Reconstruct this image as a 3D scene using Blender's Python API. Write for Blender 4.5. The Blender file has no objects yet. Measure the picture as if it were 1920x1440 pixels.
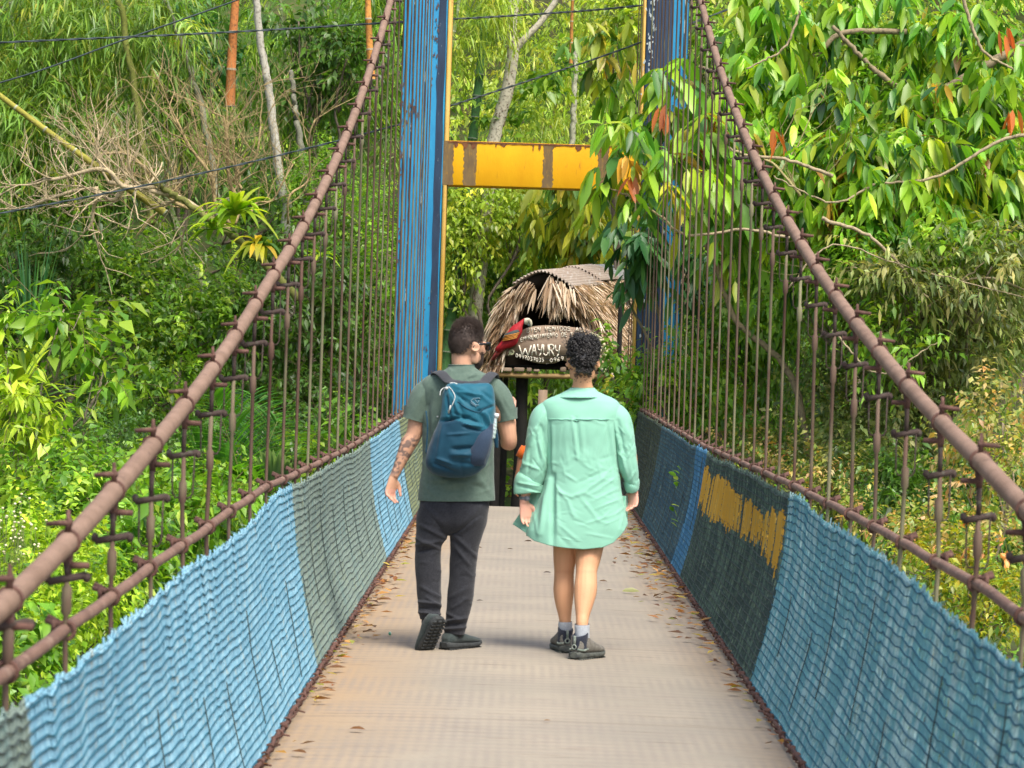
import bpy, math, random
import numpy as np
from mathutils import Vector, Matrix, Euler
random.seed(7)
rng = np.random.default_rng(11)
scene = bpy.context.scene
COL = scene.collection

# ------------------------------------------------------------------ camera
CAMH = 1.62
CPOS = np.array([0.0, 0.0, CAMH])
FPX = 5600.0
PITCH = math.atan(72 / FPX); YAW = math.atan(20 / FPX); ROLL = math.radians(1.8)
fwd = np.array([-math.sin(YAW) * math.cos(PITCH), math.cos(YAW) * math.cos(PITCH), -math.sin(PITCH)])
right0 = np.array([math.cos(YAW), math.sin(YAW), 0.0])
up0 = np.cross(right0, fwd)
cr, sr = math.cos(ROLL), math.sin(ROLL)
cam_right = right0 * cr + up0 * sr
cam_up = -right0 * sr + up0 * cr
cd = bpy.data.cameras.new('camera'); cam = bpy.data.objects.new('camera', cd); COL.objects.link(cam)
cd.sensor_width = 36; cd.lens = FPX / 1920 * 36; cd.clip_end = 600; cd.clip_start = 0.1
m = Matrix.Identity(4)
for i in range(3):
    m[i][0] = cam_right[i]; m[i][1] = cam_up[i]; m[i][2] = -fwd[i]; m[i][3] = CPOS[i]
cam.matrix_world = m
cd.dof.use_dof = True; cd.dof.focus_distance = 26.0; cd.dof.aperture_fstop = 10.0
scene.camera = cam

# ------------------------------------------------------------------ light
SUN_EL, SUN_AZ = 58.0, 150.0        # high, behind the camera and to the right (azimuth clockwise from +Y)
w = bpy.data.worlds.new('World'); scene.world = w; w.use_nodes = True
nt = w.node_tree; bg = nt.nodes['Background']
sky = nt.nodes.new('ShaderNodeTexSky'); sky.sky_type = 'NISHITA'; sky.sun_disc = False
sky.sun_elevation = math.radians(SUN_EL); sky.sun_rotation = math.radians(SUN_AZ)
sky.air_density = 1.0; sky.dust_density = 4.0; sky.ozone_density = 1.0
nt.links.new(sky.outputs[0], bg.inputs[0]); bg.inputs[1].default_value = 0.13
sd = bpy.data.lights.new('sun', 'SUN'); sun = bpy.data.objects.new('sun', sd); COL.objects.link(sun)
sd.energy = 2.2; sd.angle = math.radians(24); sd.color = (1.0, 0.95, 0.86)
az = math.radians(SUN_AZ); el = math.radians(SUN_EL)
sdir = Vector((math.sin(az) * math.cos(el), math.cos(az) * math.cos(el), math.sin(el)))
sun.rotation_euler = sdir.to_track_quat('Z', 'Y').to_euler()
scene.view_settings.view_transform = 'Standard'; scene.view_settings.look = 'None'
scene.view_settings.exposure = 1.05; scene.view_settings.gamma = 1.0
scene.cycles.max_bounces = 6; scene.cycles.transparent_max_bounces = 8
scene.cycles.diffuse_bounces = 3; scene.cycles.glossy_bounces = 2; scene.cycles.transmission_bounces = 4

# ------------------------------------------------------------------ pixel <-> place (1920 x 1440 photograph)
def ray(px, py):
    dx = px - 960.0; dy = py - 720.0
    u = dx * cr + dy * sr; v = -dx * sr + dy * cr
    return fwd * FPX + right0 * u - up0 * v
def P(px, py, Y):
    r = ray(px, py); return CPOS + r * (Y / r[1])
def pix(V):
    d = np.asarray(V, float) - CPOS
    z = d @ fwd; a = d @ cam_right; b = d @ cam_up
    return 960 + FPX * a / z, 720 - FPX * b / z

# ------------------------------------------------------------------ mesh building
class MB:
    def __init__(s): s.V = []; s.F = []; s.n = 0; s.C = []
    def add(s, V, F, col=None):
        V = np.asarray(V, float).reshape(-1, 3)
        s.V.append(V)
        if not isinstance(F, (list, tuple)) or (len(F) and not isinstance(F[0], np.ndarray)):
            F = [np.asarray(F, int)] if not (isinstance(F, list) and len({len(f) for f in F}) > 1) else \
                [np.array([f for f in F if len(f) == k], int) for k in sorted({len(f) for f in F})]
        for f in F:
            if len(f): s.F.append(f + s.n)
        c = np.ones((len(V), 3)) if col is None else np.broadcast_to(np.asarray(col, float), (len(V), 3))
        s.C.append(c); s.n += len(V)
        return s
    def build(s, name, mat=None, parent=None, smooth=True, color=False):
        me = bpy.data.meshes.new(name)
        V = np.concatenate(s.V); me.vertices.add(len(V)); me.vertices.foreach_set('co', V.ravel())
        ls = np.concatenate([f.ravel() for f in s.F]).astype(np.int32)
        sizes = np.concatenate([np.full(len(f), f.shape[1]) for f in s.F])
        me.loops.add(len(ls)); me.loops.foreach_set('vertex_index', ls)
        me.polygons.add(len(sizes))
        st = np.concatenate([[0], np.cumsum(sizes)[:-1]]).astype(np.int32)
        me.polygons.foreach_set('loop_start', st)
        me.update(calc_edges=True)
        if smooth: me.polygons.foreach_set('use_smooth', np.ones(len(sizes), bool))
        if color:
            ca = me.color_attributes.new('col', 'FLOAT_COLOR', 'POINT')
            c = np.concatenate(s.C); ca.data.foreach_set('color', np.c_[c, np.ones(len(c))].ravel())
        if mat: me.materials.append(mat)
        o = bpy.data.objects.new(name, me); COL.objects.link(o)
        if parent: o.parent = parent
        return o

def nrm(a):
    a = np.asarray(a, float); return a / np.maximum(np.linalg.norm(a, axis=-1, keepdims=True), 1e-9)
def smoothpath(pts, n):
    """Catmull-Rom through rows (any number of columns)"""
    p = np.asarray(pts, float); k = len(p)
    if k < 3:
        t = np.linspace(0, 1, n)[:, None]; return p[0] * (1 - t) + p[-1] * t
    q = np.vstack([2 * p[0] - p[1], p, 2 * p[-1] - p[-2]])
    t = np.linspace(0, k - 1 - 1e-9, n); i = t.astype(int); f = (t - i)[:, None]
    a, b, c, d = q[i], q[i + 1], q[i + 2], q[i + 3]
    return 0.5 * (2 * b + (c - a) * f + (2 * a - 5 * b + 4 * c - d) * f ** 2 + (3 * b - a - 3 * c + d) * f ** 3)
def tube(mb, pts, r, n=8, ry=None, ref=(0, 0, 1), caps=True, col=None, twist=0):
    """swept tube; r = half width along a (perp. to ref), ry = half width along the ref side"""
    p = np.asarray(pts, float); k = len(p)
    r = np.broadcast_to(np.asarray(r, float), (k,)); ry = r if ry is None else np.broadcast_to(np.asarray(ry, float), (k,))
    t = np.gradient(p, axis=0); t = nrm(t); ref = np.asarray(ref, float)
    b = ref - (t @ ref)[:, None] * t
    bad = np.linalg.norm(b, axis=1) < 0.15
    if bad.any():
        alt = np.array([1.0, 0, 0]) if abs(ref[0]) < 0.5 else np.array([0, 1.0, 0])
        b2 = alt - (t @ alt)[:, None] * t
        b = b2 if bad.mean() > .3 else np.where(bad[:, None], b2, b)
    b = nrm(b); a = np.cross(t, b)
    ph = np.linspace(0, 2 * math.pi, n, endpoint=False) + twist
    V = p[:, None] + a[:, None] * (r[:, None] * np.cos(ph))[..., None] + b[:, None] * (ry[:, None] * np.sin(ph))[..., None]
    V = V.reshape(-1, 3)
    i, j = np.meshgrid(np.arange(k - 1), np.arange(n), indexing='ij'); j2 = (j + 1) % n
    Q = np.stack([i * n + j, i * n + j2, (i + 1) * n + j2, (i + 1) * n + j], -1).reshape(-1, 4)
    F = [Q]
    if caps:
        V = np.vstack([V, p[0], p[-1]]); c0 = k * n; jj = np.arange(n); j3 = (jj + 1) % n
        F.append(np.concatenate([np.stack([np.full(n, c0), j3, jj], -1), np.stack([np.full(n, c0 + 1), (k - 1) * n + jj, (k - 1) * n + j3], -1)]))
    mb.add(V, F, col)
    return mb
def strands(mb, Pts, r, a, b, n=4, col=None):
    """Pts (S,K,3): many thin tubes with one fixed frame a,b"""
    S, K, _ = Pts.shape
    ph = np.linspace(0, 2 * math.pi, n, endpoint=False) + .4
    off = (np.cos(ph)[:, None] * np.asarray(a, float) + np.sin(ph)[:, None] * np.asarray(b, float))
    r = np.broadcast_to(np.asarray(r, float), (S, K))
    V = Pts[:, :, None] + off[None, None] * r[..., None, None]
    s, i, j = np.meshgrid(np.arange(S), np.arange(K - 1), np.arange(n), indexing='ij'); j2 = (j + 1) % n
    base = s * K * n
    Q = np.stack([base + i * n + j, base + i * n + j2, base + (i + 1) * n + j2, base + (i + 1) * n + j], -1).reshape(-1, 4)
    c = None if col is None else np.repeat(np.asarray(col).reshape(-1, 3), n, axis=0) if np.ndim(col) > 1 else col
    mb.add(V.reshape(-1, 3), [Q], c); return mb
BOXF = np.array([[0, 2, 3, 1], [4, 5, 7, 6], [0, 1, 5, 4], [2, 6, 7, 3], [0, 4, 6, 2], [1, 3, 7, 5]])
def box(mb, c, size, R=None, col=None):
    s = np.array([[x, y, z] for x in (-.5, .5) for y in (-.5, .5) for z in (-.5, .5)]) * np.asarray(size, float)
    if R is not None: s = s @ np.asarray(R, float).T
    mb.add(s + np.asarray(c, float), [BOXF], col); return mb
def ellip(mb, c, r, n=16, m_=10, R=None, col=None, e=1.0):
    th = np.linspace(0, math.pi, m_ + 1)[1:-1]; ph = np.linspace(0, 2 * math.pi, n, endpoint=False)
    T, Ph = np.meshgrid(th, ph, indexing='ij')
    f = lambda x: np.sign(x) * np.abs(x) ** e
    V = np.stack([f(np.sin(T)) * f(np.cos(Ph)), f(np.sin(T)) * f(np.sin(Ph)), f(np.cos(T))], -1).reshape(-1, 3)
    V = np.vstack([V, [0, 0, 1], [0, 0, -1]]) * np.asarray(r, float)
    if R is not None: V = V @ np.asarray(R, float).T
    k = m_ - 1; i, j = np.meshgrid(np.arange(k - 1), np.arange(n), indexing='ij'); j2 = (j + 1) % n
    Q = np.stack([i * n + j, (i + 1) * n + j, (i + 1) * n + j2, i * n + j2], -1).reshape(-1, 4)
    jj = np.arange(n); j3 = (jj + 1) % n
    T3 = np.concatenate([np.stack([np.full(n, k * n), jj, j3], -1), np.stack([np.full(n, k * n + 1), (k - 1) * n + j3, (k - 1) * n + jj], -1)])
    mb.add(V + np.asarray(c, float), [Q, T3], col); return mb
def rotz(a): c, s = math.cos(a), math.sin(a); return np.array([[c, -s, 0], [s, c, 0], [0, 0, 1.0]])
def euler(x, y, z): return np.array(Euler((math.radians(x), math.radians(y), math.radians(z))).to_matrix())

def _h(i, j, k):
    x = np.sin(i * 127.1 + j * 311.7 + k * 74.7) * 43758.5453
    return x - np.floor(x)
def vnoise(p):
    p = np.asarray(p, float); i = np.floor(p); f = p - i; f = f * f * (3 - 2 * f); r = 0
    for dx in (0, 1):
        for dy in (0, 1):
            for dz in (0, 1):
                wgt = (f[..., 0] if dx else 1 - f[..., 0]) * (f[..., 1] if dy else 1 - f[..., 1]) * (f[..., 2] if dz else 1 - f[..., 2])
                r = r + wgt * _h(i[..., 0] + dx, i[..., 1] + dy, i[..., 2] + dz)
    return r * 2 - 1

def tag(o, label=None, cat=None, group=None, kind=None):
    if label: o['label'] = label
    if cat: o['category'] = cat
    if group: o['group'] = group
    if kind: o['kind'] = kind
    return o
def empty(name, loc, label=None, cat=None, group=None, kind=None):
    o = bpy.data.objects.new(name, None); COL.objects.link(o); o.location = loc; o.empty_display_size = .2
    return tag(o, label, cat, group, kind)
def adopt(o, root):
    """parent o (built in world coordinates) to an Empty that is not at the origin"""
    o.parent = root; o.matrix_parent_inverse = Matrix.Translation(root.location).inverted() @ Matrix.Identity(4)
    return o

# ------------------------------------------------------------------ materials
def mat(name, c1, c2=None, c3=None, scale=4.0, rough=.7, spec=.4, metal=0.0, bump=0.0, bscale=30.0, stretch=(1, 1, 1), attr=False, lo=.35, hi=.65, lo3=.55, hi3=.7, scale3=None, transl=0.0, sheen=0.0, stretch3=None):
    M = bpy.data.materials.new(name); M.use_nodes = True; nt = M.node_tree; N = nt.nodes; L = nt.links
    bs = N['Principled BSDF']; bs.inputs['Roughness'].default_value = rough; bs.inputs['Metallic'].default_value = metal
    bs.inputs['Specular IOR Level'].default_value = spec
    if sheen: bs.inputs['Sheen Weight'].default_value = sheen
    tc = N.new('ShaderNodeTexCoord')
    def noise(sc, st, det=5.0):
        mp = N.new('ShaderNodeMapping'); mp.inputs['Scale'].default_value = st; L.new(tc.outputs['Object'], mp.inputs[0])
        n = N.new('ShaderNodeTexNoise'); n.inputs['Scale'].default_value = sc; n.inputs['Detail'].default_value = det; n.inputs['Roughness'].default_value = .62
        L.new(mp.outputs[0], n.inputs['Vector']); return n.outputs[0]
    def ramp(src, a, b):
        r = N.new('ShaderNodeMapRange'); r.inputs[1].default_value = a; r.inputs[2].default_value = b; L.new(src, r.inputs[0]); return r.outputs[0]
    def mix(fac, A, B, mode='MIX'):
        x = N.new('ShaderNodeMix'); x.data_type = 'RGBA'; x.blend_type = mode
        for s, v in ((x.inputs[0], fac), (x.inputs[6], A), (x.inputs[7], B)):
            if hasattr(v, 'node'): L.new(v, s)
            elif isinstance(v, (int, float)): s.default_value = v
            else: s.default_value = (*v, 1)
        return x.outputs[2]
    if attr:
        at = N.new('ShaderNodeAttribute'); at.attribute_name = 'col'; col = at.outputs['Color']
        if c1 is not None: col = mix(1.0, col, c1, 'MULTIPLY')
    else: col = c1
    if c2 is not None: col = mix(ramp(noise(scale, stretch), lo, hi), col, c2)
    if c3 is not None: col = mix(ramp(noise(scale3 or scale * 2.7, stretch3 or stretch), lo3, hi3), col, c3)
    if hasattr(col, 'node'): L.new(col, bs.inputs['Base Color'])
    else: bs.inputs['Base Color'].default_value = (*col, 1)
    if bump:
        bp = N.new('ShaderNodeBump'); bp.inputs['Strength'].default_value = min(1, bump); bp.inputs['Distance'].default_value = .01 * max(1, bump)
        L.new(noise(bscale, stretch, 4), bp.inputs['Height']); L.new(bp.outputs[0], bs.inputs['Normal'])
    if transl:
        tr = N.new('ShaderNodeBsdfTranslucent'); mx = N.new('ShaderNodeMixShader'); mx.inputs[0].default_value = transl
        tcx = mix(1.0, col, (1.35, 1.3, .55), 'MULTIPLY') if hasattr(col, 'node') else col
        if hasattr(tcx, 'node'): L.new(tcx, tr.inputs[0])
        else: tr.inputs[0].default_value = (*tcx, 1)
        L.new(bs.outputs[0], mx.inputs[1]); L.new(tr.outputs[0], mx.inputs[2]); L.new(mx.outputs[0], N['Material Output'].inputs[0])
    return M
RUST = (.16, .072, .045)
M = {
 'leaf': mat('leaf', None, attr=True, rough=.40, spec=.55, transl=.42, c2=None),
 'bark': mat('bark', None, attr=True, rough=.85, spec=.2, c3=(.05, .04, .03), scale3=26, lo3=.5, hi3=.75, bump=.5, bscale=40),
 'cable': mat('rusty_cable', (.25, .165, .12), (.18, .115, .08), (.085, .05, .04), scale=9, rough=.75, spec=.3, bump=.3, bscale=120, lo3=.6, hi3=.8),
 'dark_rust': mat('dark_rust', (.07, .05, .042), (.045, .03, .027), (.10, .10, .075), scale=14, rough=.85, spec=.2, bump=.4, bscale=90),
 'rust': mat('rust', (.135, .07, .055), (.075, .04, .032), (.19, .11, .085), scale=14, rough=.85, spec=.25, bump=.4, bscale=90),
 'rod': mat('hanger_rod_paint', (.15, .105, .075), (.10, .055, .04), (.20, .19, .11), scale=5, rough=.8, spec=.25, stretch=(1, 1, .35), scale3=3.1, lo3=.5, hi3=.62),
 'wire': mat('black_wire', (.035, .048, .052), (.06, .08, .085), scale=40, rough=.5),
}
# ------------------------------------------------------------------ bridge geometry
DX = 0.10                       # middle of the deck
DECK_END = 30.1; TOWER_Y = 35.0; BACK = -5.0
RX = {-1: -1.14, 1: 1.345}; BX = {-1: -0.955, 1: 1.15}
RZ = {-1: (np.array([-5, 6.7, 7.5, 9, 10.8, 13.2, 15.6, 19.6, 26.7, 35, 41]), np.array([.85, .85, .86, .89, .915, .95, .93, .91, .93, .96, .96])),
      1: (np.array([-5, 7.9, 8.7, 11.5, 15, 21.8, 33.7, 35, 41]), np.array([.93, .945, .965, .98, .975, .93, .945, .96, .96]))}
def rail_z(s, y): return np.interp(y, *RZ[s])
def cable_z(s, y):
    y = np.asarray(y, float); t = np.minimum(y, TOWER_Y) / 6.44
    h = .2998 * (t - .307) ** 2 if s < 0 else .282 * (t - .226) ** 2
    h = h - np.maximum(y - TOWER_Y, 0) * .22
    return rail_z(s, y) + h

# deck: metal plates laid on beams, covered in dust and dried mud
def deck_material():
    Mt = bpy.data.materials.new('dusty_deck'); Mt.use_nodes = True; nt = Mt.node_tree; N = nt.nodes; L = nt.links; bs = N['Principled BSDF']
    bs.inputs['Roughness'].default_value = .8; bs.inputs['Specular IOR Level'].default_value = .25
    tc = N.new('ShaderNodeTexCoord')
    def nz(sc, st=(1, 1, 1), d=5):
        mp = N.new('ShaderNodeMapping'); mp.inputs['Scale'].default_value = st; L.new(tc.outputs['Object'], mp.inputs[0])
        n = N.new('ShaderNodeTexNoise'); n.inputs['Scale'].default_value = sc; n.inputs['Detail'].default_value = d; L.new(mp.outputs[0], n.inputs[0]); return n.outputs[0]
    def rg(s, a, b, c=0, d=1):
        r = N.new('ShaderNodeMapRange'); r.inputs[1].default_value = a; r.inputs[2].default_value = b; r.inputs[3].default_value = c; r.inputs[4].default_value = d; L.new(s, r.inputs[0]); return r.outputs[0]
    def mx(f, A, B, mode='MIX'):
        x = N.new('ShaderNodeMix'); x.data_type = 'RGBA'; x.blend_type = mode
        for s, v in ((x.inputs[0], f), (x.inputs[6], A), (x.inputs[7], B)):
            if hasattr(v, 'node'): L.new(v, s)
            elif isinstance(v, float): s.default_value = v
            else: s.default_value = (*v, 1)
        return x.outputs[2]
    def mth(op, a, b=None):
        m_ = N.new('ShaderNodeMath'); m_.operation = op
        for s, v in ((m_.inputs[0], a), (m_.inputs[1], b)):
            if v is None: continue
            if hasattr(v, 'node'): L.new(v, s)
            else: s.default_value = v
        return m_.outputs[0]
    sep = N.new('ShaderNodeSeparateXYZ'); L.new(tc.outputs['Object'], sep.inputs[0]); X, Y = sep.outputs[0], sep.outputs[1]
    col = mx(rg(nz(1.1), .35, .65), (.325, .28, .215), (.27, .24, .19))
    # warm mud washed to both edges, more on the left
    edge = mth('ABSOLUTE', mth('SUBTRACT', X, .25))
    e = mth('ADD', edge, mth('MULTIPLY', mth('SUBTRACT', nz(.8, (1, .35, 1)), .5), .9))
    col = mx(rg(e, .55, 1.15), col, (.345, .245, .15))
    col = mx(rg(nz(5, (1, 3, 1)), .55, .75, 0, .55), col, (.23, .185, .155))
    # the tread: a fine grid of small raised squares, worn in patches
    def saw(v, k): return mth('ABSOLUTE', mth('SUBTRACT', mth('FRACT', mth('MULTIPLY', v, k)), .5))
    g = mth('MULTIPLY', rg(saw(X, 21.0), .1, .4), rg(saw(Y, 9.0), .1, .4))
    g2 = mth('MULTIPLY', rg(mth('ADD', saw(X, 21.0), mth('MULTIPLY', nz(30), .2)), .2, .5), rg(nz(2.3), .38, .6))
    g3 = mth('MULTIPLY', rg(mth('ADD', saw(Y, 9.0), mth('MULTIPLY', nz(30), .2)), .2, .5), rg(nz(1.7), .38, .6))
    col = mx(mth('MULTIPLY', g2, .38), col, (.22, .19, .165))
    col = mx(mth('MULTIPLY', g3, .34), col, (.22, .19, .165))
    # scuffs and joints
    col = mx(rg(nz(9, (.25, 2.2, 1), 8), .62, .72, 0, .7), col, (.15, .11, .085))
    col = mx(rg(saw(Y, .31), .49, .5, 0, .35), col, (.16, .12, .09))
    L.new(col, bs.inputs['Base Color'])
    bp = N.new('ShaderNodeBump'); bp.inputs['Strength'].default_value = .5; bp.inputs['Distance'].default_value = .004
    L.new(mth('ADD', mth('MULTIPLY', g, .6), nz(60)), bp.inputs['Height']); L.new(bp.outputs[0], bs.inputs['Normal'])
    return Mt
M['deck'] = deck_material()
mb = MB()
xs = np.linspace(BX[-1] - .02, BX[1] + .02, 28); ys = np.concatenate([np.arange(BACK, DECK_END, .15), [DECK_END]])
XX, YY = np.meshgrid(xs, ys, indexing='ij')
ZZ = .004 * vnoise(np.stack([XX * 1.3, YY * 1.1, XX * 0], -1)) - .012 * np.abs(XX - DX) ** 3
a = np.stack([XX, YY, ZZ], -1).reshape(-1, 3); ny = len(ys)
i, j = np.meshgrid(np.arange(len(xs) - 1), np.arange(ny - 1), indexing='ij')
Q = np.stack([i * ny + j, (i + 1) * ny + j, (i + 1) * ny + j + 1, i * ny + j + 1], -1).reshape(-1, 4)
mb.add(a, [Q])
bdr = a.copy(); bdr[:, 2] -= .07; mb.add(bdr, [Q[:, ::-1]])
N0 = len(a)
for idx in (np.arange(ny), np.arange((len(xs) - 1) * ny, len(xs) * ny), np.arange(0, len(xs) * ny, ny), np.arange(ny - 1, len(xs) * ny, ny)):
    mb.F.append(np.stack([idx[:-1], idx[1:], idx[1:] + N0, idx[:-1] + N0], -1))
deck = mb.build('bridge_deck', M['deck'], smooth=True); tag(deck, kind='structure')
# the deck goes on as a ramp down to the landing
mb = MB()
yr = np.linspace(DECK_END + .01, 36.2, 20)
for k in range(len(yr) - 1):
    z0, z1 = [-(1.05) * ((y - DECK_END) / 6.1) ** 1.0 - .05 for y in (yr[k], yr[k + 1])]
    mb.add([[-1, yr[k], z0], [1.2, yr[k], z0], [1.2, yr[k + 1], z1], [-1, yr[k + 1], z1], [-1, yr[k], z0 - .08], [1.2, yr[k], z0 - .08], [1.2, yr[k + 1], z1 - .08], [-1, yr[k + 1], z1 - .08]],
           [np.array([[0, 1, 2, 3], [7, 6, 5, 4], [0, 3, 7, 4], [1, 5, 6, 2]] + ([[0, 4, 5, 1]] if k == 0 else []))])
tag(mb.build('landing_ramp', M['deck'], smooth=False), kind='structure')
# cross beams under the deck
bm = mat('beam_steel', (.10, .06, .045), (.16, .09, .06), scale=8, rough=.85)
mb = MB()
for y in np.arange(BACK + .4, DECK_END, .85): box(mb, (DX, y, -.145), (2.72, .09, .12))
tag(mb.build('deck_beams', bm, smooth=False), 'rusty steel cross beams carrying the walkway from below', 'beams', kind='structure')

# ------------------------------------------------------------------ main cables, hand ropes
for s, side in ((-1, 'left'), (1, 'right')):
    y = np.arange(BACK, 41, .05); z = cable_z(s, y); x = np.full_like(y, RX[s])
    k = len(y); mb = MB()
    yf = np.concatenate([np.linspace(BACK, 5, 200, endpoint=False), np.arange(5, 27, .0045), np.linspace(27.05, 41, 400)]); r = .0262 + .0013 * np.sin(yf * 2 * math.pi / .024) * (yf < 27) + .0008 * vnoise(np.stack([yf * 1.7, yf * 0, yf * 0], -1))
    tube(mb, np.c_[np.full_like(yf, RX[s]), yf, cable_z(s, yf)], r, n=12, ref=(1, 0, 0))
    o = mb.build('suspension_cable', M['cable'])
    tag(o, f'thick rusty wire-wrapped suspension cable rising along the {side} side of the footbridge', 'cable')
    mb = MB(); yf = np.linspace(BACK, 36.5, 700)
    # each bay of the rail sags a hair between clamps
    zz = rail_z(s, yf) + .0015 * np.cos(yf * 2 * math.pi / .85)
    tube(mb, np.c_[RX[s] + .004 * np.sin(yf * 3.1), yf, zz], .0165, n=10, ref=(1, 0, 0))
    o = mb.build('hand_rail', mat('rail_rust_' + side, (.22, .13, .095), (.14, .078, .055), (.28, .19, .145), scale=7, rough=.8, bump=.3, bscale=80))
    tag(o, f'thin rusty pipe handrail above the {side} safety net', 'handrail')

# ------------------------------------------------------------------ hangers
def ring(mb, c, R_, r, axis, n=18, m_=6, a0=0, a1=2 * math.pi):
    axis = nrm(axis); u = nrm(np.cross(axis, [0, 0, 1.0]) if abs(axis[2]) < .9 else np.cross(axis, [1.0, 0, 0])); v = np.cross(axis, u)
    t = np.linspace(a0, a1, n + 1); pts = np.asarray(c) + R_ * (np.cos(t)[:, None] * u + np.sin(t)[:, None] * v)
    return tube(mb, pts, r, n=m_, ref=axis, caps=False)
def hanger(s, y, k, label):
    x = RX[s]; zr = float(rail_z(s, y)); zc = float(cable_z(s, y)); slope = float((cable_z(s, y + .05) - cable_z(s, y - .05)) / .1)
    ax = nrm([0, 1, slope]); nup = nrm([0, -slope, 1]); o = s      # o = outward
    root = empty('hanger', (x, y, zr), label, 'hanger rod', 'hanger rods between cable and handrail')
    jx = random.uniform(-.006, .006)
    mb = MB()                                                      # clamp: strap round the cable + bolt plate + side bolt
    ring(mb, (x, y, zc), .0288, .0055, ax)
    c = np.array([x, y, zc]); top = c + nup * .062
    tube(mb, [c + nup * .026, top + nup * .020], [.010, .005], n=6, ref=(1, 0, 0))
    tube(mb, [top - nup * .012 + np.array([o * .056, 0, -.006]), top - nup * .012 - np.array([o * .010, 0, 0])], [.007, .010], n=6)
    tube(mb, [c - nup * .028, c - nup * .085], [.016, .010], n=6, ref=(1, 0, 0))
    tube(mb, [c - nup * .06 - np.array([o * .055, 0, 0]), c - nup * .06], [.009, .011], n=6)
    adopt(mb.build('clamp', M['rust']), root)
    mb = MB(); zy = zc - .165                                      # yoke: short bar with a loop of thin rod under it
    f = min(1.0, max(.2, (zc - zr - .06) / .30)); zy = zc - .165 * f
    tube(mb, [[x - .045, y - .02, zy - .01], [x + .045, y + .02, zy + .006]], .0105, n=8)
    for q in (-1, 1): ellip(mb, (x + q * .047, y + q * .02, zy), (.011, .014, .014), 8, 6)
    if zc - zr > .30:
        for q in (-1, 1): tube(mb, [[x + q * .036, y + q * .01, zy], [x + q * .034, y + q * .01, zy - .13], [x + q * .026, y, zy - .147], [x, y, zy - .15]], .0032, n=5, ref=(0, 1, 0))
    tube(mb, [[x, y, zc - .08 * f], [x, y, zy]], .008, n=6, ref=(0, 1, 0))
    adopt(mb.build('yoke', M['dark_rust']), root)
    mb = MB()                                                      # rod
    rr = random.uniform(.0070, .0085)
    zt = zy - .005; zs = zt - min(.17, .4 * (zt - zr))
    lean = random.uniform(-.012, .012)
    tube(mb, [[x, y, zt], [x + jx * .3, y, zs + .04], [x, y, zs + .03], [x, y, zs - .03], [x, y, zs - .04], [x + jx, y, zr], [x + jx - o * .01, y, zr - .25], [x - o * .06, y, -.1]],
         [rr, rr, .014, .014, rr, rr, rr, rr], n=7, ref=(0, 1, 0))
    adopt(mb.build('rod', M['rod']), root)
    mb = MB()                                                      # hook round the handrail with its bolt ends outside
    cz = np.array([x, y, zr]); ring(mb, cz, .0225, .0065, (0, 1, 0))
    for q in (-1, 1): tube(mb, [cz + [o * .012, q * .014, .016], cz + [o * .05, q * .014, .030 + .004 * q]], [.0085, .008], n=6)
    box(mb, cz + [o * .028, 0, .012], (.012, .05, .034))
    adopt(mb.build('hook', M['rust']), root)
    return root
def ordn(k):
    o_ = ['first', 'second', 'third', 'fourth', 'fifth', 'sixth', 'seventh', 'eighth', 'ninth', 'tenth', 'eleventh', 'twelfth', 'thirteenth', 'fourteenth', 'fifteenth', 'sixteenth', 'seventeenth', 'eighteenth', 'nineteenth']
    if k <= 19: return o_[k - 1]
    t = {2: 'twenty', 3: 'thirty', 4: 'forty'}[k // 10]; tt = {2: 'twentieth', 3: 'thirtieth', 4: 'fortieth'}[k // 10]
    return tt if k % 10 == 0 else t + '-' + o_[k % 10 - 1]
YS = {}
for s, side, y0, n in ((-1, 'left', 6.72, 33), (1, 'right', 7.9, 32)):
    ysl = [y0 + .845 * k for k in range(n)] ; YS[s] = ysl
    tot = len(ysl)
    for k, y in enumerate(ysl):
        hanger(s, y + random.uniform(-.02, .02), k, f'rusty hanger rod, {ordn(k + 1)} along the {side} handrail counting from the photographer')
    for k in range(4):   # past the tower
        hanger(s, TOWER_Y + .9 + .845 * k, k, f'dark hanger rod beyond the {side} tower leg, {ordn(k + 1)} behind the leg')

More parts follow.
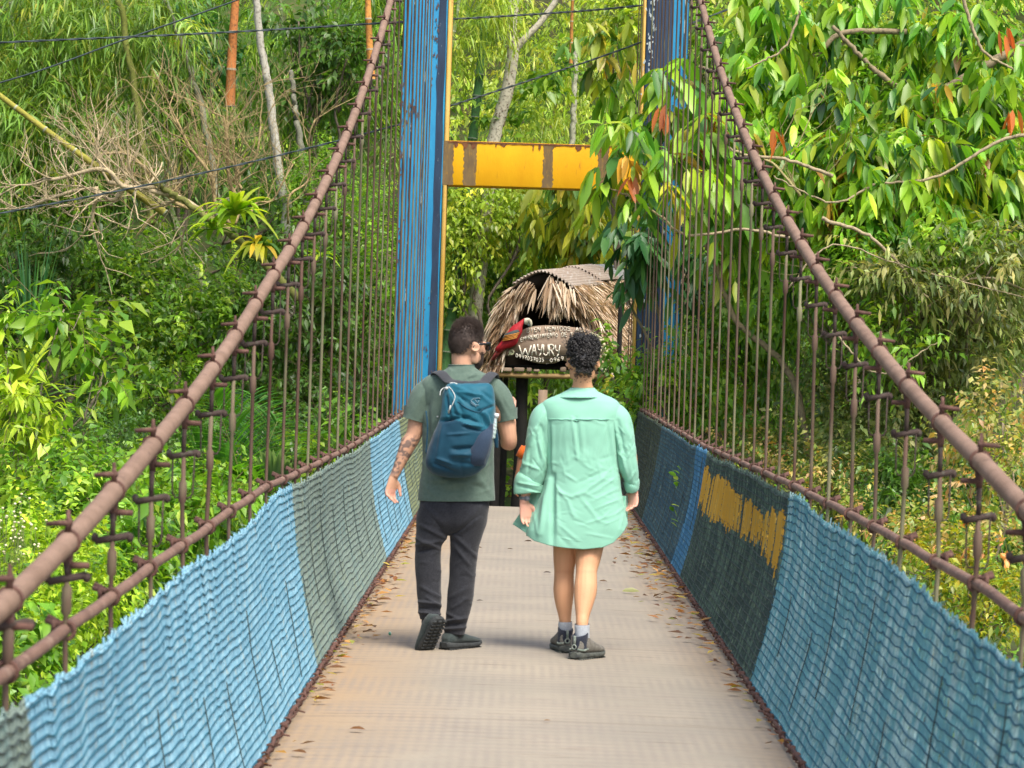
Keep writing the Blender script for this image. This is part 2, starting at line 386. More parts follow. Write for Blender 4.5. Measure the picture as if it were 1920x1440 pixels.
# ------------------------------------------------------------------ safety nets
def net_mat(name, c1, c2, c3, hi=.62):
    return mat(name, c1, c2, c3, scale=6, rough=.7, spec=.25, stretch=(1, 1.6, .45), lo=.5, hi=hi, scale3=22, lo3=.56, hi3=.72, stretch3=(1, .8, .5))
NETM = {
 'blue': net_mat('net_light_blue', (.16, .42, .62), (.20, .48, .68), (.20, .27, .22)),
 'sky': net_mat('net_sky_blue', (.21, .43, .56), (.29, .52, .64), (.40, .46, .42), hi=.60),
 'grey': net_mat('net_grey_green', (.23, .30, .26), (.19, .28, .26), (.26, .31, .20)),
 'tan': net_mat('net_green_tan', (.25, .29, .15), (.17, .24, .21), (.30, .31, .15)),
 'green': net_mat('net_dark_green', (.055, .085, .075), (.11, .17, .125), (.24, .33, .22), hi=.56),
 'teal': net_mat('net_worn_blue', (.145, .35, .39), (.33, .51, .52), (.12, .19, .145), hi=.56),
 'navy': net_mat('net_dark_blue', (.06, .115, .145), (.10, .18, .19), (.23, .32, .29), hi=.56),
 'bright': net_mat('net_bright_blue', (.07, .20, .34), (.13, .32, .48), (.24, .42, .48)),
 'olive': net_mat('net_olive', (.06, .07, .05), (.10, .13, .085), (.24, .27, .17), hi=.56),
 'rope': mat('net_row_rope', (.015, .09, .14), (.02, .13, .19), scale=6, rough=.8),
 'rope_g': mat('net_row_rope_green', (.03, .05, .05), (.06, .085, .075), scale=9, rough=.8),
 'yellow': net_mat('net_yellow_paint', (.55, .31, .04), (.62, .40, .08), (.26, .27, .13), hi=.7),
}
def net_top(s, y):
    """height of the ragged upper edge"""
    rz = rail_z(s, y); gap = np.interp(y, [5, 8, 10, 11.5, 13, 16, 21, 30], [.075, .09, .105, .07, .055, .04, .035, .03])
    ph = (y - (6.72 if s < 0 else 7.9)) / .845 * math.pi
    return rz - gap * (.85 + .22 * np.sin(ph * .43 + s) + .28 * vnoise(np.stack([y * 1.0, y * 0 + s, y * 0], -1))) - .014 * np.abs(vnoise(np.stack([y * 7, y * 0 + s, y * 0], -1))) * np.interp(y, [8, 20], [1.3, .5])
def net_pos(s, y, v):
    """v 0 bottom .. 1 top ; leans outward, hangs in soft folds"""
    zt = net_top(s, y); z = .015 + (zt - .015) * v
    xb, xt = BX[s], RX[s] - s * .03
    x = xb + (xt - xb) * v
    near = np.interp(y, [6, 10, 16, 30], [1.0, .8, .5, .35])
    f = .007 * vnoise(np.stack([y * 1.4, v * .9, y * 0 + 5 * s], -1)) + (.0022 if s < 0 else .004) * vnoise(np.stack([y * 7, v * 2.6, y * 0 + 9 * s], -1))
    bulge = .05 * np.sin(np.clip(v, 0, 1) * math.pi) * (.6 + .4 * vnoise(np.stack([y * .5, y * 0, y * 0 + s], -1)))
    x = x + s * (bulge + f * near * np.sin(np.clip(v + .1, 0, 1) * math.pi) * 1.2)
    return np.stack([x, y + .012 * vnoise(np.stack([y * 4, v * 5, y * 0 + 2], -1)), z], -1)
def net_panel(s, y0, y1, root, M1, Mr, label, dense=True, yellow=False):
    rnd = np.random.default_rng(int(y0 * 100) + s)
    step = np.interp((y0 + y1) / 2, [6, 12, 20, 30], [.016, .018, .021, .026])
    yy = np.arange(y0, y1, step); S = len(yy); K = 30
    v = np.linspace(0, 1, K)
    Y = yy[:, None] + np.where(np.arange(K) % 2, .5, -.5)[None] * step * .9 + rnd.normal(0, .0015, (S, K))
    Vv = np.broadcast_to(v, (S, K)).copy(); Vv[:, -1] += np.maximum(0, rnd.normal(-.004, .011, S))
    pts = net_pos(s, Y, Vv); pts[..., 0] += rnd.normal(0, .0015, (S, K))
    r = np.full((S, K), np.interp((y0 + y1) / 2, [6, 12, 20, 30], [.0034, .0042, .0050, .0060]))
    if not dense: r *= (.8 + .3 * rnd.random((S, 1)))
    mb = MB(); strands(mb, pts, r, (1, 0, 0), (0, 1, 0), 4)
    o = mb.build('net_panel', M1, smooth=True); adopt(o, root); o['label'] = label
    # horizontal rows of knots, on the walkway side
    nr = 25; ny = int((y1 - y0) / .03); Yr = np.linspace(y0, y1, ny); vr = (np.arange(nr) + .5) / nr
    A = np.broadcast_to(Yr, (nr, ny)); B = np.broadcast_to(vr[:, None], (nr, ny)) + .0045 * vnoise(np.stack([A * 9, A * 0 + vr[:, None] * 14, A * 0 + 3], -1)) * .8 + .006 * vnoise(np.stack([A * 3, B_(vr, nr, ny) * 8, A * 0], -1))
    pr = net_pos(s, A, B); pr[..., 0] -= s * .0065
    mb = MB(); strands(mb, pr, .0033 if s < 0 else .0030, (1, 0, 0), (0, 0, 1), 4); adopt(mb.build('net_rows', Mr), root)
    # frayed fringe and the rope the net hangs on
    mb = MB(); m_ = rnd.random(S) < .45; yf = yy[m_]; n = len(yf); L_ = rnd.uniform(.004, .017, n) * np.interp(y0, [6, 15, 30], [1.2, .8, .4])
    b = net_pos(s, yf, np.ones(n) * .99); d = np.c_[rnd.normal(0, .4, n), rnd.normal(0, .5, n), np.abs(rnd.normal(.8, .3, n))]
    strands(mb, np.stack([b, b + d * L_[:, None] * .6, b + d * L_[:, None] + np.c_[rnd.normal(0, .01, (n, 2)), np.zeros(n)]], 1), .0034, (1, 0, 0), (0, 1, 0), 4)
    yt = np.arange(y0, y1, .02); tp = net_pos(s, yt, np.full(len(yt), .985)); tube(mb, tp + rnd.normal(0, .0016, tp.shape), .0055, n=5, ref=(1, 0, 0))
    adopt(mb.build('net_edge_rope', M1), root)
def B_(vr, nr, ny): return np.broadcast_to(vr[:, None], (nr, ny))
for s, side, secs in ((-1, 'left', [(2.5, 6.8, 'grey', 'rope_g', 'grey-green length of net'), (6.8, 14.5, 'sky', 'rope', 'light blue length of net, nearest'), (14.5, 21.9, 'grey', 'rope_g', 'grey-green length of net beside the man'), (21.9, 27, 'sky', 'rope', 'light blue length of net behind the man'), (27, 34.5, 'tan', 'rope_g', 'faded green length of net near the tower')]),
                      (1, 'right', [(2.5, 14.5, 'teal', 'rope', 'worn light blue length of net, nearest'), (14.5, 21.0, 'green', 'rope_g', 'dark green length of net with a yellow band'), (21.0, 22.3, 'bright', 'rope', 'narrow bright blue length of net'), (22.3, 27.9, 'navy', 'rope_g', 'dark blue length of net'), (27.9, 34.5, 'olive', 'rope_g', 'dark olive length of net by the tower')])):
    root = empty('safety_net', (BX[s], 10, 0), f'painted fishing net fencing the {side} side of the walkway', 'safety net')
    for (a_, b_, c_, d_, lab) in secs: net_panel(s, a_, b_, root, NETM[c_], NETM[d_], lab, dense=(s < 0))
    if s > 0:    # the yellow band painted over the green length: threads coated in paint
        rnd = np.random.default_rng(5); yy = np.arange(14.6, 21.0, .013); S = len(yy); K = 9
        # band edges measured on the net: high and narrow far away, lower and wider near
        top = np.interp(yy, [14.6, 15.3, 16, 17.5, 19, 21], [.89, .86, .80, .83, .87, .87]) + .035 * vnoise(np.stack([yy * 7, yy * 0, yy * 0], -1)) + .015 * rnd.normal(0, 1, S)
        bot = np.interp(yy, [14.6, 15.4, 16, 17.5, 19, 21], [.63, .64, .68, .64, .62, .64]) + .03 * rnd.normal(0, 1, S)
        Vv = bot[:, None] + (top - bot)[:, None] * np.linspace(0, 1, K)[None]
        pts = net_pos(s, np.broadcast_to(yy[:, None], (S, K)) + rnd.normal(0, .002, (S, K)), Vv); pts[..., 0] -= s * .0065
        mb = MB(); keep_ = vnoise(np.stack([yy * 14, yy * 0, yy * 0 + 4], -1)) > -.45; runs = np.split(np.arange(S), np.where(np.diff(keep_.astype(int)) != 0)[0] + 1)
        for ru in runs:
            if keep_[ru[0]]: m2 = MB(); strands(m2, pts[ru], .0050, (1, 0, 0), (0, 1, 0), 4); o = m2.build('painted_band', NETM['yellow']); adopt(o, root); o['label'] = 'faded yellow paint on the dark green length'
    # rusty cable and knotted ties along the foot of the net
    mb = MB(); yf = np.arange(2.5, 34, .035); rnd = np.random.default_rng(31 + s)
    tube(mb, np.c_[BX[s] - s * (.012 + .006 * rnd.random(len(yf))), yf, .022 + .007 * rnd.normal(0, 1, len(yf)).cumsum() * 0 + .008 * np.sin(yf * 7)], .0095, n=6, ref=(1, 0, 0))
    for y in np.arange(2.6, 34, .21):
        c = np.array([BX[s] - s * .014, y + rnd.uniform(-.03, .03), .022])
        ring(mb, c, .015, .005, (0, 1, rnd.uniform(-.3, .3)), n=8, m_=5)
        d = rnd.uniform(.015, .05); tube(mb, [c, c + [-s * d, rnd.uniform(-.02, .02), rnd.uniform(-.01, .03)]], .004, n=5)
        if rnd.random() < .5: ellip(mb, c + [0, 0, .006], (.016, .022, .014), 7, 5)
    adopt(mb.build('foot_cable', M['rust']), root)
    # dark tie wires running down the folds
    mb = MB(); T = []
    for y in np.arange(3.2, 30, .95):
        y = y + rnd.uniform(-.15, .15); v0 = rnd.uniform(0, .4); v1 = min(1, v0 + rnd.uniform(.25, .6))
        vv = np.linspace(v0, v1, 12); T.append(net_pos(s, y + .012 * rnd.normal(0, 1, 12).cumsum() * .5, vv) - np.array([s * .012, 0, 0]))
    for t_ in T: m2 = MB(); tube(m2, t_, .0022, n=4, ref=(1, 0, 0)); adopt(m2.build('tie_wire', NETM['rope_g']), root)

# ------------------------------------------------------------------ tower
def tower_mats():
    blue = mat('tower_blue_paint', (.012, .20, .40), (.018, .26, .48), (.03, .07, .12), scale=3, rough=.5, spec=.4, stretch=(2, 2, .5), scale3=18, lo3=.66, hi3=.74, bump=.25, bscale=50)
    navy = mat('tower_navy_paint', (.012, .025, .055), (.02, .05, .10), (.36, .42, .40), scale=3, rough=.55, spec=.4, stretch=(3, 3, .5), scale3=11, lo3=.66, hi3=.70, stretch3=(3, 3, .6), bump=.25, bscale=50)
    yel = mat('tower_yellow_paint', (.70, .34, .006), (.76, .40, .008), (.42, .17, .02), scale=3, rough=.6, spec=.2, stretch=(1, 1, .4), scale3=7, lo3=.62, hi3=.74, stretch3=(4, 1, .6), bump=.2, bscale=40)
    brown = mat('beam_grime', (.13, .085, .04), (.20, .13, .05), (.30, .17, .03), scale=8, rough=.8, scale3=30, stretch=(2, 1, .5))
    rustd = mat('beam_rust', (.11, .04, .02), (.20, .08, .03), scale=20, rough=.9, bump=.5, bscale=60)
    peel = mat('peeled_plaster', (.48, .52, .50), (.30, .36, .38), scale=20, rough=.9)
    return blue, navy, yel, brown, rustd, peel
BLUE, NAVY, YEL, GRIME, RST, PEEL = tower_mats()
TY = TOWER_Y
YEL2 = mat('faded_yellow_edge', (.55, .33, .06), (.62, .40, .12), (.28, .14, .05), scale=3, rough=.7, spec=.2, stretch=(1, 1, .5), scale3=9, lo3=.6, hi3=.7)
tower = empty('bridge_tower', (DX, TY, -1.6), 'blue concrete portal tower with a yellow crossbeam holding up the footbridge cables', 'bridge tower')
def pxz(px, py, Y=TY): p = P(px, py, Y); return p[0], p[2]
ZB, ZT = -3.0, 9.6
def ripped(x0, x1, seed, face, amp=.010, steps=60):
    """vertical strip on the face of a leg with slightly uneven edges (peeling paint film 2 mm thick)"""
    rnd = np.random.default_rng(seed); z = np.linspace(ZB, ZT - .02, steps)
    a_ = x0 + amp * rnd.normal(0, 1, steps); b_ = x1 + amp * rnd.normal(0, 1, steps)
    V = np.concatenate([np.c_[a_, np.full(steps, face), z], np.c_[b_, np.full(steps, face), z]]); i = np.arange(steps - 1)
    return V, [np.stack([i, steps + i, steps + i + 1, i + 1], -1)]
xl0, _ = pxz(735, 740); xl1, _ = pxz(817, 740); xli, _ = pxz(826, 740)
xr0, _ = pxz(1185, 740); xr1, _ = pxz(1270, 740)
legs = []
for (a_, b_, nm, mt) in ((xl0, xl1, 'blue leg', BLUE), (xr0 + .03, xr1, 'navy and blue leg', NAVY)):
    mb = MB(); c_ = ((a_ + b_) / 2, TY + .3, (ZB + ZT) / 2); box(mb, c_, (b_ - a_, .6, ZT - ZB))
    o = mb.build('leg', mt, smooth=False); adopt(o, tower); legs.append(o); o['label'] = nm
    md = o.modifiers.new('b', 'BEVEL'); md.width = .02; md.segments = 2
# yellow edges facing the gap
mb = MB(); box(mb, ((xl1 + xli) / 2 + .002, TY + .27, (ZB + ZT) / 2), (xli - xl1 - .012, .5, ZT - ZB)); adopt(mb.build('yellow_edge', YEL2, smooth=False), tower)
mb = MB(); box(mb, (xr0 + .012, TY + .27, (ZB + ZT) / 2), (.026, .5, ZT - ZB)); adopt(mb.build('yellow_edge', YEL2, smooth=False), tower)
# navy stripe on the left leg, blue stripe on the right leg: paint fields
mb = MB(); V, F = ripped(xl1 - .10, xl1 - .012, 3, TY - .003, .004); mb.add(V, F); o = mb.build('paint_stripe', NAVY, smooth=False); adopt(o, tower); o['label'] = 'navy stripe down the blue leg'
mb = MB(); V, F = ripped(xr1 - .20, xr1 - .015, 4, TY - .003, .004); mb.add(V, F); o = mb.build('paint_stripe', BLUE, smooth=False); adopt(o, tower); o['label'] = 'blue stripe down the navy leg'
# thin dark upright stripes on the legs, pale in places
mb = MB()
for q, (xa, wd) in enumerate([(xl0 + .035, .010), (xl0 + .12, .009), (xl0 + .27, .009)]):
    V, F = ripped(xa, xa + wd, 20 + q, TY - .005, .0028, 110); mb.add(V, F)
for q, xa in enumerate((xr0 + .09, xr1 - .11, xr1 - .06)):
    V, F = ripped(xa, xa + .011, 40 + q, TY - .006, .003, 110); mb.add(V, F)
adopt(mb.build('leg_stripes', mat('leg_stripe_tone', (.022, .03, .045), (.06, .05, .05), (.30, .31, .28), scale=6, rough=.9, stretch=(1, 1, .8), scale3=3.0, lo3=.56, hi3=.60), smooth=False), tower)
# peeling patches on both legs
mb = MB(); rnd = np.random.default_rng(9)
def blotch(mb, x, z, w_, h_, y, n=9):
    for _ in range(n):
        k = 9; t = np.sort(rnd.uniform(0, 2 * math.pi, k)); r_ = rnd.uniform(.4, 1.0, k)
        cx, cz = x + rnd.normal(0, w_), z + rnd.normal(0, h_); ww = rnd.uniform(.006, .02); hh = rnd.uniform(.012, .05)
        V = np.c_[cx + np.cos(t) * r_ * ww, np.full(k, y - rnd.uniform(0, .002)), cz + np.sin(t) * r_ * hh]
        mb.add(V, [np.array([list(range(k))])])
for (px, py, w_, h_, n) in ((1218, 90, .03, .28, 34), (1222, 60, .02, .5, 26), (1245, 300, .05, .5, 14), (1212, 560, .04, .25, 6)):
    x, z = pxz(px, py); blotch(mb, x, z, w_, h_, TY - .009, n)
o = mb.build('peeled_patch', PEEL, smooth=False); adopt(o, tower); o['kind'] = 'stuff'
mb = MB()
for (px, py, w_, h_, n) in ((770, 205, .035, .07, 30), (752, 190, .03, .25, 20), (818, 60, .02, .35, 26), (748, 330, .02, .3, 16), (745, 500, .03, .4, 12), (800, 620, .03, .3, 10)):
    x, z = pxz(px, py); blotch(mb, x, z, w_, h_, TY - .009, n)
adopt(mb.build('paint_chips', mat('chip_dark', (.05, .05, .07), (.12, .07, .05), scale=20, rough=.9), smooth=False), tower)
# cross beam
_, zt = pxz(1000, 268); _, zb = pxz(1000, 352)
mb = MB(); box(mb, ((xli + xr0) / 2, TY + .22, (zt + zb) / 2), (xr0 - xli - .002, .40, zt - zb)); beam = mb.build('cross_beam', YEL, smooth=False); adopt(beam, tower)
md = beam.modifiers.new('b', 'BEVEL'); md.width = .012; md.segments = 2
def patch(mb, x0, x1, z0, z1, y, amp=.012, n=14, dripz=0):
    z = np.linspace(z0, z1, n); a_ = x0 + rnd.normal(0, amp, n); b_ = x1 + rnd.normal(0, amp, n)
    V = np.concatenate([np.c_[a_, np.full(n, y), z], np.c_[b_, np.full(n, y), z]]); i = np.arange(n - 1); mb.add(V, [np.stack([i, n + i, n + i + 1, i + 1], -1)])
mb = MB()
for (p0, p1) in ((828, 850), (869, 893), (1018, 1037), (1121, 1141)):
    x0, _ = pxz(p0, 310); x1, _ = pxz(p1, 310); mb = MB(); patch(mb, x0, x1, zb + .004, zt - .004, TY + .017, .006, 22); o = mb.build('grime_streak', GRIME, smooth=False); o.parent = beam; o.matrix_parent_inverse = beam.matrix_world.inverted()
mb = MB()
for px in (855, 872, 884, 888, 930, 944, 1000, 1012, 1030, 1040, 1085, 1098, 1125, 1133, 1150):
    x, _ = pxz(px, 275); w_ = rnd.uniform(.008, .04); h_ = rnd.uniform(.02, .10); k = 11; t = np.linspace(0, math.pi, k)
    V = np.c_[x + np.cos(t) * w_ * rnd.uniform(.7, 1.2, k), np.full(k, TY + .0145), zt - .008 - np.sin(t) * h_ * rnd.uniform(.7, 1.1, k)]; mb.add(V, [np.array([list(range(k))[::-1]])])
n = 60; xx = np.linspace(xli, xr0, n); V = np.concatenate([np.c_[xx, np.full(n, TY + .0125), np.full(n, zt - .005)], np.c_[xx, np.full(n, TY + .0125), zt - .018 - .012 * rnd.random(n)]]); i = np.arange(n - 1)
mb.add(V, [np.stack([i, i + 1, n + i + 1, n + i], -1)])
o = mb.build('rust_stain', RST, smooth=False); o.parent = beam; o.matrix_parent_inverse = beam.matrix_world.inverted()
# top beam out of the picture keeps the two legs together
mb = MB(); box(mb, (DX, TY + .3, ZT - .3), (xr1 - xl0 - .02, .5, .5)); adopt(mb.build('top_beam', YEL, smooth=False), tower)

# ------------------------------------------------------------------ overhead wires
def wire(pts, Y, r, label, twisted=True):
    p = np.array([P(x, y, Y_) for (x, y), Y_ in zip(pts, Y)]); p = smoothpath(p, 400)
    t = np.arange(400) * .55
    mb = MB()
    if twisted:
        for ph in (0, math.pi): tube(mb, p + r * .8 * np.c_[np.zeros(400), np.cos(t + ph), np.sin(t + ph)], r, n=5, ref=(0, 1, 0))
    else: tube(mb, p, r * 1.3, n=6, ref=(0, 1, 0))
    tag(mb.build('overhead_wire', M['wire']), label, 'wire', 'overhead wires behind the tower')
wire([(-500, 105), (0, 80), (400, 62), (740, 42), (1000, 27), (1205, 10), (1700, -45)], [36.4] * 7, .0085, 'twisted black wire crossing high behind the tower, above the yellow crossbeam')
wire([(-400, 250), (0, 155), (240, 72), (445, 0), (800, -130)], [36.7] * 5, .008, 'thin wire slanting up to the top edge, left of the tower', False)
wire([(-500, 480), (0, 400), (400, 320), (740, 236), (835, 202), (1020, 142), (1200, 80), (1700, -110)], [36.2] * 8, .008, 'black wire sloping up behind the tower, just over the yellow crossbeam at its left end')
# ------------------------------------------------------------------ ground
def gz(x, y):
    x = np.asarray(x, float); y = np.asarray(y, float)
    z = np.interp(y, [-60, -30, -12, -6, 10, 16, 24, 30, 36, 44, 48, 54, 62, 80, 120, 300], [-1.3, -1.3, -1.6, -7.5, -7.6, -5.2, -3.0, -1.9, -1.15, -.55, 1.0, 5.5, 12, 18, 26, 40])
    z = z + .35 * vnoise(np.stack([x * .25, y * .25, x * 0], -1)) * np.interp(y, [30, 36, 44, 50], [1, .15, .15, 1.5]) * np.where(y < -8, .1, 1) + .08 * vnoise(np.stack([x * 1.3, y * 1.3, x * 0], -1)) * np.where((y > 30), 1, .4)
    z = z + np.where(y > 40, 1, 0) * np.clip((y - 40) / 8, 0, 1) * (.02 * x * x * .1)
    return z
M['soil'] = mat('soil', (.055, .05, .03), (.05, .10, .02), (.11, .09, .045), scale=1.4, rough=.95, spec=.1, bump=.6, bscale=12, scale3=6, lo3=.5, hi3=.7)
xs = np.concatenate([np.linspace(-220, -26, 26), np.linspace(-25, 25, 126), np.linspace(26, 220, 26)]); ys = np.concatenate([np.linspace(-60, 9, 60), np.linspace(10, 66, 141), np.linspace(68, 300, 40)])
XX, YY = np.meshgrid(xs, ys, indexing='ij'); ny = len(ys)
i, j = np.meshgrid(np.arange(len(xs) - 1), np.arange(ny - 1), indexing='ij')
mb = MB(); mb.add(np.stack([XX, YY, gz(XX, YY)], -1).reshape(-1, 3), [np.stack([i * ny + j, (i + 1) * ny + j, (i + 1) * ny + j + 1, i * ny + j + 1], -1).reshape(-1, 4)])
tag(mb.build('ground', M['soil']), kind='structure')
wm = mat('river_water', (.10, .11, .07), (.13, .13, .09), scale=.6, rough=.08, spec=.5, bump=.3, bscale=4, stretch=(.4, 1, 1))
mb = MB(); mb.add([[-220, -11, -6.6], [220, -11, -6.6], [220, 13.5, -6.6], [-220, 13.5, -6.6]], [np.array([[0, 1, 2, 3]])]); tag(mb.build('river', wm, smooth=False), kind='structure')

# ------------------------------------------------------------------ leaves
def leaves(mb, B, D, L_, W_, col, rnd, droop=.25, fold=.25, fine=False, up=None):
    B = np.asarray(B, float); N = len(B); D = nrm(D); L_ = np.broadcast_to(L_, N).astype(float); W_ = np.broadcast_to(W_, N).astype(float)
    U = np.array([0, 0, 1.0]) + rnd.normal(0, .45, (N, 3)) if up is None else up + rnd.normal(0, .25, (N, 3))
    S = nrm(np.cross(D, U)); Nn = np.cross(S, D)
    l = L_[:, None]; w_ = W_[:, None] / 2; dz = np.array([0, 0, -1.0])
    def st(s, wd, dr, fo=1):
        c = B + D * l * s + dz * l * droop * s * s
        return c - S * w_ * wd + Nn * w_ * fold * wd * fo, c, c + S * w_ * wd + Nn * w_ * fold * wd * fo
    if fine:
        a1, m1, b1 = st(.22, .78, 0); a2, m2, b2 = st(.58, 1.0, 0); a3, m3, b3 = st(.84, .5, 0); t = st(1.0, 0, 0)[1]
        V = np.stack([B, a1, m1, b1, a2, m2, b2, a3, m3, b3, t], 1).reshape(-1, 3); k = 11
        q = np.array([[1, 2, 5, 4], [2, 3, 6, 5], [4, 5, 8, 7], [5, 6, 9, 8]]); tr = np.array([[0, 2, 1], [0, 3, 2], [7, 8, 10], [8, 9, 10]])
    else:
        a1, m1, b1 = st(.42, 1.0, 0); t = st(1.0, 0, 0)[1]
        V = np.stack([B, a1, m1, b1, t], 1).reshape(-1, 3); k = 5
        q = None; tr = np.array([[0, 2, 1], [0, 3, 2], [1, 2, 4], [2, 3, 4]])
    o = (np.arange(N) * k)[:, None, None]
    F = [(o + tr[None]).reshape(-1, 3)]
    if q is not None: F.append((o + q[None]).reshape(-1, 4))
    mb.add(V, F, np.repeat(col, k, axis=0))
PAL = {
 'dark': [((.028, .08, .016), 4), ((.05, .14, .022), 4), ((.09, .22, .03), 2.5)],
 'mid': [((.045, .13, .018), 3), ((.085, .22, .025), 5), ((.15, .32, .03), 3), ((.26, .40, .04), 1.4)],
 'bright': [((.07, .20, .02), 3), ((.13, .32, .025), 5), ((.22, .42, .03), 4), ((.34, .48, .05), 1)],
 'lime': [((.16, .34, .02), 3), ((.30, .50, .03), 4), ((.45, .60, .05), 2)],
 'hill': [((.15, .28, .03), 3), ((.26, .42, .04), 5), ((.38, .50, .06), 3), ((.50, .50, .06), 1)],
 'bamboo': [((.06, .15, .03), 3), ((.11, .25, .04), 5), ((.19, .34, .05), 3), ((.34, .38, .06), 1)],
 'cocoa': [((.03, .11, .03), 3), ((.08, .25, .03), 3), ((.19, .43, .03), 5), ((.34, .56, .04), 3), ((.50, .56, .03), 1.3), ((.5, .16, .04), .3)],
 'glossy': [((.02, .09, .03), 5), ((.03, .12, .04), 4), ((.06, .18, .05), 2)],
 'greygreen': [((.07, .13, .05), 4), ((.13, .21, .08), 4), ((.22, .31, .11), 3), ((.34, .36, .16), 1.5)],
 'straw': [((.42, .42, .11), 2.2), ((.50, .40, .16), 1.8), ((.70, .46, .26), 1.4), ((.24, .36, .06), 3.5), ((.09, .20, .04), 3), ((.62, .22, .08), .7)],
 'yellowing': [((.26, .36, .03), 3), ((.46, .48, .04), 3), ((.52, .38, .03), 1), ((.08, .20, .03), 4)],
 'litter': [((.24, .11, .04), 4), ((.40, .24, .09), 3), ((.13, .07, .04), 4), ((.42, .36, .09), 1.5), ((.22, .26, .05), 1)],
}
def palette(name, N, rnd, var=.18):
    p = PAL[name]; c = np.array([q[0] for q in p]) * ((1.5, 1.26, 1.0) if name in ('dark', 'mid', 'bamboo', 'glossy', 'greygreen') else (1.18, 1.08, 1.0)); w_ = np.array([q[1] for q in p], float)
    return c[rnd.choice(len(p), N, p=w_ / w_.sum())] * np.exp(rnd.normal(0, var, (N, 1)))
SPEC = {  # L leaf length, W width, k leaves per twig, T twig length, droop, hang
 'small': dict(L=.085, W=.042, k=9, T=.34, droop=.3, hang=.25),
 'medium': dict(L=.14, W=.062, k=8, T=.42, droop=.35, hang=.45),
 'broad': dict(L=.17, W=.09, k=7, T=.42, droop=.35, hang=.35),
 'hanging': dict(L=.15, W=.05, k=9, T=.45, droop=.3, hang=.9),
 'big': dict(L=.29, W=.10, k=6, T=.27, droop=.35, hang=1.55, fine=True),
 'bamboo': dict(L=.22, W=.026, k=12, T=.55, droop=.35, hang=.8),
 'fine': dict(L=.05, W=.024, k=14, T=.30, droop=.2, hang=.1),
 'vine': dict(L=.09, W=.05, k=10, T=.55, droop=.3, hang=.95),
}
def twigs(mb, B, D, spec, pal, rnd, scale=1.0, wood=None):
    """B,D (N,3): twigs with leaves set alternately along them"""
    s = SPEC[spec]; N = len(B); k = s['k']; D = nrm(D)
    T = s['T'] * scale * np.exp(rnd.normal(0, .25, N))
    f = (np.arange(k) + .8) / k
    sag = -np.array([0, 0, 1.0]) * (s['hang'] * .45)
    pos = B[:, None] + D[:, None] * (T[:, None] * f)[..., None] + sag * (T[:, None] * f ** 2)[..., None]
    S = nrm(np.cross(D, rnd.normal(0, 1, (N, 3)))); sg = np.where(np.arange(k) % 2, 1, -1)
    d = D[:, None] * .55 + S[:, None] * (sg * .9)[None, :, None] + rnd.normal(0, .35, (N, k, 3)); d[..., 2] -= s['hang'] * .9
    L_ = s['L'] * scale * np.exp(rnd.normal(0, .22, (N, k)))
    base = palette(pal, N, rnd, .34)
    own = palette(pal, N * k, rnd, .12).reshape(N, k, 3)
    c = base[:, None] * .55 + own * .45
    leaves(mb, pos.reshape(-1, 3), d.reshape(-1, 3), L_.ravel(), (L_ * s['W'] / s['L']).ravel(), c.reshape(-1, 3), rnd, droop=s['droop'], fine=s.get('fine', False))
    if wood is not None:
        e = np.stack([B, B + D * T[:, None] * .5 + sag * T[:, None] * .25, B + D * T[:, None] + sag * T[:, None]], 1)
        strands(wood, e, .004 * scale, (1, 0, 0), (0, .7, .7), 3, (.16, .13, .06))
def blob_twigs(mb, c, r, n, spec, pal, rnd, scale=1.0, clumps=None, wood=None, up=.35):
    """crown lobe: leaf clumps scattered through an ellipsoid, twigs radiating out of each clump"""
    c = np.asarray(c, float); r = np.asarray(r, float)
    m_ = clumps or max(4, int(n / 9))
    g = nrm(rnd.normal(0, 1, (m_, 3))) * (rnd.random((m_, 1)) ** .42)
    C = c + g * r
    idx = rnd.integers(0, m_, n); size = min(.34 * scale + .08, .6 * float(r.min()) + .1)
    off = nrm(rnd.normal(0, 1, (n, 3))) * (rnd.random((n, 1)) ** .6) * size * np.exp(rnd.normal(0, .3, m_))[idx][:, None]
    B = C[idx] + off
    D = nrm(off) * .8 + nrm(B - c) * .6 + np.array([0, 0, up]) + rnd.normal(0, .3, (n, 3))
    twigs(mb, B, D, spec, pal, rnd, scale, wood)
    return C
def limb(mb, a, b, r0, r1, rnd, wob=.1, n=9, col=(.16, .13, .10), m_=7):
    a = np.asarray(a, float); b = np.asarray(b, float); t = np.linspace(0, 1, n)[:, None]; L_ = np.linalg.norm(b - a)
    p = a * (1 - t) + b * t + rnd.normal(0, wob * L_ * .25, (n, 3)) * np.sin(t * math.pi)
    p = smoothpath(p[::2], n * 2); tube(mb, p, np.linspace(r0, r1, len(p)), n=m_, col=col); return p
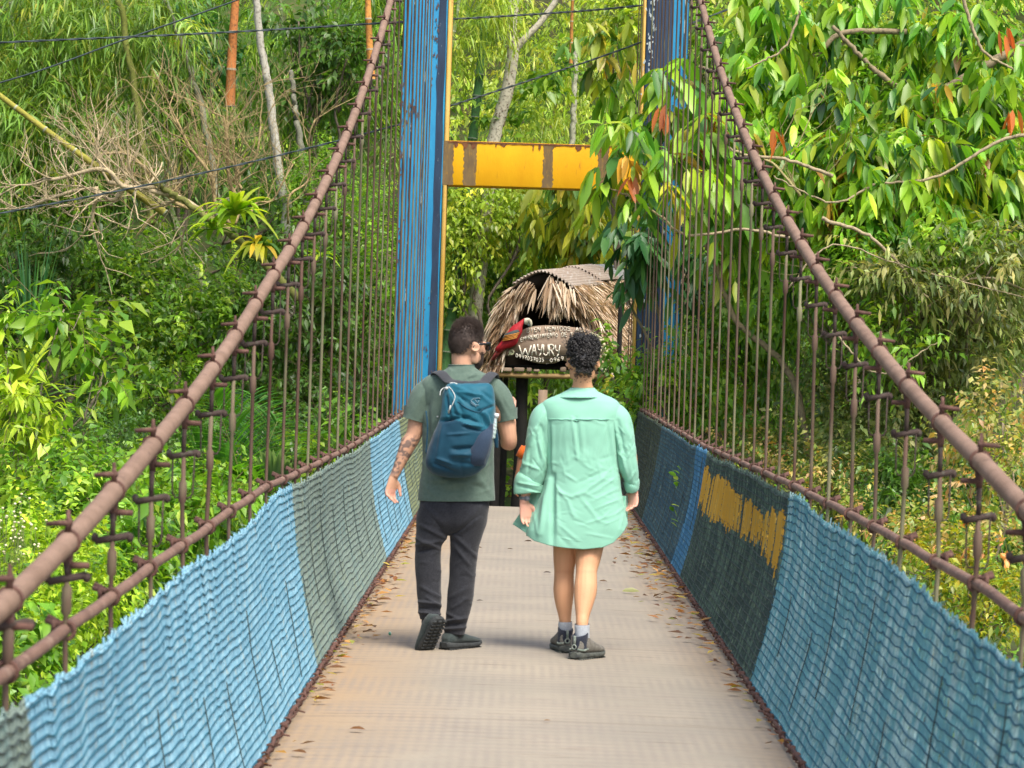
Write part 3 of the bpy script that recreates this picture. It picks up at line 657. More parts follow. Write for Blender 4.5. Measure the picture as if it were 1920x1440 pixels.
def plant(name, label, cat, base, blobs, spec, pal, seed, group=None, scale=1.0, trunk_r=.05, trunk_col=(.15, .12, .09), limbs=True, crown='crown', up=.35, hub=None):
    """a tree or shrub: trunk with limbs into every lobe of the crown"""
    rnd = np.random.default_rng(seed); base = np.asarray(base, float)
    root = empty(name, tuple(base), label, cat, group)
    mb = MB(); wood = MB(); ends = []
    cc = np.mean([b[0] for b in blobs], axis=0)
    hub = base * .45 + cc * .55 if hub is None else np.asarray(hub, float)
    limb(wood, base - [0, 0, .3], hub, trunk_r, trunk_r * .7, rnd, .12, col=trunk_col)
    for b in blobs:
        c, r, n = b[0], b[1], b[2]; sp = b[3] if len(b) > 3 and b[3] else spec; pl = b[4] if len(b) > 4 else pal
        C = blob_twigs(mb, c, r, n, sp, pl, rnd, scale, up=up, wood=wood if scale * SPEC[sp]['L'] > .1 else None)
        if limbs:
            limb(wood, hub, c, trunk_r * .6, trunk_r * .22, rnd, .2, col=trunk_col)
            for q in C[:: max(1, len(C) // 7)]: limb(wood, np.asarray(c) * .7 + hub * .3, q, trunk_r * .22, .004, rnd, .25, n=6, col=trunk_col, m_=5)
    adopt(mb.build(crown, M['leaf'], color=True, smooth=False), root)
    adopt(wood.build('trunk', M['bark'], color=True), root)
    return root
def PB(px, py, Y, rpx, rpy=None, ry=None):
    """crown lobe measured on the photograph: centre + half sizes in metres"""
    k = Y / FPX; rpy = rpy or rpx
    return P(px, py, Y), (rpx * k, ry or (rpx * k * .7), rpy * k)
def gbase(px, Y): p = P(px, 700, Y); return np.array([p[0], Y, float(gz(p[0], Y))])

# --- the far slope: undergrowth nobody could count
rnd = np.random.default_rng(77)
mb = MB(); N = 15000
x = rnd.uniform(-16, 16, N); y = 45.5 + 14 * rnd.random(N) ** .9; z = gz(x, y)
hgt = rnd.random(N) ** 1.2 * 1.7
B = np.c_[x, y, z + hgt]; cl = vnoise(B * .7)
keep = cl > np.where(B[:, 0] < -1.6, -.28, -.5) + .25 * rnd.random(N); B = B[keep]
left = B[:, 0] < -1.6
for sel, pal, sp in ((left & (B[:, 2] > 4.8) & (vnoise(B * .45 + 9) > -.05), 'bamboo', 'bamboo'), (left & (B[:, 2] > 4.8) & (vnoise(B * .45 + 9) <= -.05), 'mid', 'broad'), (left & (B[:, 2] <= 4.8), 'dark', 'medium'), (~left & (B[:, 2] > 3.4), 'hill', 'vine'), (~left & (B[:, 2] <= 3.4), 'mid', 'hanging')):
    b = B[sel]; D = np.c_[rnd.normal(0, .7, len(b)), -.8 + rnd.normal(0, .3, len(b)), rnd.normal(-.15 if pal == 'bamboo' else .4, .5, len(b))]
    twigs(mb, b, D, sp, pal, rnd, 1.15)
tag(mb.build('hillside_undergrowth', M['leaf'], color=True, smooth=False), 'tangled green undergrowth covering the slope behind everything', 'undergrowth', kind='stuff')
# ground cover on the near bank and landing
mb = MB(); N = 3600
x = rnd.uniform(-11, 11, N); y = rnd.uniform(17, 45, N); z = gz(x, y)
ok = ~((np.abs(x - .1) < 1.9) & (y > 27) & (y < 43.5)) & ~((np.abs(x - .1) < 1.6) & (y < 30)); x, y, z = x[ok], y[ok], z[ok]
D = np.c_[rnd.normal(0, .7, len(x)), rnd.normal(-.2, .7, len(x)), np.abs(rnd.normal(.9, .4, len(x)))]
twigs(mb, np.c_[x, y, z], D, 'broad', 'bright', rnd, 1.0)
tag(mb.build('ground_cover', M['leaf'], color=True, smooth=False), 'bright low weeds covering the bank below the footbridge', 'weeds', kind='stuff')

G_BACK = 'trees on the slope behind the bridge'
# --- bamboo clump, upper left
def bamboo_culm(mb, a, b, r, rnd, col, bend=.05, seg=.32):
    a = np.asarray(a, float); b = np.asarray(b, float); L_ = np.linalg.norm(b - a); n = max(4, int(L_ / seg)); pts, rr = [], []
    perp = nrm(np.cross(b - a, [0, 1, 0]))
    for k in range(n):
        for f in (0, .04, .96):
            t = (k + f) / n; pts.append(a * (1 - t) + b * t + perp * math.sin(t * math.pi) * bend * L_); rr.append(r * (1 - .35 * t) * (1.0 if f == .04 or f == .96 else 1.14))
    cc = np.repeat(np.array(col)[None], len(pts), 0) * (1 + .25 * rnd.normal(0, 1, (len(pts), 1)) * .5)
    cc[0::3] = (.42, .44, .34)
    tube(mb, pts, rr, n=8, col=None); mb.C[-1] = np.vstack([np.repeat(cc, 8, 0), cc[0:1], cc[-1:]])
def bamboo(label, culms, blobs, seed, group='bamboo clumps', col=(.16, .20, .09), pal='bamboo', scale=1.0):
    rnd = np.random.default_rng(seed); base = gbase(culms[0][0][0], culms[0][2])
    root = empty('bamboo', tuple(base), label, 'bamboo', group)
    for (p0, p1, Y, r, cc) in culms:
        m1 = MB(); bamboo_culm(m1, P(*p0, Y), P(*p1, Y + .3), r, rnd, cc or col, bend=rnd.uniform(-.03, .05)); o = m1.build('culm', M['bark'], color=True); adopt(o, root)
    mb = MB()
    for b in blobs: blob_twigs(mb, b[0], b[1], b[2], 'bamboo', pal, rnd, scale, up=-.1, clumps=int(b[2] / 14))
    adopt(mb.build('foliage', M['leaf'], color=True, smooth=False), root)
bamboo('leaning grey-green bamboo with drooping narrow leaves at the upper left', [((420, 620), (208, -60), 44, .055, None), ((280, 420), (195, -60), 43.6, .06, (.14, .22, .07)), ((330, 420), (215, 40), 44.3, .04, None), ((60, 520), (10, -80), 44, .04, None)],
       [PB(60, 60, 43, 150, 130) + (380,), PB(230, 60, 42.8, 120, 130) + (340,), PB(110, 230, 42.5, 130, 110) + (340,), PB(300, 200, 44.5, 70, 110) + (120,), PB(-60, 200, 44, 90, 200) + (200,), PB(60, 400, 45, 110, 90) + (120,)], 101)
bamboo('paler bamboo foliage hanging behind the bare twigs, left of the blue tower', [((545, 640), (520, -60), 46, .04, None), ((660, 620), (600, -80), 46, .04, None)],
       [PB(420, 60, 46, 90, 100) + (150,), PB(560, 60, 46.5, 100, 120) + (150,), PB(690, 70, 45.5, 60, 140) + (190,), PB(660, 230, 46, 80, 120) + (150,), PB(500, 250, 46.5, 90, 90) + (120,)], 102, scale=.9, pal='mid')
bamboo('thick green bamboo stem standing just right of the blue tower leg', [((805, 900), (912, 20), 44.6, .09, (.07, .18, .06)), ((800, 620), (872, -60), 46, .045, None)],
       [PB(890, 15, 44, 45, 55) + (110,), PB(850, 60, 44, 40, 60) + (60,), PB(1100, 120, 50, 120, 150) + (260,), PB(980, 220, 50, 90, 80) + (120,)], 103, pal='hill', scale=.8)
def pole(name, label, cat, pts, Y, r, col, seed, n=7, wob=.0):
    name = {'white_trunk': 'pale_tree', 'mossy_trunk': 'mossy_tree', 'thin_trunk': 'slender_tree'}.get(name, name); cat = 'tree' if cat == 'tree trunk' else cat
    rnd = np.random.default_rng(seed); p = smoothpath([P(x_, y_, Y) for x_, y_ in pts], 40); p = p + rnd.normal(0, wob, p.shape)
    mb = MB(); rr = np.linspace(r[0], r[1], 40) if isinstance(r, tuple) else r; tube(mb, p, rr, n=n, col=col); return tag(mb.build(name, M['bark'], color=True), label, cat)
# single stems standing in the thicket
rb = np.random.default_rng(8)
def stem_with_rings(label, a, b, Y, r, col, group=None):
    mb = MB(); bamboo_culm(mb, P(*a, Y), P(*b, Y), r, rb, col, bend=.01, seg=.45); return tag(mb.build('bamboo_shoot', M['bark'], color=True), label, 'bamboo', group)
stem_with_rings('yellow leaning bamboo stem slanting down from the left edge', (310, 400), (-80, 118), 39, .05, (.30, .28, .05))
stem_with_rings('bright orange new bamboo shoot standing above the bare twigs', (431, 200), (449, -80), 43, .075, (.50, .19, .06))
stem_with_rings('orange bamboo shoot just left of the suspension cable', (697, 150), (689, -80), 43, .055, (.55, .25, .06))
stem_with_rings('thin orange stem in the gap above the yellow crossbeam', (1071, 120), (1076, -40), 46, .03, (.45, .20, .05))
pole('white_trunk', 'pale wavy trunk rising left of the tower behind the wires', 'tree trunk', [(545, 640), (540, 420), (524, 330), (506, 180), (490, 90), (474, -40)], 42.5, (.075, .05), (.42, .40, .33), 1, wob=.012)
pole('mossy_trunk', 'green mossy trunk in the middle of the bare twigs', 'tree trunk', [(285, 420), (272, 330), (258, 200), (215, -40)], 42, (.06, .045), (.17, .19, .04), 2, wob=.012)
pole('thin_trunk', 'thin grey trunk leaning left behind the bare twigs', 'tree trunk', [(412, 420), (385, 230), (340, 80), (292, -40)], 42.6, (.05, .04), (.25, .25, .17), 3, wob=.012)
pole('thin_trunk', 'grey leaning trunk left of the suspension cable', 'tree trunk', [(578, 400), (560, 250), (545, 130)], 43, (.06, .035), (.20, .20, .15), 4, wob=.01)
# speckled tree above the crossbeam
root = empty('speckled_tree', tuple(gbase(868, 45.5)), 'whitish speckled tree with a forked top, above the yellow crossbeam', 'tree')
rnd = np.random.default_rng(12); mb = MB()
t1 = smoothpath([P(x_, y_, 44.7) for x_, y_ in [(868, 900), (890, 600), (915, 380), (926, 262), (948, 180), (962, 95), (958, 40), (972, -40)]], 50); tube(mb, t1 + rnd.normal(0, .006, t1.shape), np.linspace(.12, .082, 50), n=10, col=(.50, .46, .36))
t2 = smoothpath([P(x_, y_, 44.7) for x_, y_ in [(962, 98), (985, 72), (1015, 40), (1045, -5), (1060, -50)]], 24); tube(mb, t2, np.linspace(.055, .04, 24), n=8, col=(.48, .44, .34))
n = 420; ii = rnd.integers(0, 49, n); ph = rnd.uniform(0, 2 * math.pi, n); c = t1[ii] + (t1[np.minimum(ii + 1, 49)] - t1[ii]) * rnd.random((n, 1)); rr = np.interp(ii, [0, 49], [.121, .084])
for q in range(n):
    dirv = np.array([math.cos(ph[q]), math.sin(ph[q]), 0]); ellip(mb, c[q] + dirv * rr[q], (.014, .014, .009), 5, 3, col=(.22, .15, .10))
adopt(mb.build('trunk', M['bark'], color=True), root)
mb = MB()
for b in (PB(950, 225, 45, 60, 50), PB(1010, 190, 45.4, 50, 40), PB(1045, 130, 45.2, 25, 30)): blob_twigs(mb, b[0], b[1], 22, 'broad', 'mid', rnd, .8)
adopt(mb.build('crown', M['leaf'], color=True, smooth=False), root)
pole('thin_trunk', 'thin pale trunk with lichen, in the gap above the right end of the crossbeam', 'tree trunk', [(1072, 330), (1075, 200), (1082, 90)], 46, (.05, .04), (.38, .38, .28), 6, wob=.01)

# --- trees of the slope, left to right
for k, (lab, base, blobs, sp, pal, sc) in enumerate([
 ('dark-leaved tree added as the shaded gap behind the leaning stems, top left of centre', (330, 44.6), [PB(330, 70, 44.8, 55, 60) + (90,), PB(300, 160, 44.6, 40, 40) + (50,), PB(400, 130, 44.8, 40, 60) + (60,)], 'broad', 'glossy', .8),  # added; its dark leaf colour stands in for shaded gaps in the foliage
 ('dark-leaved tree added as the shaded gap between the orange shoots, top left', (600, 44.6), [PB(590, 150, 44.8, 60, 50) + (90,), PB(650, 110, 44.6, 45, 60) + (80,), PB(560, 40, 45, 50, 40) + (60,)], 'medium', 'dark', .9),  # also added, dark leaves painting the shade between the stems
 ('mid-green tree behind the bare bush near the left edge', (90, 44), [PB(60, 350, 43.8, 80, 50) + (150,), PB(170, 330, 44, 60, 50) + (110,), PB(520, 400, 43.8, 60, 50) + (110,)], 'broad', 'dark', .75),
 ('dark leafy tree filling the left edge below the bamboo', (40, 40), [PB(30, 480, 40, 90, 80) + (170,), PB(140, 520, 40.5, 110, 70) + (220,), PB(60, 620, 40, 110, 70) + (170,)], 'medium', 'dark', .85),
 ('dense mid-green tree below the bare twigs', (300, 41), [PB(280, 520, 41, 120, 70) + (300,), PB(230, 650, 40, 110, 90) + (300,), PB(360, 610, 40.5, 100, 80) + (280,), PB(300, 760, 39.5, 120, 70) + (260,)], 'small', 'mid', 1.15),
 ('dark glossy tree behind the hanger rods, left of the tower', (560, 41), [PB(500, 620, 40.5, 90, 90) + (240,), PB(590, 520, 41, 70, 90) + (200,), PB(640, 660, 40.5, 80, 110) + (260,), PB(560, 760, 40, 110, 70) + (220,)], 'medium', 'dark', .8),
 ('light green small-leaved tree beside the left tower leg', (690, 42), [PB(680, 400, 42, 60, 70) + (230, 'fine', 'bright'), PB(600, 330, 42.5, 70, 40) + (180, 'fine', 'bright'), PB(700, 560, 41.5, 45, 120) + (260, 'small', 'bright'), PB(620, 430, 42.5, 70, 60) + (150,)], 'small', 'mid', .95),
 ('yellow-green tree with drooping leaves under the crossbeam', (900, 43), [PB(880, 420, 44.6, 60, 60) + (260,), PB(980, 410, 44.6, 70, 50) + (240,), PB(855, 500, 44.6, 40, 50) + (130,), PB(890, 580, 46, 60, 90) + (260,'vine','mid'), PB(960, 500, 46, 50, 50) + (160,'vine','mid')], 'vine', 'hill', .9),
 ('yellowing big-leaved tree behind the right end of the crossbeam', (1120, 45), [PB(1110, 400, 44, 85, 55) + (70, 'big', 'yellowing'), PB(1040, 390, 44.5, 60, 45) + (45, 'big', 'yellowing'), PB(1150, 470, 44, 60, 70) + (60, 'big', 'yellowing')], 'big', 'yellowing', .8),
 ('deep green shrub growing over the top of the thatched shelter', (1020, 47), [PB(1020, 475, 46.5, 85, 35) + (260, 'small', 'glossy'), PB(1110, 490, 46.5, 70, 30) + (160, 'medium', 'mid'), PB(930, 500, 46, 50, 50) + (140,)], 'small', 'mid', 1.0),
 ('pale yellow-green tree in the gap beside the right tower leg', (1150, 44), [PB(1150, 90, 42, 45, 60) + (26, 'big', 'yellowing'), PB(1165, 200, 42, 38, 60) + (24, 'big', 'cocoa'), PB(1185, 30, 43, 40, 45) + (60, 'broad', 'hill')], 'big', 'cocoa', .85),
 ]):
    b0 = gbase(base[0], base[1]); plant('slope_tree', lab, 'tree', b0, blobs, sp, pal, 200 + k, G_BACK, sc, .06)

# --- bare twiggy bush
def bare_bush(label, pts, Y, seed, col=(.36, .27, .13)):
    rnd = np.random.default_rng(seed); mb = MB(); fine = []
    def grow(a, d, L_, r, depth):
        n = 5; p = [np.array(a, float)]; dd = np.array(d, float)
        for _ in range(n):
            dd = nrm(dd + rnd.normal(0, .16, 3) + [0, 0, .05]); p.append(p[-1] + dd * L_ / n)
        if r > .006: tube(mb, p, np.linspace(r, r * .6, n + 1), n=5, col=np.array(col) * rnd.uniform(.8, 1.25), caps=False)
        else: fine.append(np.array(p))
        if depth == 0: return
        for _ in range(rnd.integers(3, 6)):
            k = rnd.integers(1, n + 1); side = nrm(rnd.normal(0, 1, 3) * [1, .6, .8]); grow(p[k], nrm(dd * .75 + side * .75 + [0, 0, .18]), L_ * rnd.uniform(.5, .85), r * .55, depth - 1)
    for (a, b, r, dp) in pts:
        A = P(*a, Y); Bq = P(*b, Y + rnd.uniform(-.5, .5)); p = limb(mb, A, Bq, r, r * .6, rnd, .25, n=10, col=np.array(col) * 1.1)
        dd = nrm(Bq - A)
        for k in np.linspace(3, len(p) - 1, 9).astype(int):
            side = nrm(rnd.normal(0, 1, 3) * [1, .5, .9]); grow(p[k], nrm(dd * .6 + side * .8 + [0, 0, .25]), rnd.uniform(.45, .9), r * .4, dp)
    root = empty('bare_bush', tuple(P(*pts[0][0], Y)), label, 'bare bush', 'bare bushes'); o = mb.build('branches', M['bark'], color=True); adopt(o, root)
    m2 = MB(); K = min(len(f) for f in fine); S = np.array([f[:K] for f in fine]); strands(m2, S, np.linspace(.0036, .0015, K)[None].repeat(len(S), 0), (1, 0, 0), (0, .5, .85), 3, col=np.array(col) * 1.15)
    o = m2.build('twigs', M['bark'], color=True); adopt(o, root); o['kind'] = 'stuff'
bare_bush('leafless tangle of beige twigs spreading in front of the bamboo at upper left', [((430, 420), (330, 200), .03, 2), ((430, 430), (250, 300), .03, 2), ((440, 420), (420, 200), .03, 2), ((380, 390), (160, 270), .03, 2), ((430, 400), (500, 220), .022, 2)], 40, 301)
bare_bush('leafless whitish branch drooping at the left edge under the twigs', [((380, 400), (180, 340), .045, 2), ((290, 350), (60, 330), .035, 2), ((180, 350), (160, 440), .03, 1), ((240, 340), (20, 400), .03, 2)], 38.6, 302, (.45, .36, .22))
bare_bush('dry twiggy shrub beside the suspension cable, left of the tower', [((540, 420), (600, 200), .018, 1), ((470, 400), (560, 300), .018, 1)], 41.4, 303)
bare_bush('dry fallen twigs between the hanger rods on the right', [((1540, 420), (1420, 280), .02, 1), ((1700, 500), (1500, 440), .02, 1)], 31.5, 304, (.33, .28, .13))

# --- rosette plants and strap leaves
def blade_leaf(mb, base, d, L_, w_, droop, col, n=8, fold=.3, taper=.75):
    base = np.asarray(base, float); d = nrm(d); t = np.linspace(0, 1, n)[:, None]; c = base + d * L_ * t - np.array([0, 0, 1.0]) * L_ * droop * t ** 2
    tg = nrm(np.gradient(c, axis=0)); S = nrm(np.cross(tg, [0, 0, 1.0])); N_ = np.cross(S, tg)
    ww = (w_ / 2 * np.sin(np.clip(.12 + t * .88, 0, 1) * math.pi) ** taper); ww[-1] = .0005
    V = np.stack([c - S * ww + N_ * ww * fold, c, c + S * ww + N_ * ww * fold], 1).reshape(-1, 3); i = np.arange(n - 1)
    mb.add(V, [np.concatenate([np.stack([i * 3, i * 3 + 1, i * 3 + 4, i * 3 + 3], -1), np.stack([i * 3 + 1, i * 3 + 2, i * 3 + 5, i * 3 + 4], -1)])], col)
def rosette(name, label, cat, c, n, L_, w_, pal, seed, droop=.7, group=None, part='leaves', up=.5):
    rnd = np.random.default_rng(seed); mb = MB(); cols = palette(pal, n, rnd)
    for q in range(n):
        a = rnd.uniform(0, 2 * math.pi); blade_leaf(mb, c, (math.cos(a), math.sin(a), rnd.uniform(.2, 1.6) * up * 2), L_ * rnd.uniform(.7, 1.15), w_ * rnd.uniform(.8, 1.2), droop * rnd.uniform(.5, 1.2), cols[q])
    root = empty(name, tuple(c), label, cat, group); o = mb.build(part, M['leaf'], color=True); adopt(o, root); return root
rosette('bromeliad', 'lime green rosette plant perched on a branch left of the cable', 'bromeliad', P(440, 405, 38.0), 40, .78, .095, 'lime', 401, group='bromeliads')
rosette('bromeliad', 'smaller pale rosette plant to the left below the biggest one', 'bromeliad', P(398, 432, 37.8), 24, .48, .07, 'lime', 402, group='bromeliads')
rosette('bromeliad', 'yellowing rosette plant right below the biggest one', 'bromeliad', P(488, 466, 37.8), 30, .58, .09, 'yellowing', 403, 1.1, group='bromeliads')
rosette('bromeliad', 'small rosette plant close to the suspension cable', 'bromeliad', P(602, 482, 39), 16, .35, .05, 'lime', 404, group='bromeliads')
pole('mossy_branch', 'mossy yellow-green branch carrying the rosette plants', 'branch', [(560, 560), (470, 470), (420, 430), (350, 380), (290, 345)], 38.6, (.055, .035), (.18, .19, .05), 9, wob=.014)
# strap-leaved plant and big lime leaves at the left edge
r_ = rosette('strap_leaf_plant', 'bright yellow-green plant with long strap leaves at the left edge', 'plant', P(10, 800, 29), 95, 1.55, .06, 'lime', 405, .45, up=.9)
rosette('reed_clump', 'tall thin dark green reeds rising near the left edge', 'plant', P(55, 690, 30), 26, 1.5, .028, 'glossy', 406, .12, up=2.2)
plant('young_tree', 'slender young tree with large pale green leaves near the left edge', 'tree', gbase(60, 28.5), [PB(120, 580, 28.5, 50, 35) + (34,), PB(195, 695, 28.5, 38, 26) + (16,), PB(25, 790, 28, 50, 50) + (44, 'hanging', 'lime'), PB(60, 870, 28, 45, 40) + (44, 'hanging', 'lime'), PB(10, 680, 28.5, 30, 60) + (26, 'hanging', 'lime')], 'broad', 'bright', 410, None, .95, .035, (.26, .22, .16))
# palm
def palm(label, px, py, Y, fronds, seed):
    Y = Y - 3.4
    rnd = np.random.default_rng(seed); c = P(px, py, Y); base = gbase(px, Y); root = empty('palm', tuple(base), label, 'palm', None)
    mb = MB(); tube(mb, [base - [0, 0, .2], (base + c) / 2 + [.05, 0, 0], c], [.07, .06, .05], n=8, col=(.18, .15, .1)); adopt(mb.build('trunk', M['bark'], color=True), root)
    for (ex, ey, dy, droop, colr) in fronds:
        e = P(ex, ey, Y + dy); d = e - c; L_ = np.linalg.norm(d); t = np.linspace(0, 1, 34)[:, None]
        sp = c + d * t + np.array([0, 0, 1]) * (np.sin(t * math.pi) * L_ * droop); mb = MB(); tube(mb, sp, np.linspace(.016, .004, 34), n=5, col=(.22, .28, .08))
        tg = nrm(np.gradient(sp, axis=0)); 
        for q in range(4, 34):
            for s_ in (-1, 1):
                S = nrm(np.cross(tg[q], [0, 1.0, .25])) * s_; ll = .55 * math.sin(.25 + q / 34 * 2.6) * rnd.uniform(.85, 1.1)
                blade_leaf(mb, sp[q], S * .9 + tg[q] * .75 + rnd.normal(0, .05, 3), ll * 1.15, .055, .28, np.array(colr) * rnd.uniform(.8, 1.2), n=5, fold=.2)
        o = mb.build('frond', M['leaf'], color=True); adopt(o, root)
palm('green palm with feathery fronds behind the hanger rods, above the left net', 470, 960, 32.5, [(400, 745, -.2, .05, (.13, .36, .03)), (345, 850, 0, .12, (.16, .40, .06)), (520, 790, .2, .1, (.10, .28, .04)), (470, 740, .5, .05, (.10, .32, .03)), (330, 900, .2, .1, (.46, .52, .44)), (540, 900, -.3, .15, (.22, .34, .18)), (415, 900, -.5, .1, (.14, .38, .03))], 501)  # bright and pale frond colours put the lit look into the leaves
# --- bank bushes lower left
k = 0
for (lab, px, Y, blobs, sp, pal, sc) in [
 ('bright green bush at the lower left behind the main cable', 100, 25, [PB(60, 930, 25.5, 90, 60) + (170,), PB(170, 900, 26, 60, 40) + (120,), PB(150, 960, 25, 80, 50) + (140,)], 'broad', 'bright', .6),
 ('lime green weedy bush in the lower left corner', 60, 22, [PB(60, 1060, 22, 110, 70) + (260,), PB(130, 1150, 21, 100, 70) + (260,), PB(20, 1230, 20.5, 70, 80) + (170,)], 'small', 'lime', .75),
 ('broad-leaved green bush between the handrail and main cable, left', 250, 24, [PB(250, 1040, 24, 80, 50) + (150,), PB(330, 990, 25, 80, 45) + (170,), PB(220, 1110, 23, 70, 50) + (110,)], 'broad', 'bright', .62),
 ('bright bush just above the left handrail', 400, 27, [PB(400, 960, 27, 80, 38) + (190,), PB(330, 930, 28, 70, 40) + (150,), PB(300, 1020, 26, 60, 40) + (110,), PB(450, 930, 29, 50, 30) + (90,)], 'broad', 'bright', .62),
 ('dark small-leaved bush at the left edge under the young tree', 100, 29, [PB(130, 830, 31, 90, 55) + (180, 'small', 'dark'), PB(250, 840, 33, 90, 50) + (200, 'small', 'dark'), PB(30, 900, 29, 60, 40) + (80,)], 'broad', 'bright', .7),
 ('dark bush behind the palm', 560, 34, [PB(560, 850, 35, 80, 50) + (150,), PB(640, 800, 36, 70, 50) + (160,), PB(420, 800, 36, 80, 60) + (180,)], 'medium', 'dark', .75),
 ('leafy climber with heart-shaped leaves near the left tower foot', 650, 34, [PB(640, 830, 33.5, 50, 25) + (40, 'broad', 'bright'), PB(590, 850, 33.5, 30, 22) + (24,)], 'broad', 'mid', .75),
 ('corner bush under the near end of the left net', 20, 17, [PB(40, 1250, 18, 80, 70) + (90,), PB(-40, 1150, 18, 90, 100) + (110,), PB(40, 1340, 17, 80, 60) + (70,)], 'broad', 'bright', .5),
 ]:
    plant('bush', lab, 'bush', gbase(px, Y), blobs, sp, pal, 600 + k, 'bushes on the near bank', sc, .03); k += 1
# flower heads of a weed
rnd = np.random.default_rng(66); mb = MB(); wd = MB(); c0 = P(40, 1010, 21)
for _ in range(60):
    c = P(30 + rnd.normal(0, 28), 1005 + rnd.normal(0, 30), 21 + rnd.normal(0, .15)); ellip(mb, c, (.011, .011, .009), 6, 4)
    strands(wd, np.array([[c, c - [0, 0, .12], c - [rnd.normal(0, .05), 0, .4]]]), .002, (1, 0, 0), (0, 1, 0), 3, (.2, .25, .08))
root = empty('flowering_weed', tuple(P(30, 1090, 21)), 'weed with loose heads of tiny cream flowers at the lower left', 'weed')
adopt(mb.build('flower_heads', mat('cream_petals', (.62, .55, .30), (.75, .70, .5), scale=20)), root); adopt(wd.build('stems', M['bark'], color=True), root)

# --- right side: the big drooping-leaved tree
BR = [  # branches: pixel polylines at a depth, radius
 ([(1960, 60), (1800, 150), (1720, 190)], 33.0, .055), ([(1720, 190), (1640, 130), (1560, 50)], 33.0, .04), ([(1700, 60), (1580, 62), (1520, 110), (1390, 145), (1310, 125)], 33.5, .035),
 ([(1960, 400), (1880, 440), (1760, 510), (1640, 485), (1540, 460)], 32.0, .028), ([(1750, 520), (1735, 400), (1750, 370)], 32.2, .028), ([(1755, 515), (1730, 600), (1690, 640)], 32.2, .04),
 ([(1540, 410), (1640, 450), (1740, 560)], 30.7, .022), ([(1480, 540), (1560, 460), (1700, 500), (1930, 560)], 30.6, .010), ([(1560, 620), (1650, 700), (1760, 640)], 30.6, .012), ([(1480, 445), (1400, 430), (1290, 440), (1230, 400), (1180, 370), (1140, 350)], 30.5, .016), ([(1560, 330), (1480, 300), (1400, 290), (1330, 260), (1250, 200)], 31.0, .02),
 ([(1990, 250), (1880, 262), (1760, 330), (1650, 345)], 31.3, .022), ([(1640, 345), (1560, 380), (1450, 330)], 31.2, .014), ([(1960, 560), (1850, 520), (1740, 540), (1600, 500)], 31.0, .014), ([(1700, 600), (1760, 560), (1860, 480)], 31.0, .014), ([(1500, 20), (1470, 90), (1400, 130)], 32.4, .016), ([(1800, -20), (1840, 90), (1900, 130)], 32.4, .022),
 ([(1520, 860), (1480, 700), (1380, 600), (1340, 490), (1300, 420)], 32.5, .04), ([(1560, 900), (1600, 800), (1660, 660), (1700, 600)], 32.5, .035)]
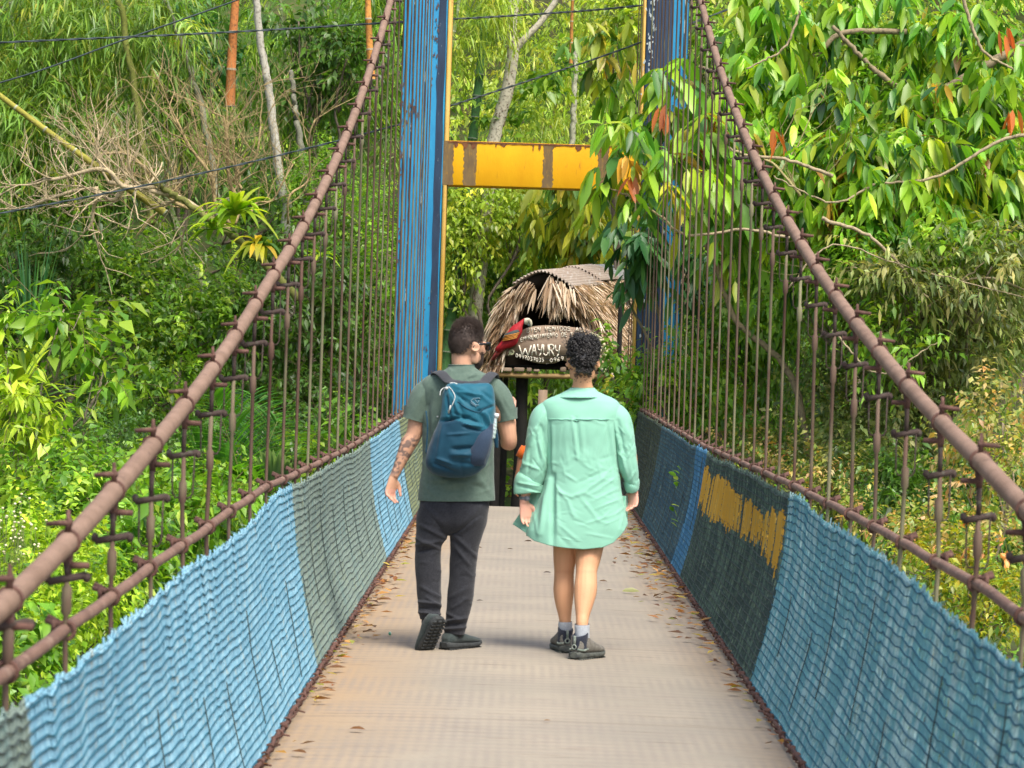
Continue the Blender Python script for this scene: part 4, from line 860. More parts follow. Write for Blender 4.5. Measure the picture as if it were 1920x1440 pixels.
def big_tree():
    rnd = np.random.default_rng(701); base = gbase(1600, 33.5); root = empty('large_leaved_tree', tuple(base), 'large tree with long drooping leaves and orange young leaves, overhanging the right tower leg', 'tree')
    wood = MB(); hub = P(1560, 880, 33)
    limb(wood, base - [0, 0, .3], hub, .09, .07, rnd, .05, col=(.24, .20, .13))
    for pts, Y, r in BR:
        p = smoothpath([P(x_, y_, Y) for x_, y_ in pts], 30); tube(wood, p + rnd.normal(0, .006, p.shape), np.linspace(r, r * .55, 30), n=8, col=(.25, .20, .12) if r > .03 else (.36, .29, .18))
    limb(wood, P(1690, 640, 32.2), hub, .04, .06, rnd, .05, col=(.24, .20, .13)); limb(wood, P(1960, 60, 33.0), P(2100, 500, 33.5), .055, .08, rnd, .05, col=(.24, .20, .13)); limb(wood, P(2100, 500, 33.5), base, .08, .1, rnd, .05, col=(.24, .2, .13))
    mb = MB()
    blobs = [(1262, 170, 31, 25, 40, 10), (1180, 262, 30.6, 28, 22, 9), (1240, 235, 31, 40, 30, 14), (1310, 290, 31, 45, 60, 26), (1255, 350, 30.5, 55, 35, 16), (1165, 325, 30.4, 30, 25, 8), (1330, 210, 31.5, 50, 50, 22),
             (1420, 40, 33.5, 90, 45, 40), (1560, 60, 34, 70, 60, 40), (1690, 40, 34, 90, 50, 44), (1840, 60, 33.5, 80, 70, 46), (1430, 160, 33, 60, 45, 32), (1560, 190, 32.5, 70, 50, 40), (1690, 200, 32.8, 80, 60, 46), (1850, 200, 32.5, 80, 60, 44),
             (1420, 290, 32.2, 60, 50, 32), (1560, 300, 31.8, 90, 60, 60), (1700, 290, 31.8, 80, 50, 50), (1850, 310, 32, 80, 60, 46), (1500, 370, 32, 70, 45, 36), (1620, 380, 31.6, 80, 50, 50), (1760, 370, 31.8, 70, 50, 40), (1900, 400, 32, 60, 60, 34), (1390, 400, 32.5, 50, 60, 26), (1680, 440, 32, 70, 40, 24), (1560, 440, 32.4, 60, 40, 20)]
    for (px, py, Y, a, b, n) in blobs:
        c, r = PB(px, py, Y, a, b); blob_twigs(mb, c, r, int(n * 1.15), 'big', 'cocoa', rnd, .80, clumps=int(n / 2.6), wood=wood); (blob_twigs(mb, c + [0, .5, 0], np.array(r) * 1.1, int(n * 1.0), 'medium', 'bright', rnd, .8) if px > 1380 else None)
    for (px, py, Y) in ((1455, 250, 31), (1350, 215, 31.3), (1320, 210, 31.2), (1238, 195, 30.7), (1882, 60, 32), (1895, 210, 32), (1600, 435, 31.6), (1185, 330, 30.3), (1305, 255, 31)):   # orange flushes
        c = P(px, py, Y); n = 4; leaves(mb, np.repeat(c[None], n, 0) + rnd.normal(0, .03, (n, 3)), np.c_[rnd.normal(0, .25, n), rnd.normal(-.2, .2, n), np.full(n, -1.0)], .24, .075, palette('straw', n, rnd) * 0 + np.array([.60, .17, .04]) * np.exp(rnd.normal(0, .25, (n, 1))), rnd, fine=True)
    adopt(mb.build('crown', M['leaf'], color=True, smooth=False), root); adopt(wood.build('trunk', M['bark'], color=True), root)
big_tree()
for k, (name, lab, cat, base, Y, blobs, sp, pal, sc, tr) in enumerate([
 ('glossy_tree', 'dark glossy-leaved branch clump hanging by the right tower leg', 'tree', 1290, 33.8, [PB(1215, 470, 33.6, 48, 32) + (34,), PB(1180, 450, 33.5, 30, 20) + (14,), PB(1290, 500, 36.3, 35, 60) + (40,)], 'big', 'glossy', .75, .04),
 ('bush', 'bright green leafy bush at the foot of the right tower leg', 'bush', 1240, 34.2, [PB(1240, 720, 34.0, 50, 40) + (150,), PB(1300, 700, 34.6, 60, 60) + (170,), PB(1200, 760, 33.9, 25, 22) + (40,), PB(1380, 640, 35, 60, 80) + (140, 'medium', 'mid'), PB(1330, 790, 34, 70, 40) + (110,)], 'medium', 'bright', .7, .03),
 ('shrub', 'light green long-leaved shrub behind the right hanger rods', 'shrub', 1450, 34.5, [PB(1440, 620, 35, 55, 80) + (44, 'big', 'bright'), PB(1400, 520, 35, 40, 60) + (24, 'big', 'bright'), PB(1440, 760, 34.5, 70, 60) + (90,), PB(1500, 660, 35, 60, 80) + (90,)], 'hanging', 'mid', .8, .03),
 ('shrub', 'grey-green willow-like shrub filling the right edge', 'shrub', 1800, 32.5, [PB(1620, 500, 31.4, 90, 40) + (110, 'medium', 'bright'), PB(1780, 470, 31.4, 90, 35) + (100, 'medium', 'mid'), PB(1500, 560, 32.4, 60, 50) + (80, 'medium', 'bright'), PB(1690, 640, 31, 80, 40) + (90, 'medium', 'mid'), PB(1800, 480, 33, 120, 60) + (260,), PB(1860, 580, 32.5, 90, 70) + (240,), PB(1720, 600, 33, 90, 60) + (220,), PB(1620, 560, 33.5, 80, 60) + (170,), PB(1780, 690, 32, 110, 60) + (230,), PB(1700, 520, 31, 110, 40) + (150,), PB(1860, 500, 31, 80, 50) + (130,)], 'hanging', 'greygreen', .7, .045),
 ('shrub', 'mid-green bushy shrub behind the right main cable', 'shrub', 1640, 32, [PB(1620, 700, 33, 90, 60) + (200,), PB(1560, 780, 33, 80, 60) + (180,), PB(1680, 800, 32, 90, 60) + (200,), PB(1600, 880, 31.5, 90, 50) + (160,)], 'small', 'greygreen', .95, .04),
 ('shrub', 'dark green bush low behind the right handrail', 'shrub', 1750, 30, [PB(1720, 950, 30, 90, 60) + (200,), PB(1820, 900, 30.5, 80, 60) + (190,), PB(1640, 900, 31, 70, 40) + (120, 'small', 'dark'), PB(1880, 980, 30, 60, 60) + (110,)], 'medium', 'dark', .6, .04),
 ('flowering_shrub', 'cream and orange leaved shrub at the lower right edge', 'shrub', 1870, 27, [PB(1880, 790, 27.5, 60, 50) + (110,), PB(1900, 880, 27, 45, 60) + (90,), PB(1830, 870, 28, 50, 35) + (60,), PB(1790, 1000, 26.5, 60, 40) + (90,), PB(1880, 1040, 26, 60, 50) + (120,), PB(1740, 1060, 26, 60, 40) + (80, 'small', 'yellowing'), PB(1820, 1110, 25.5, 90, 40) + (130, 'small', 'yellowing'), PB(1900, 1150, 25, 50, 40) + (70, 'small', 'yellowing')], 'small', 'straw', .8, .035),
 ('flowering_shrub', 'yellow-brown flowering shrub just beyond the middle of the right handrail', 'shrub', 1480, 31, [PB(1400, 850, 33, 50, 25) + (70,), PB(1480, 870, 32, 60, 30) + (90,), PB(1560, 900, 31, 60, 30) + (90,), PB(1340, 800, 34, 40, 20) + (50,), PB(1640, 960, 29.5, 50, 25) + (60,), PB(1700, 1010, 29, 50, 30) + (60,)], 'small', 'straw', .7, .03),
 ('shrub', 'dark leafy mass between the right hanger rods and the tower', 'shrub', 1360, 36.5, [PB(1340, 460, 37, 60, 80) + (160,), PB(1420, 440, 37.5, 70, 80) + (180,), PB(1330, 100, 38, 60, 110) + (170, 'medium', 'bright'), PB(1500, 520, 37, 80, 70) + (180,), PB(1350, 600, 37, 60, 80) + (130,)], 'medium', 'mid', .85, .05),
 ('slope_tree', 'pale hillside tree behind the top right foliage', 'tree', 1600, 44, [PB(1500, 80, 44, 140, 110) + (330,), PB(1750, 120, 44, 150, 120) + (330,), PB(1650, 300, 43, 170, 110) + (300, 'medium', 'mid'), PB(1880, 340, 43, 100, 120) + (180, 'medium', 'mid'), PB(1500, 330, 42, 120, 100) + (200, 'medium', 'mid')], 'small', 'hill', 1.1, .08),
 ]):
    plant(name, lab, cat, gbase(base, Y), blobs, sp, pal, 800 + k, None if name != 'slope_tree' else G_BACK, sc, tr, (.25, .21, .14))
mb = MB(); p0 = P(1450, 125, 37); box(mb, (p0[0], 37.6, (p0[2] + 4.2) / 2 + 1.4), (.13, .13, 6.2)); o = mb.build('concrete_post', mat('concrete', (.45, .45, .44), (.36, .36, .35), scale=8, rough=.9)); tag(o, 'pale concrete post half hidden by leaves, upper right of the tower', 'post')
mb = MB(); p0 = P(1450, 126, 37.4); box(mb, (p0[0], 37.44, p0[2]), (.17, .17, .09)); adopt(mb.build('band', M['wire']), o)
# leaf litter along both edges of the deck
rnd = np.random.default_rng(91); mb = MB(); N = 1400
y = rnd.uniform(7, 30, N); s = np.where(rnd.random(N) < .62, 1, -1); spread = np.where(s > 0, np.interp(y, [7, 14, 19, 30], [.03, .035, .14, .19]), np.interp(y, [7, 14, 30], [.03, .06, .08]))
keep = rnd.random(N) < np.where(s > 0, np.interp(y, [7, 15, 19, 30], [.06, .12, .8, 1]), np.interp(y, [7, 13, 16, 30], [.08, .2, .7, .9])); y, s, spread = y[keep], s[keep], spread[keep]; N = len(y)
x = np.where(s > 0, BX[1] - .03 - np.abs(rnd.normal(0, 1, N)) * spread, BX[-1] + .03 + np.abs(rnd.normal(0, 1, N)) * spread)
a = rnd.uniform(0, 2 * math.pi, N); L_ = rnd.uniform(.03, .11, N)
leaves(mb, np.c_[x, y, .012 + .012 * rnd.random(N)], np.c_[np.cos(a), np.sin(a), rnd.normal(.05, .12, N)], L_, L_ * rnd.uniform(.25, .45, N), palette('litter', N, rnd, .3), rnd, droop=-.05, fold=.5, up=np.array([0, 0, 1.0]))
tag(mb.build('leaf_litter', M['leaf'], color=True, smooth=False), 'dry brown leaf litter gathered along both edges of the deck', 'leaf litter', kind='stuff')
for k, (px, py, c, L_, lab) in enumerate([(738, 1092, (.35, .36, .03), .09, 'yellow-green fallen leaf beside the left net, ahead of the man'), (592, 1303, (.30, .38, .03), .09, 'lime fallen leaf near the left edge in the foreground'), (655, 1372, (.20, .09, .03), .07, 'brown curled leaf in the left foreground'), (575, 1418, (.17, .08, .03), .07, 'dark brown leaf in the lower left foreground'),
   (1367, 1294, (.30, .30, .04), .08, 'olive fallen leaf near the right edge in the foreground'), (1033, 1356, (.28, .16, .07), .035, 'tiny brown leaf in the middle foreground'), (1166, 1112, (.30, .31, .12), .12, 'pale thin leaf on the deck right of the woman'), (1200, 1123, (.22, .14, .07), .05, 'small brown leaf right of the woman beyond the pale leaf'),
   (1123, 1093, (.16, .10, .06), .06, 'small dark leaf just right of the womans calf'), (1033, 1077, (.07, .05, .04), .06, 'dark leaf just left of the womans knee'), (893, 1130, (.06, .04, .03), .05, 'dark twig-like leaf right of the mans leg'), (904, 1030, (.12, .06, .03), .05, 'brown leaf right of the mans knee'), (951, 1032, (.10, .06, .04), .05, 'thin dark leaf in the middle of the deck between the walkers'),
   (997, 1018, (.08, .05, .04), .07, 'dark leaf under the womans left hand'), (700, 1098, (.24, .12, .06), .09, 'brown leaf against the left net'), (735, 1128, (.22, .12, .06), .10, 'long brown leaf left of the mans trailing foot'), (1135, 1110, (.14, .09, .05), .05, 'little brown leaf near the womans boot'), (1280, 1056, (.45, .16, .05), .08, 'orange leaf curled against the right net')]):
    d = ray(px, py); t = (0 - CAMH) / d[2]; c_ = CPOS + d * t; r2 = np.random.default_rng(k); mb = MB(); a = r2.uniform(-.5, .5) + (math.pi if k % 2 else 0)
    leaves(mb, [c_ + [0, 0, .012]], [[math.cos(a), math.sin(a), .12]], L_, L_ * .4, np.array([c]), r2, droop=.1, fold=.45, fine=True, up=np.array([0, 0, 1.0]))
    tag(mb.build('fallen_leaf', M['leaf'], color=True, smooth=False), lab, 'fallen leaf', 'single leaves lying on the deck')
# tiny green scrap on the deck
d = ray(731, 1192); c_ = CPOS + d * (-CAMH / d[2]); mb = MB(); ellip(mb, c_ + [0, 0, .012], (.009, .02, .012), 8, 6); tag(mb.build('litter_scrap', mat('scrap_green', (.03, .30, .18), (.6, .6, .5), scale=60)), 'tiny green and white scrap of litter left of the man', 'litter')
# weeds growing through the right net
for k, (px, py, lab) in enumerate([(1255, 960, 'small green weed climbing the dark blue length of the right net'), (1268, 1030, 'tiny green sprig low on the dark blue length of the right net')]):
    Y = 24.0 if k == 0 else 22.9; r2 = np.random.default_rng(k); v = .62 if k == 0 else .35; b = net_pos(1, np.array(Y), np.array(v)) - [.02, 0, 0]; mb = MB(); n = 7 - 2 * k
    leaves(mb, np.repeat(b[None], n, 0) + np.c_[r2.normal(0, .02, n), r2.normal(0, .06, n), np.linspace(-.06, .1, n)], np.c_[-np.abs(r2.normal(.5, .3, n)), r2.normal(0, .8, n), np.abs(r2.normal(.6, .3, n))], .085, .035, palette('bright', n, r2), r2, fine=True)
    tag(mb.build('net_weed', M['leaf'], color=True, smooth=False), lab, 'weed', 'weeds in the net')
# litter and dirt behind the deck end
mb = MB(); N = 1500; x = rnd.uniform(-3.2, 3.4, N); y = rnd.uniform(36, 45, N); z = gz(x, y); a = rnd.uniform(0, 6.28, N); L_ = rnd.uniform(.05, .16, N)
leaves(mb, np.c_[x, y, z + .03], np.c_[np.cos(a), np.sin(a), rnd.normal(.15, .2, N)], L_, L_ * .35, palette('litter', N, rnd, .3), rnd, droop=0, fold=.4, up=np.array([0, 0, 1.0]))
tag(mb.build('forest_floor_litter', M['leaf'], color=True, smooth=False), 'brown dead leaves on the landing beyond the end of the deck', 'leaf litter', kind='stuff')
# ------------------------------------------------------------------ thatched shelter with the sign
HY = 41.5
hk = HY / FPX
M['thatch'] = mat('thatch', None, attr=True, rough=.85, spec=.15, transl=.12)
M['plank'] = mat('sign_plank', (.27, .195, .14), (.34, .25, .18), (.18, .125, .09), scale=3, rough=.8, stretch=(1, 1, 7), scale3=5, stretch3=(1, 1, 9))
M['letter'] = mat('letter_paint', (.80, .74, .60), (.88, .82, .70), scale=30, rough=.8)
M['black'] = mat('black_wood_and_shade', (.012, .011, .010), (.02, .017, .014), scale=10, rough=.9)  # black of the posts, also the painted shade inside the shelter
M['bambooy'] = mat('beam_bamboo', (.42, .27, .11), (.30, .18, .07), scale=6, rough=.6, stretch=(1, 1, 5))
hb = P(1030, 700, HY + .6); hut = empty('thatched_shelter', (hb[0], HY + .6, float(gz(hb[0], HY + .6))), 'small arched shelter roofed in dry palm thatch, standing past the end of the bridge', 'shelter')
def H(px, py, d=0): return P(px, py, HY + d)
rnd = np.random.default_rng(900)
# front outline of the roof on the photograph (left eave -> top -> right eave)
arch = smoothpath([(905, 690), (912, 640), (925, 595), (950, 553), (985, 525), (1022, 512), (1062, 530), (1095, 560), (1125, 600), (1150, 640), (1165, 690)], 60)
inner = smoothpath([(945, 690), (952, 640), (962, 600), (978, 570), (1000, 548), (1022, 540), (1045, 555), (1070, 585), (1100, 620), (1125, 655), (1135, 690)], 60)
depth = np.array([1.0, 1.9, .16])        # the roof runs back and to the right
front = np.array([H(x, y) for x, y in arch]); frin = np.array([H(x, y, .05) for x, y in inner])
# roof skin: thick shell
mb = MB(); n = len(front)
V = np.concatenate([front, front + depth, frin + [0, .05, 0], frin + depth * .98]); i = np.arange(n - 1)
mb.add(V, [np.concatenate([np.stack([i, i + 1, n + i + 1, n + i], -1), np.stack([2 * n + i + 1, 2 * n + i, 3 * n + i, 3 * n + i + 1], -1), np.stack([i + 1, i, 2 * n + i, 2 * n + i + 1], -1), np.stack([n + i, n + i + 1, 3 * n + i + 1, 3 * n + i], -1)])], (.25, .16, .09))
mb.C[-1] = np.tile((.03, .022, .016), (len(V), 1)); adopt(mb.build('roof_frame', M['thatch'], color=True), hut)  # near-black colour paints the shade inside the roof
mb = MB()   # thatch blades over the skin
TH = np.array([(.54, .40, .27), (.66, .52, .38), (.40, .27, .17), (.78, .66, .52), (.24, .15, .10)])
N = 6500; u = rnd.integers(0, n - 1, N); u = u[(u < 22) | (u > 35)]; N = len(u); f = rnd.random((N, 1)); t = rnd.random((N, 1)) ** 1.25
b = front[u] * (1 - f) + front[u + 1] * f + depth * t
tgd = nrm(front[u + 1] - front[u]); tgd = np.where(tgd[:, 2:3] > 0, -tgd, tgd)
outn = nrm(b - (np.array([H(1030, 700)]) + depth * t)); outn[:, 1] *= .2
d = tgd * 1.0 + outn * .25 + rnd.normal(0, .16, (N, 3)) + [0, -.1, -.15]
leaves(mb, b + outn * .02, d, rnd.uniform(.12, .26, N), rnd.uniform(.014, .028, N), TH[rnd.choice(5, N, p=[.34, .28, .18, .10, .10])], rnd, droop=.2, fold=.3)
# long tattered leaves hanging over the front
N = 1150; u = rnd.integers(0, n, N); q = rnd.random((N, 1)) ** .8
b = front[u] * (1 - q) + frin[u] * q + np.c_[rnd.normal(0, .012, N), rnd.uniform(-.16, .03, N), rnd.normal(0, .012, N)]
fx = np.abs(arch[u, 0] - 1012) < 16; keep = ~fx; b = b[keep]; u = u[keep]; N = len(b)
side = np.where(arch[u, 0] < 1012, -1.0, 1.0)
mid = (arch[u, 0] > 1000) & (arch[u, 0] < 1075)
L_ = np.where(mid, rnd.uniform(.26, .50, N), rnd.uniform(.15, .32, N)); L_ = np.minimum(L_, np.where((arch[u, 0] > 955) & (arch[u, 0] < 1105), np.maximum(.06, (606 + rnd.uniform(-9, 6, N) - pix(b)[1]) * hk), 9)); gd = L_ > .07; b, u, side, mid, L_ = b[gd], u[gd], side[gd], mid[gd], L_[gd]; N = len(L_)
dirx = np.where(mid, rnd.normal(-.05, .28, N), side * .50 + rnd.normal(0, .25, N))
cols = TH[rnd.choice(5, N, p=[.3, .32, .14, .18, .06])]
for k in range(N): blade_leaf(mb, b[k], (dirx[k], rnd.uniform(-.35, .0), -1.0), L_[k], rnd.uniform(.03, .055), rnd.uniform(-.05, .12), cols[k], n=7, fold=.35, taper=.9)
adopt(mb.build('thatch', M['thatch'], color=True, smooth=False), hut)
# corrugated metal ridge
def corr(mat_, t0, t1, i0, i1, lift, nm):
    mb = MB(); k0, k1 = i0, i1; idx = np.linspace(k0, k1, 120); pr = np.array([np.interp(idx, np.arange(n), front[:, c]) for c in range(3)]).T
    ph = np.arange(120) * 2 * math.pi / 7.0; nn = nrm(pr - H(1022, 640)); nn[:, 1] = 0
    pr = pr + nn * (lift + .016 * np.sin(ph))[:, None]
    V = np.concatenate([pr + depth * t0, pr + depth * t1, pr + depth * t0 - nn * .008, pr + depth * t1 - nn * .008]); i = np.arange(119); m_ = 120
    mb.add(V, [np.concatenate([np.stack([i, i + 1, m_ + i + 1, m_ + i], -1), np.stack([2 * m_ + i + 1, 2 * m_ + i, 3 * m_ + i, 3 * m_ + i + 1], -1), np.stack([i + 1, i, 2 * m_ + i, 2 * m_ + i + 1], -1)])])
    return adopt(mb.build(nm, mat_, smooth=False), hut)
tin = mat('rusty_tin', (.36, .30, .25), (.30, .235, .19), (.45, .42, .39), scale=4, rough=.6, metal=.2); tin2 = mat('grey_tin', (.25, .27, .28), (.34, .33, .32), scale=4, rough=.55, metal=.3)
corr(tin, -.04, .42, 21, 38, .035, 'ridge_sheet'); corr(tin, .40, .70, 22, 37, .06, 'ridge_sheet'); corr(tin2, .68, .92, 22, 37, .045, 'ridge_sheet')
# black sheet standing in for the shade inside, beam with stones, posts
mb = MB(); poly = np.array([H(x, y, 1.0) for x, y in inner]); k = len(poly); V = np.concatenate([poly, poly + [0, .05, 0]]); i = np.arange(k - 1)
mb.add(V, [np.arange(k)[None], (np.arange(k) + k)[::-1][None], np.stack([i + 1, i, k + i, k + i + 1], -1), np.array([[0, k - 1, 2 * k - 1, k]])]); adopt(mb.build('interior_shade', M['black'], smooth=False), hut)
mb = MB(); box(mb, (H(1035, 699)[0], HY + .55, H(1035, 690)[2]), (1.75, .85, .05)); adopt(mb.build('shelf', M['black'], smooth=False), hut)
mb = MB(); a, c = H(912, 702, -.02), H(1185, 706, -.02); tube(mb, smoothpath([a, (a + c) / 2 + [0, 0, -.012], c], 30), .037 + .003 * np.sin(np.arange(30)), n=10); adopt(mb.build('beam', M['bambooy']), hut)
def post(px0, px1, y0, y1, d, r, m_, nm='post'):
    mb = MB(); a, c = H(px0, y0, d), H(px1, y1, d); c[2] = min(c[2], float(gz(c[0], c[1])) - .1); tube(mb, smoothpath([a, (a + c) / 2 + [.02, 0, 0], c], 12), r, n=9); return adopt(mb.build(nm, m_), hut)
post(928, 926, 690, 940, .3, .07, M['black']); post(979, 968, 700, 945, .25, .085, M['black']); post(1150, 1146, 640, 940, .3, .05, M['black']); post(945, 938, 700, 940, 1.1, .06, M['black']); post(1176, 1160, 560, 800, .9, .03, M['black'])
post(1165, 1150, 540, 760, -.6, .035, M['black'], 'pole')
for k, (x0, x1, h) in enumerate([(928, 938, 7), (941, 961, 8), (962, 984, 8), (987, 997, 8), (1050, 1062, 9), (1000, 1012, 5)]):
    r2 = np.random.default_rng(k); c = H((x0 + x1) / 2, 697 - h / 2, -.03); w_ = (x1 - x0) * hk; V = np.array([[sx, sy, sz] for sx in (-1, 1) for sy in (-1, 1) for sz in (-1, 1)]) * [w_ / 2, .06, h * hk / 2] * r2.uniform(.8, 1.05, (8, 3)) + c
    mb = MB(); mb.add(V, [BOXF]); o = mb.build('stone', mat('stone_' + 'abcdef'[k], (.24, .17, .12), (.33, .25, .18), scale=9, rough=.9), smooth=False); md = o.modifiers.new('b', 'BEVEL'); md.width = .012; md.segments = 2
    tag(o, ['smallest rounded stone at the left end of the shelter beam', 'flat stone second from the left on the shelter beam', 'widest flat stone on the shelter beam, under the phone number', 'short stone fourth from the left on the shelter beam', 'stone on the shelter beam just left of the womans head', 'low stone between the fourth stone and the one by the womans head'][k], 'stone', 'stones along the shelter beam')
# sign
sign = empty('welcome_sign', tuple(H(1035, 650, -.25)), 'carved wooden welcome board with cream hand-painted letters under the thatched shelter', 'sign')
SY = -.12
sgn = smoothpath([(946, 665), (962, 640), (975, 622), (1000, 612), (1040, 610), (1085, 615), (1130, 622), (1158, 640), (1162, 660), (1140, 672), (1100, 674), (1070, 678), (1052, 676), (1040, 681), (1015, 682), (990, 676), (968, 664)], 90)
def slab(mb, poly, d, th):
    p = np.array([H(x, y, d) for x, y in poly]); k = len(p); V = np.concatenate([p, p + [0, th, 0]]); i = np.arange(k); j = (i + 1) % k
    mb.add(V, [np.arange(k)[::-1][None], (np.arange(k) + k)[None], np.stack([i, j, k + j, k + i], -1)])
mb = MB(); slab(mb, sgn, SY, .05); adopt(mb.build('board', M['plank'], smooth=False), sign)
# carved groove between main board and the phone-number ribbon
mb = MB(); g = smoothpath([(960, 661), (985, 664), (1005, 672), (1030, 674), (1052, 667), (1080, 666), (1120, 664)], 60); tube(mb, [H(x, y, SY - .003) for x, y in g], .007, n=5); 
adopt(mb.build('groove', M['black']), sign)
GL = {'A': ['0,0 .5,1 1,0', '.2,.4 .8,.4'], 'B': ['0,0 0,1 .7,1 .9,.8 .7,.55 0,.55', '.7,.55 1,.3 .7,0 0,0'], 'D': ['0,0 0,1 .6,1 1,.6 1,.35 .6,0 0,0'], 'E': ['1,1 0,1 0,0 1,0', '0,.5 .8,.5'], 'I': ['.5,0 .5,1'], 'M': ['0,0 0,1 .5,.4 1,1 1,0'], 'N': ['0,0 0,1 1,0 1,1'],
 'O': ['.5,0 0,.3 0,.7 .5,1 1,.7 1,.3 .5,0'], 'P': ['0,0 0,1 .7,1 1,.75 .7,.5 0,.5'], 'R': ['0,0 0,1 .7,1 1,.75 .7,.5 0,.5', '.4,.5 1,0'], 'S': ['1,.85 .6,1 .1,.85 .1,.6 .9,.4 .9,.15 .5,0 0,.15'], 'T': ['0,1 1,1', '.5,1 .5,0'], 'U': ['0,1 0,.2 .4,0 .8,.1 1,.3 1,1'], 'V': ['0,1 .5,0 1,1'],
 'W': ['0,1 .3,0 .55,.7 .8,0 1.1,1'], 'Y': ['0,1 .1,.55 .55,.45', '1,1 .7,.2 .3,-.1'], '0': ['.5,0 .1,.3 .1,.7 .5,1 .9,.7 .9,.3 .5,0'], '9': ['.9,.6 .5,.45 .1,.7 .4,1 .9,.85 .9,.5 .6,0'], '7': ['0,1 1,1 .4,0', '.3,.5 .8,.5'], '3': ['.1,1 .9,.95 .5,.55 .9,.3 .5,0 .1,.1'], '1': ['.5,0 .5,1 .2,.75'], '5': ['.9,1 .2,1 .15,.55 .8,.55 .8,.1 .1,0'], '6': ['.8,1 .2,.6 .1,.2 .5,0 .9,.25 .5,.5 .15,.35']}
def write(mb, text, x0, x1, ybase, h, r, slope=lambda x: 0, w_=.72, d=SY - .010):
    k = len(text); adv = (x1 - x0) / k; q = np.random.default_rng(len(text))
    for i_, ch in enumerate(text):
        if ch == ' ': continue
        ox = x0 + adv * i_; jy = q.normal(0, h * .03); sl = (slope(ox + adv) - slope(ox)) / adv
        for st in GL[ch]:
            pts = [tuple(map(float, s.split(','))) for s in st.split()]
            pp = [H(ox + p[0] * adv * w_ - p[1] * 0, ybase + slope(ox) + sl * p[0] * adv * w_ - p[1] * h + jy, d) for p in pts]
            [tube(mb, [pp[q_], pp[q_ + 1]], r, n=5, ref=(0, 1, 0)) for q_ in range(len(pp) - 1)]
mb = MB()
write(mb, 'BIEN', 988, 1015, 624, 8, .0050, lambda x: -.12 * (x - 986)); write(mb, 'VENIDOS', 1022, 1071, 620.5, 8, .0050); write(mb, 'AU', 1079, 1096, 622, 8, .0050)
write(mb, 'EMPRENDIMIENTO', 976, 1047, 641, 7.5,  .0048, lambda x: -9.5 * math.sin((x - 976) / 71 * math.pi / 2) ** .8 if x > 976 else 0, .68); write(mb, 'DE', 1053, 1065, 631, 7.5, .0048); write(mb, 'TU', 1069, 1084, 631.5, 7.5, .0048)
write(mb, 'W', 973, 1000, 667, 20, .0092, lambda x: 0, .78); write(mb, 'AYURY', 997, 1052, 667, 21, .0092, lambda x: 0, .8)
write(mb, '0997037035', 967, 1021, 670, 7.5,  .0048, lambda x: 9 * math.sin((x - 967) / 54 * math.pi / 2) if x > 967 else 0, .75); write(mb, '0969', 1031, 1058, 680, 7.5, .0048, lambda x: -.18 * (x - 1031), .75)
adopt(mb.build('lettering', M['letter']), sign)
mb = MB(); ring(mb, H(959, 660.5, SY - .012), .030, .006, (0, 1, 0), n=16); ring(mb, H(959, 660.5, SY - .012), .014, .005, (0, 1, 0), n=10, a0=.5, a1=4.4); tube(mb, [H(955, 663.5, SY - .012), H(953.5, 666.5, SY - .012)], .005, n=5); adopt(mb.build('phone_mark', mat('mark_paint', (.62, .66, .40), rough=.8)), sign)
mb = MB(); slab(mb, [(943, 661), (947, 657), (956, 656), (962, 655), (966, 660), (963, 666), (955, 668), (946, 666)], SY - .004, .04); adopt(mb.build('board_end', M['plank'], smooth=False), sign)
# macaw cut-out on the sign
bird = empty('macaw_cutout', tuple(H(955, 650, -.2)), 'painted wooden red macaw cut-out perched at the left end of the sign', 'macaw figure')
MAT = {k: mat('macaw_' + k, v, tuple(q * .75 for q in v), scale=20, rough=.7) for k, v in {'red': (.42, .012, .02), 'dark_red': (.22, .03, .025), 'white': (.62, .58, .42), 'grey': (.05, .07, .07), 'orange': (.62, .25, .04)}.items()}
def part(nm, poly, d, th, m_):
    mb = MB(); slab(mb, smoothpath(list(poly) + [poly[0]], len(poly) * 5)[:-1], d, th); o = mb.build(nm, MAT[m_], smooth=False); return adopt(o, bird)
part('body', [(984, 596), (975, 602), (967, 607), (960, 612), (950, 625), (940, 640), (928, 655), (936, 660), (946, 654), (956, 652), (968, 645), (973, 634), (979, 622), (980, 611), (986, 600)], -.20, .07, 'red')
part('tail', [(944, 640), (934, 650), (926, 664), (921, 676), (928, 674), (938, 662), (950, 652)], -.19, .05, 'dark_red')
part('face', [(983, 597), (983, 606), (988, 609), (994, 606), (994, 598), (989, 596)], -.215, .02, 'white')
part('beak', [(992, 597), (997, 601), (998, 609), (995, 614), (993, 607), (990, 603)], -.225, .05, 'white'); part('lower_beak', [(990, 606), (993, 607), (993, 612), (989, 611)], -.22, .04, 'grey')
part('wing', [(972, 618), (962, 620), (948, 626), (942, 634), (952, 634), (966, 630), (974, 624)], -.225, .04, 'grey')
mb = MB()
for q in range(4): a = (966 - q * 1.5, 626 + q * 3); tube(mb, [H(a[0] + 8, a[1] - 2, -.235), H(a[0] - 6, a[1] + 1.5, -.235), H(a[0] - 20, a[1] + 4, -.235)], .008, n=5)
adopt(mb.build('feather_bars', MAT['orange']), bird)
mb = MB(); ellip(mb, H(988.5, 600.5, -.222), (.006, .005, .006), 8, 5); adopt(mb.build('eye', MAT['grey']), bird)
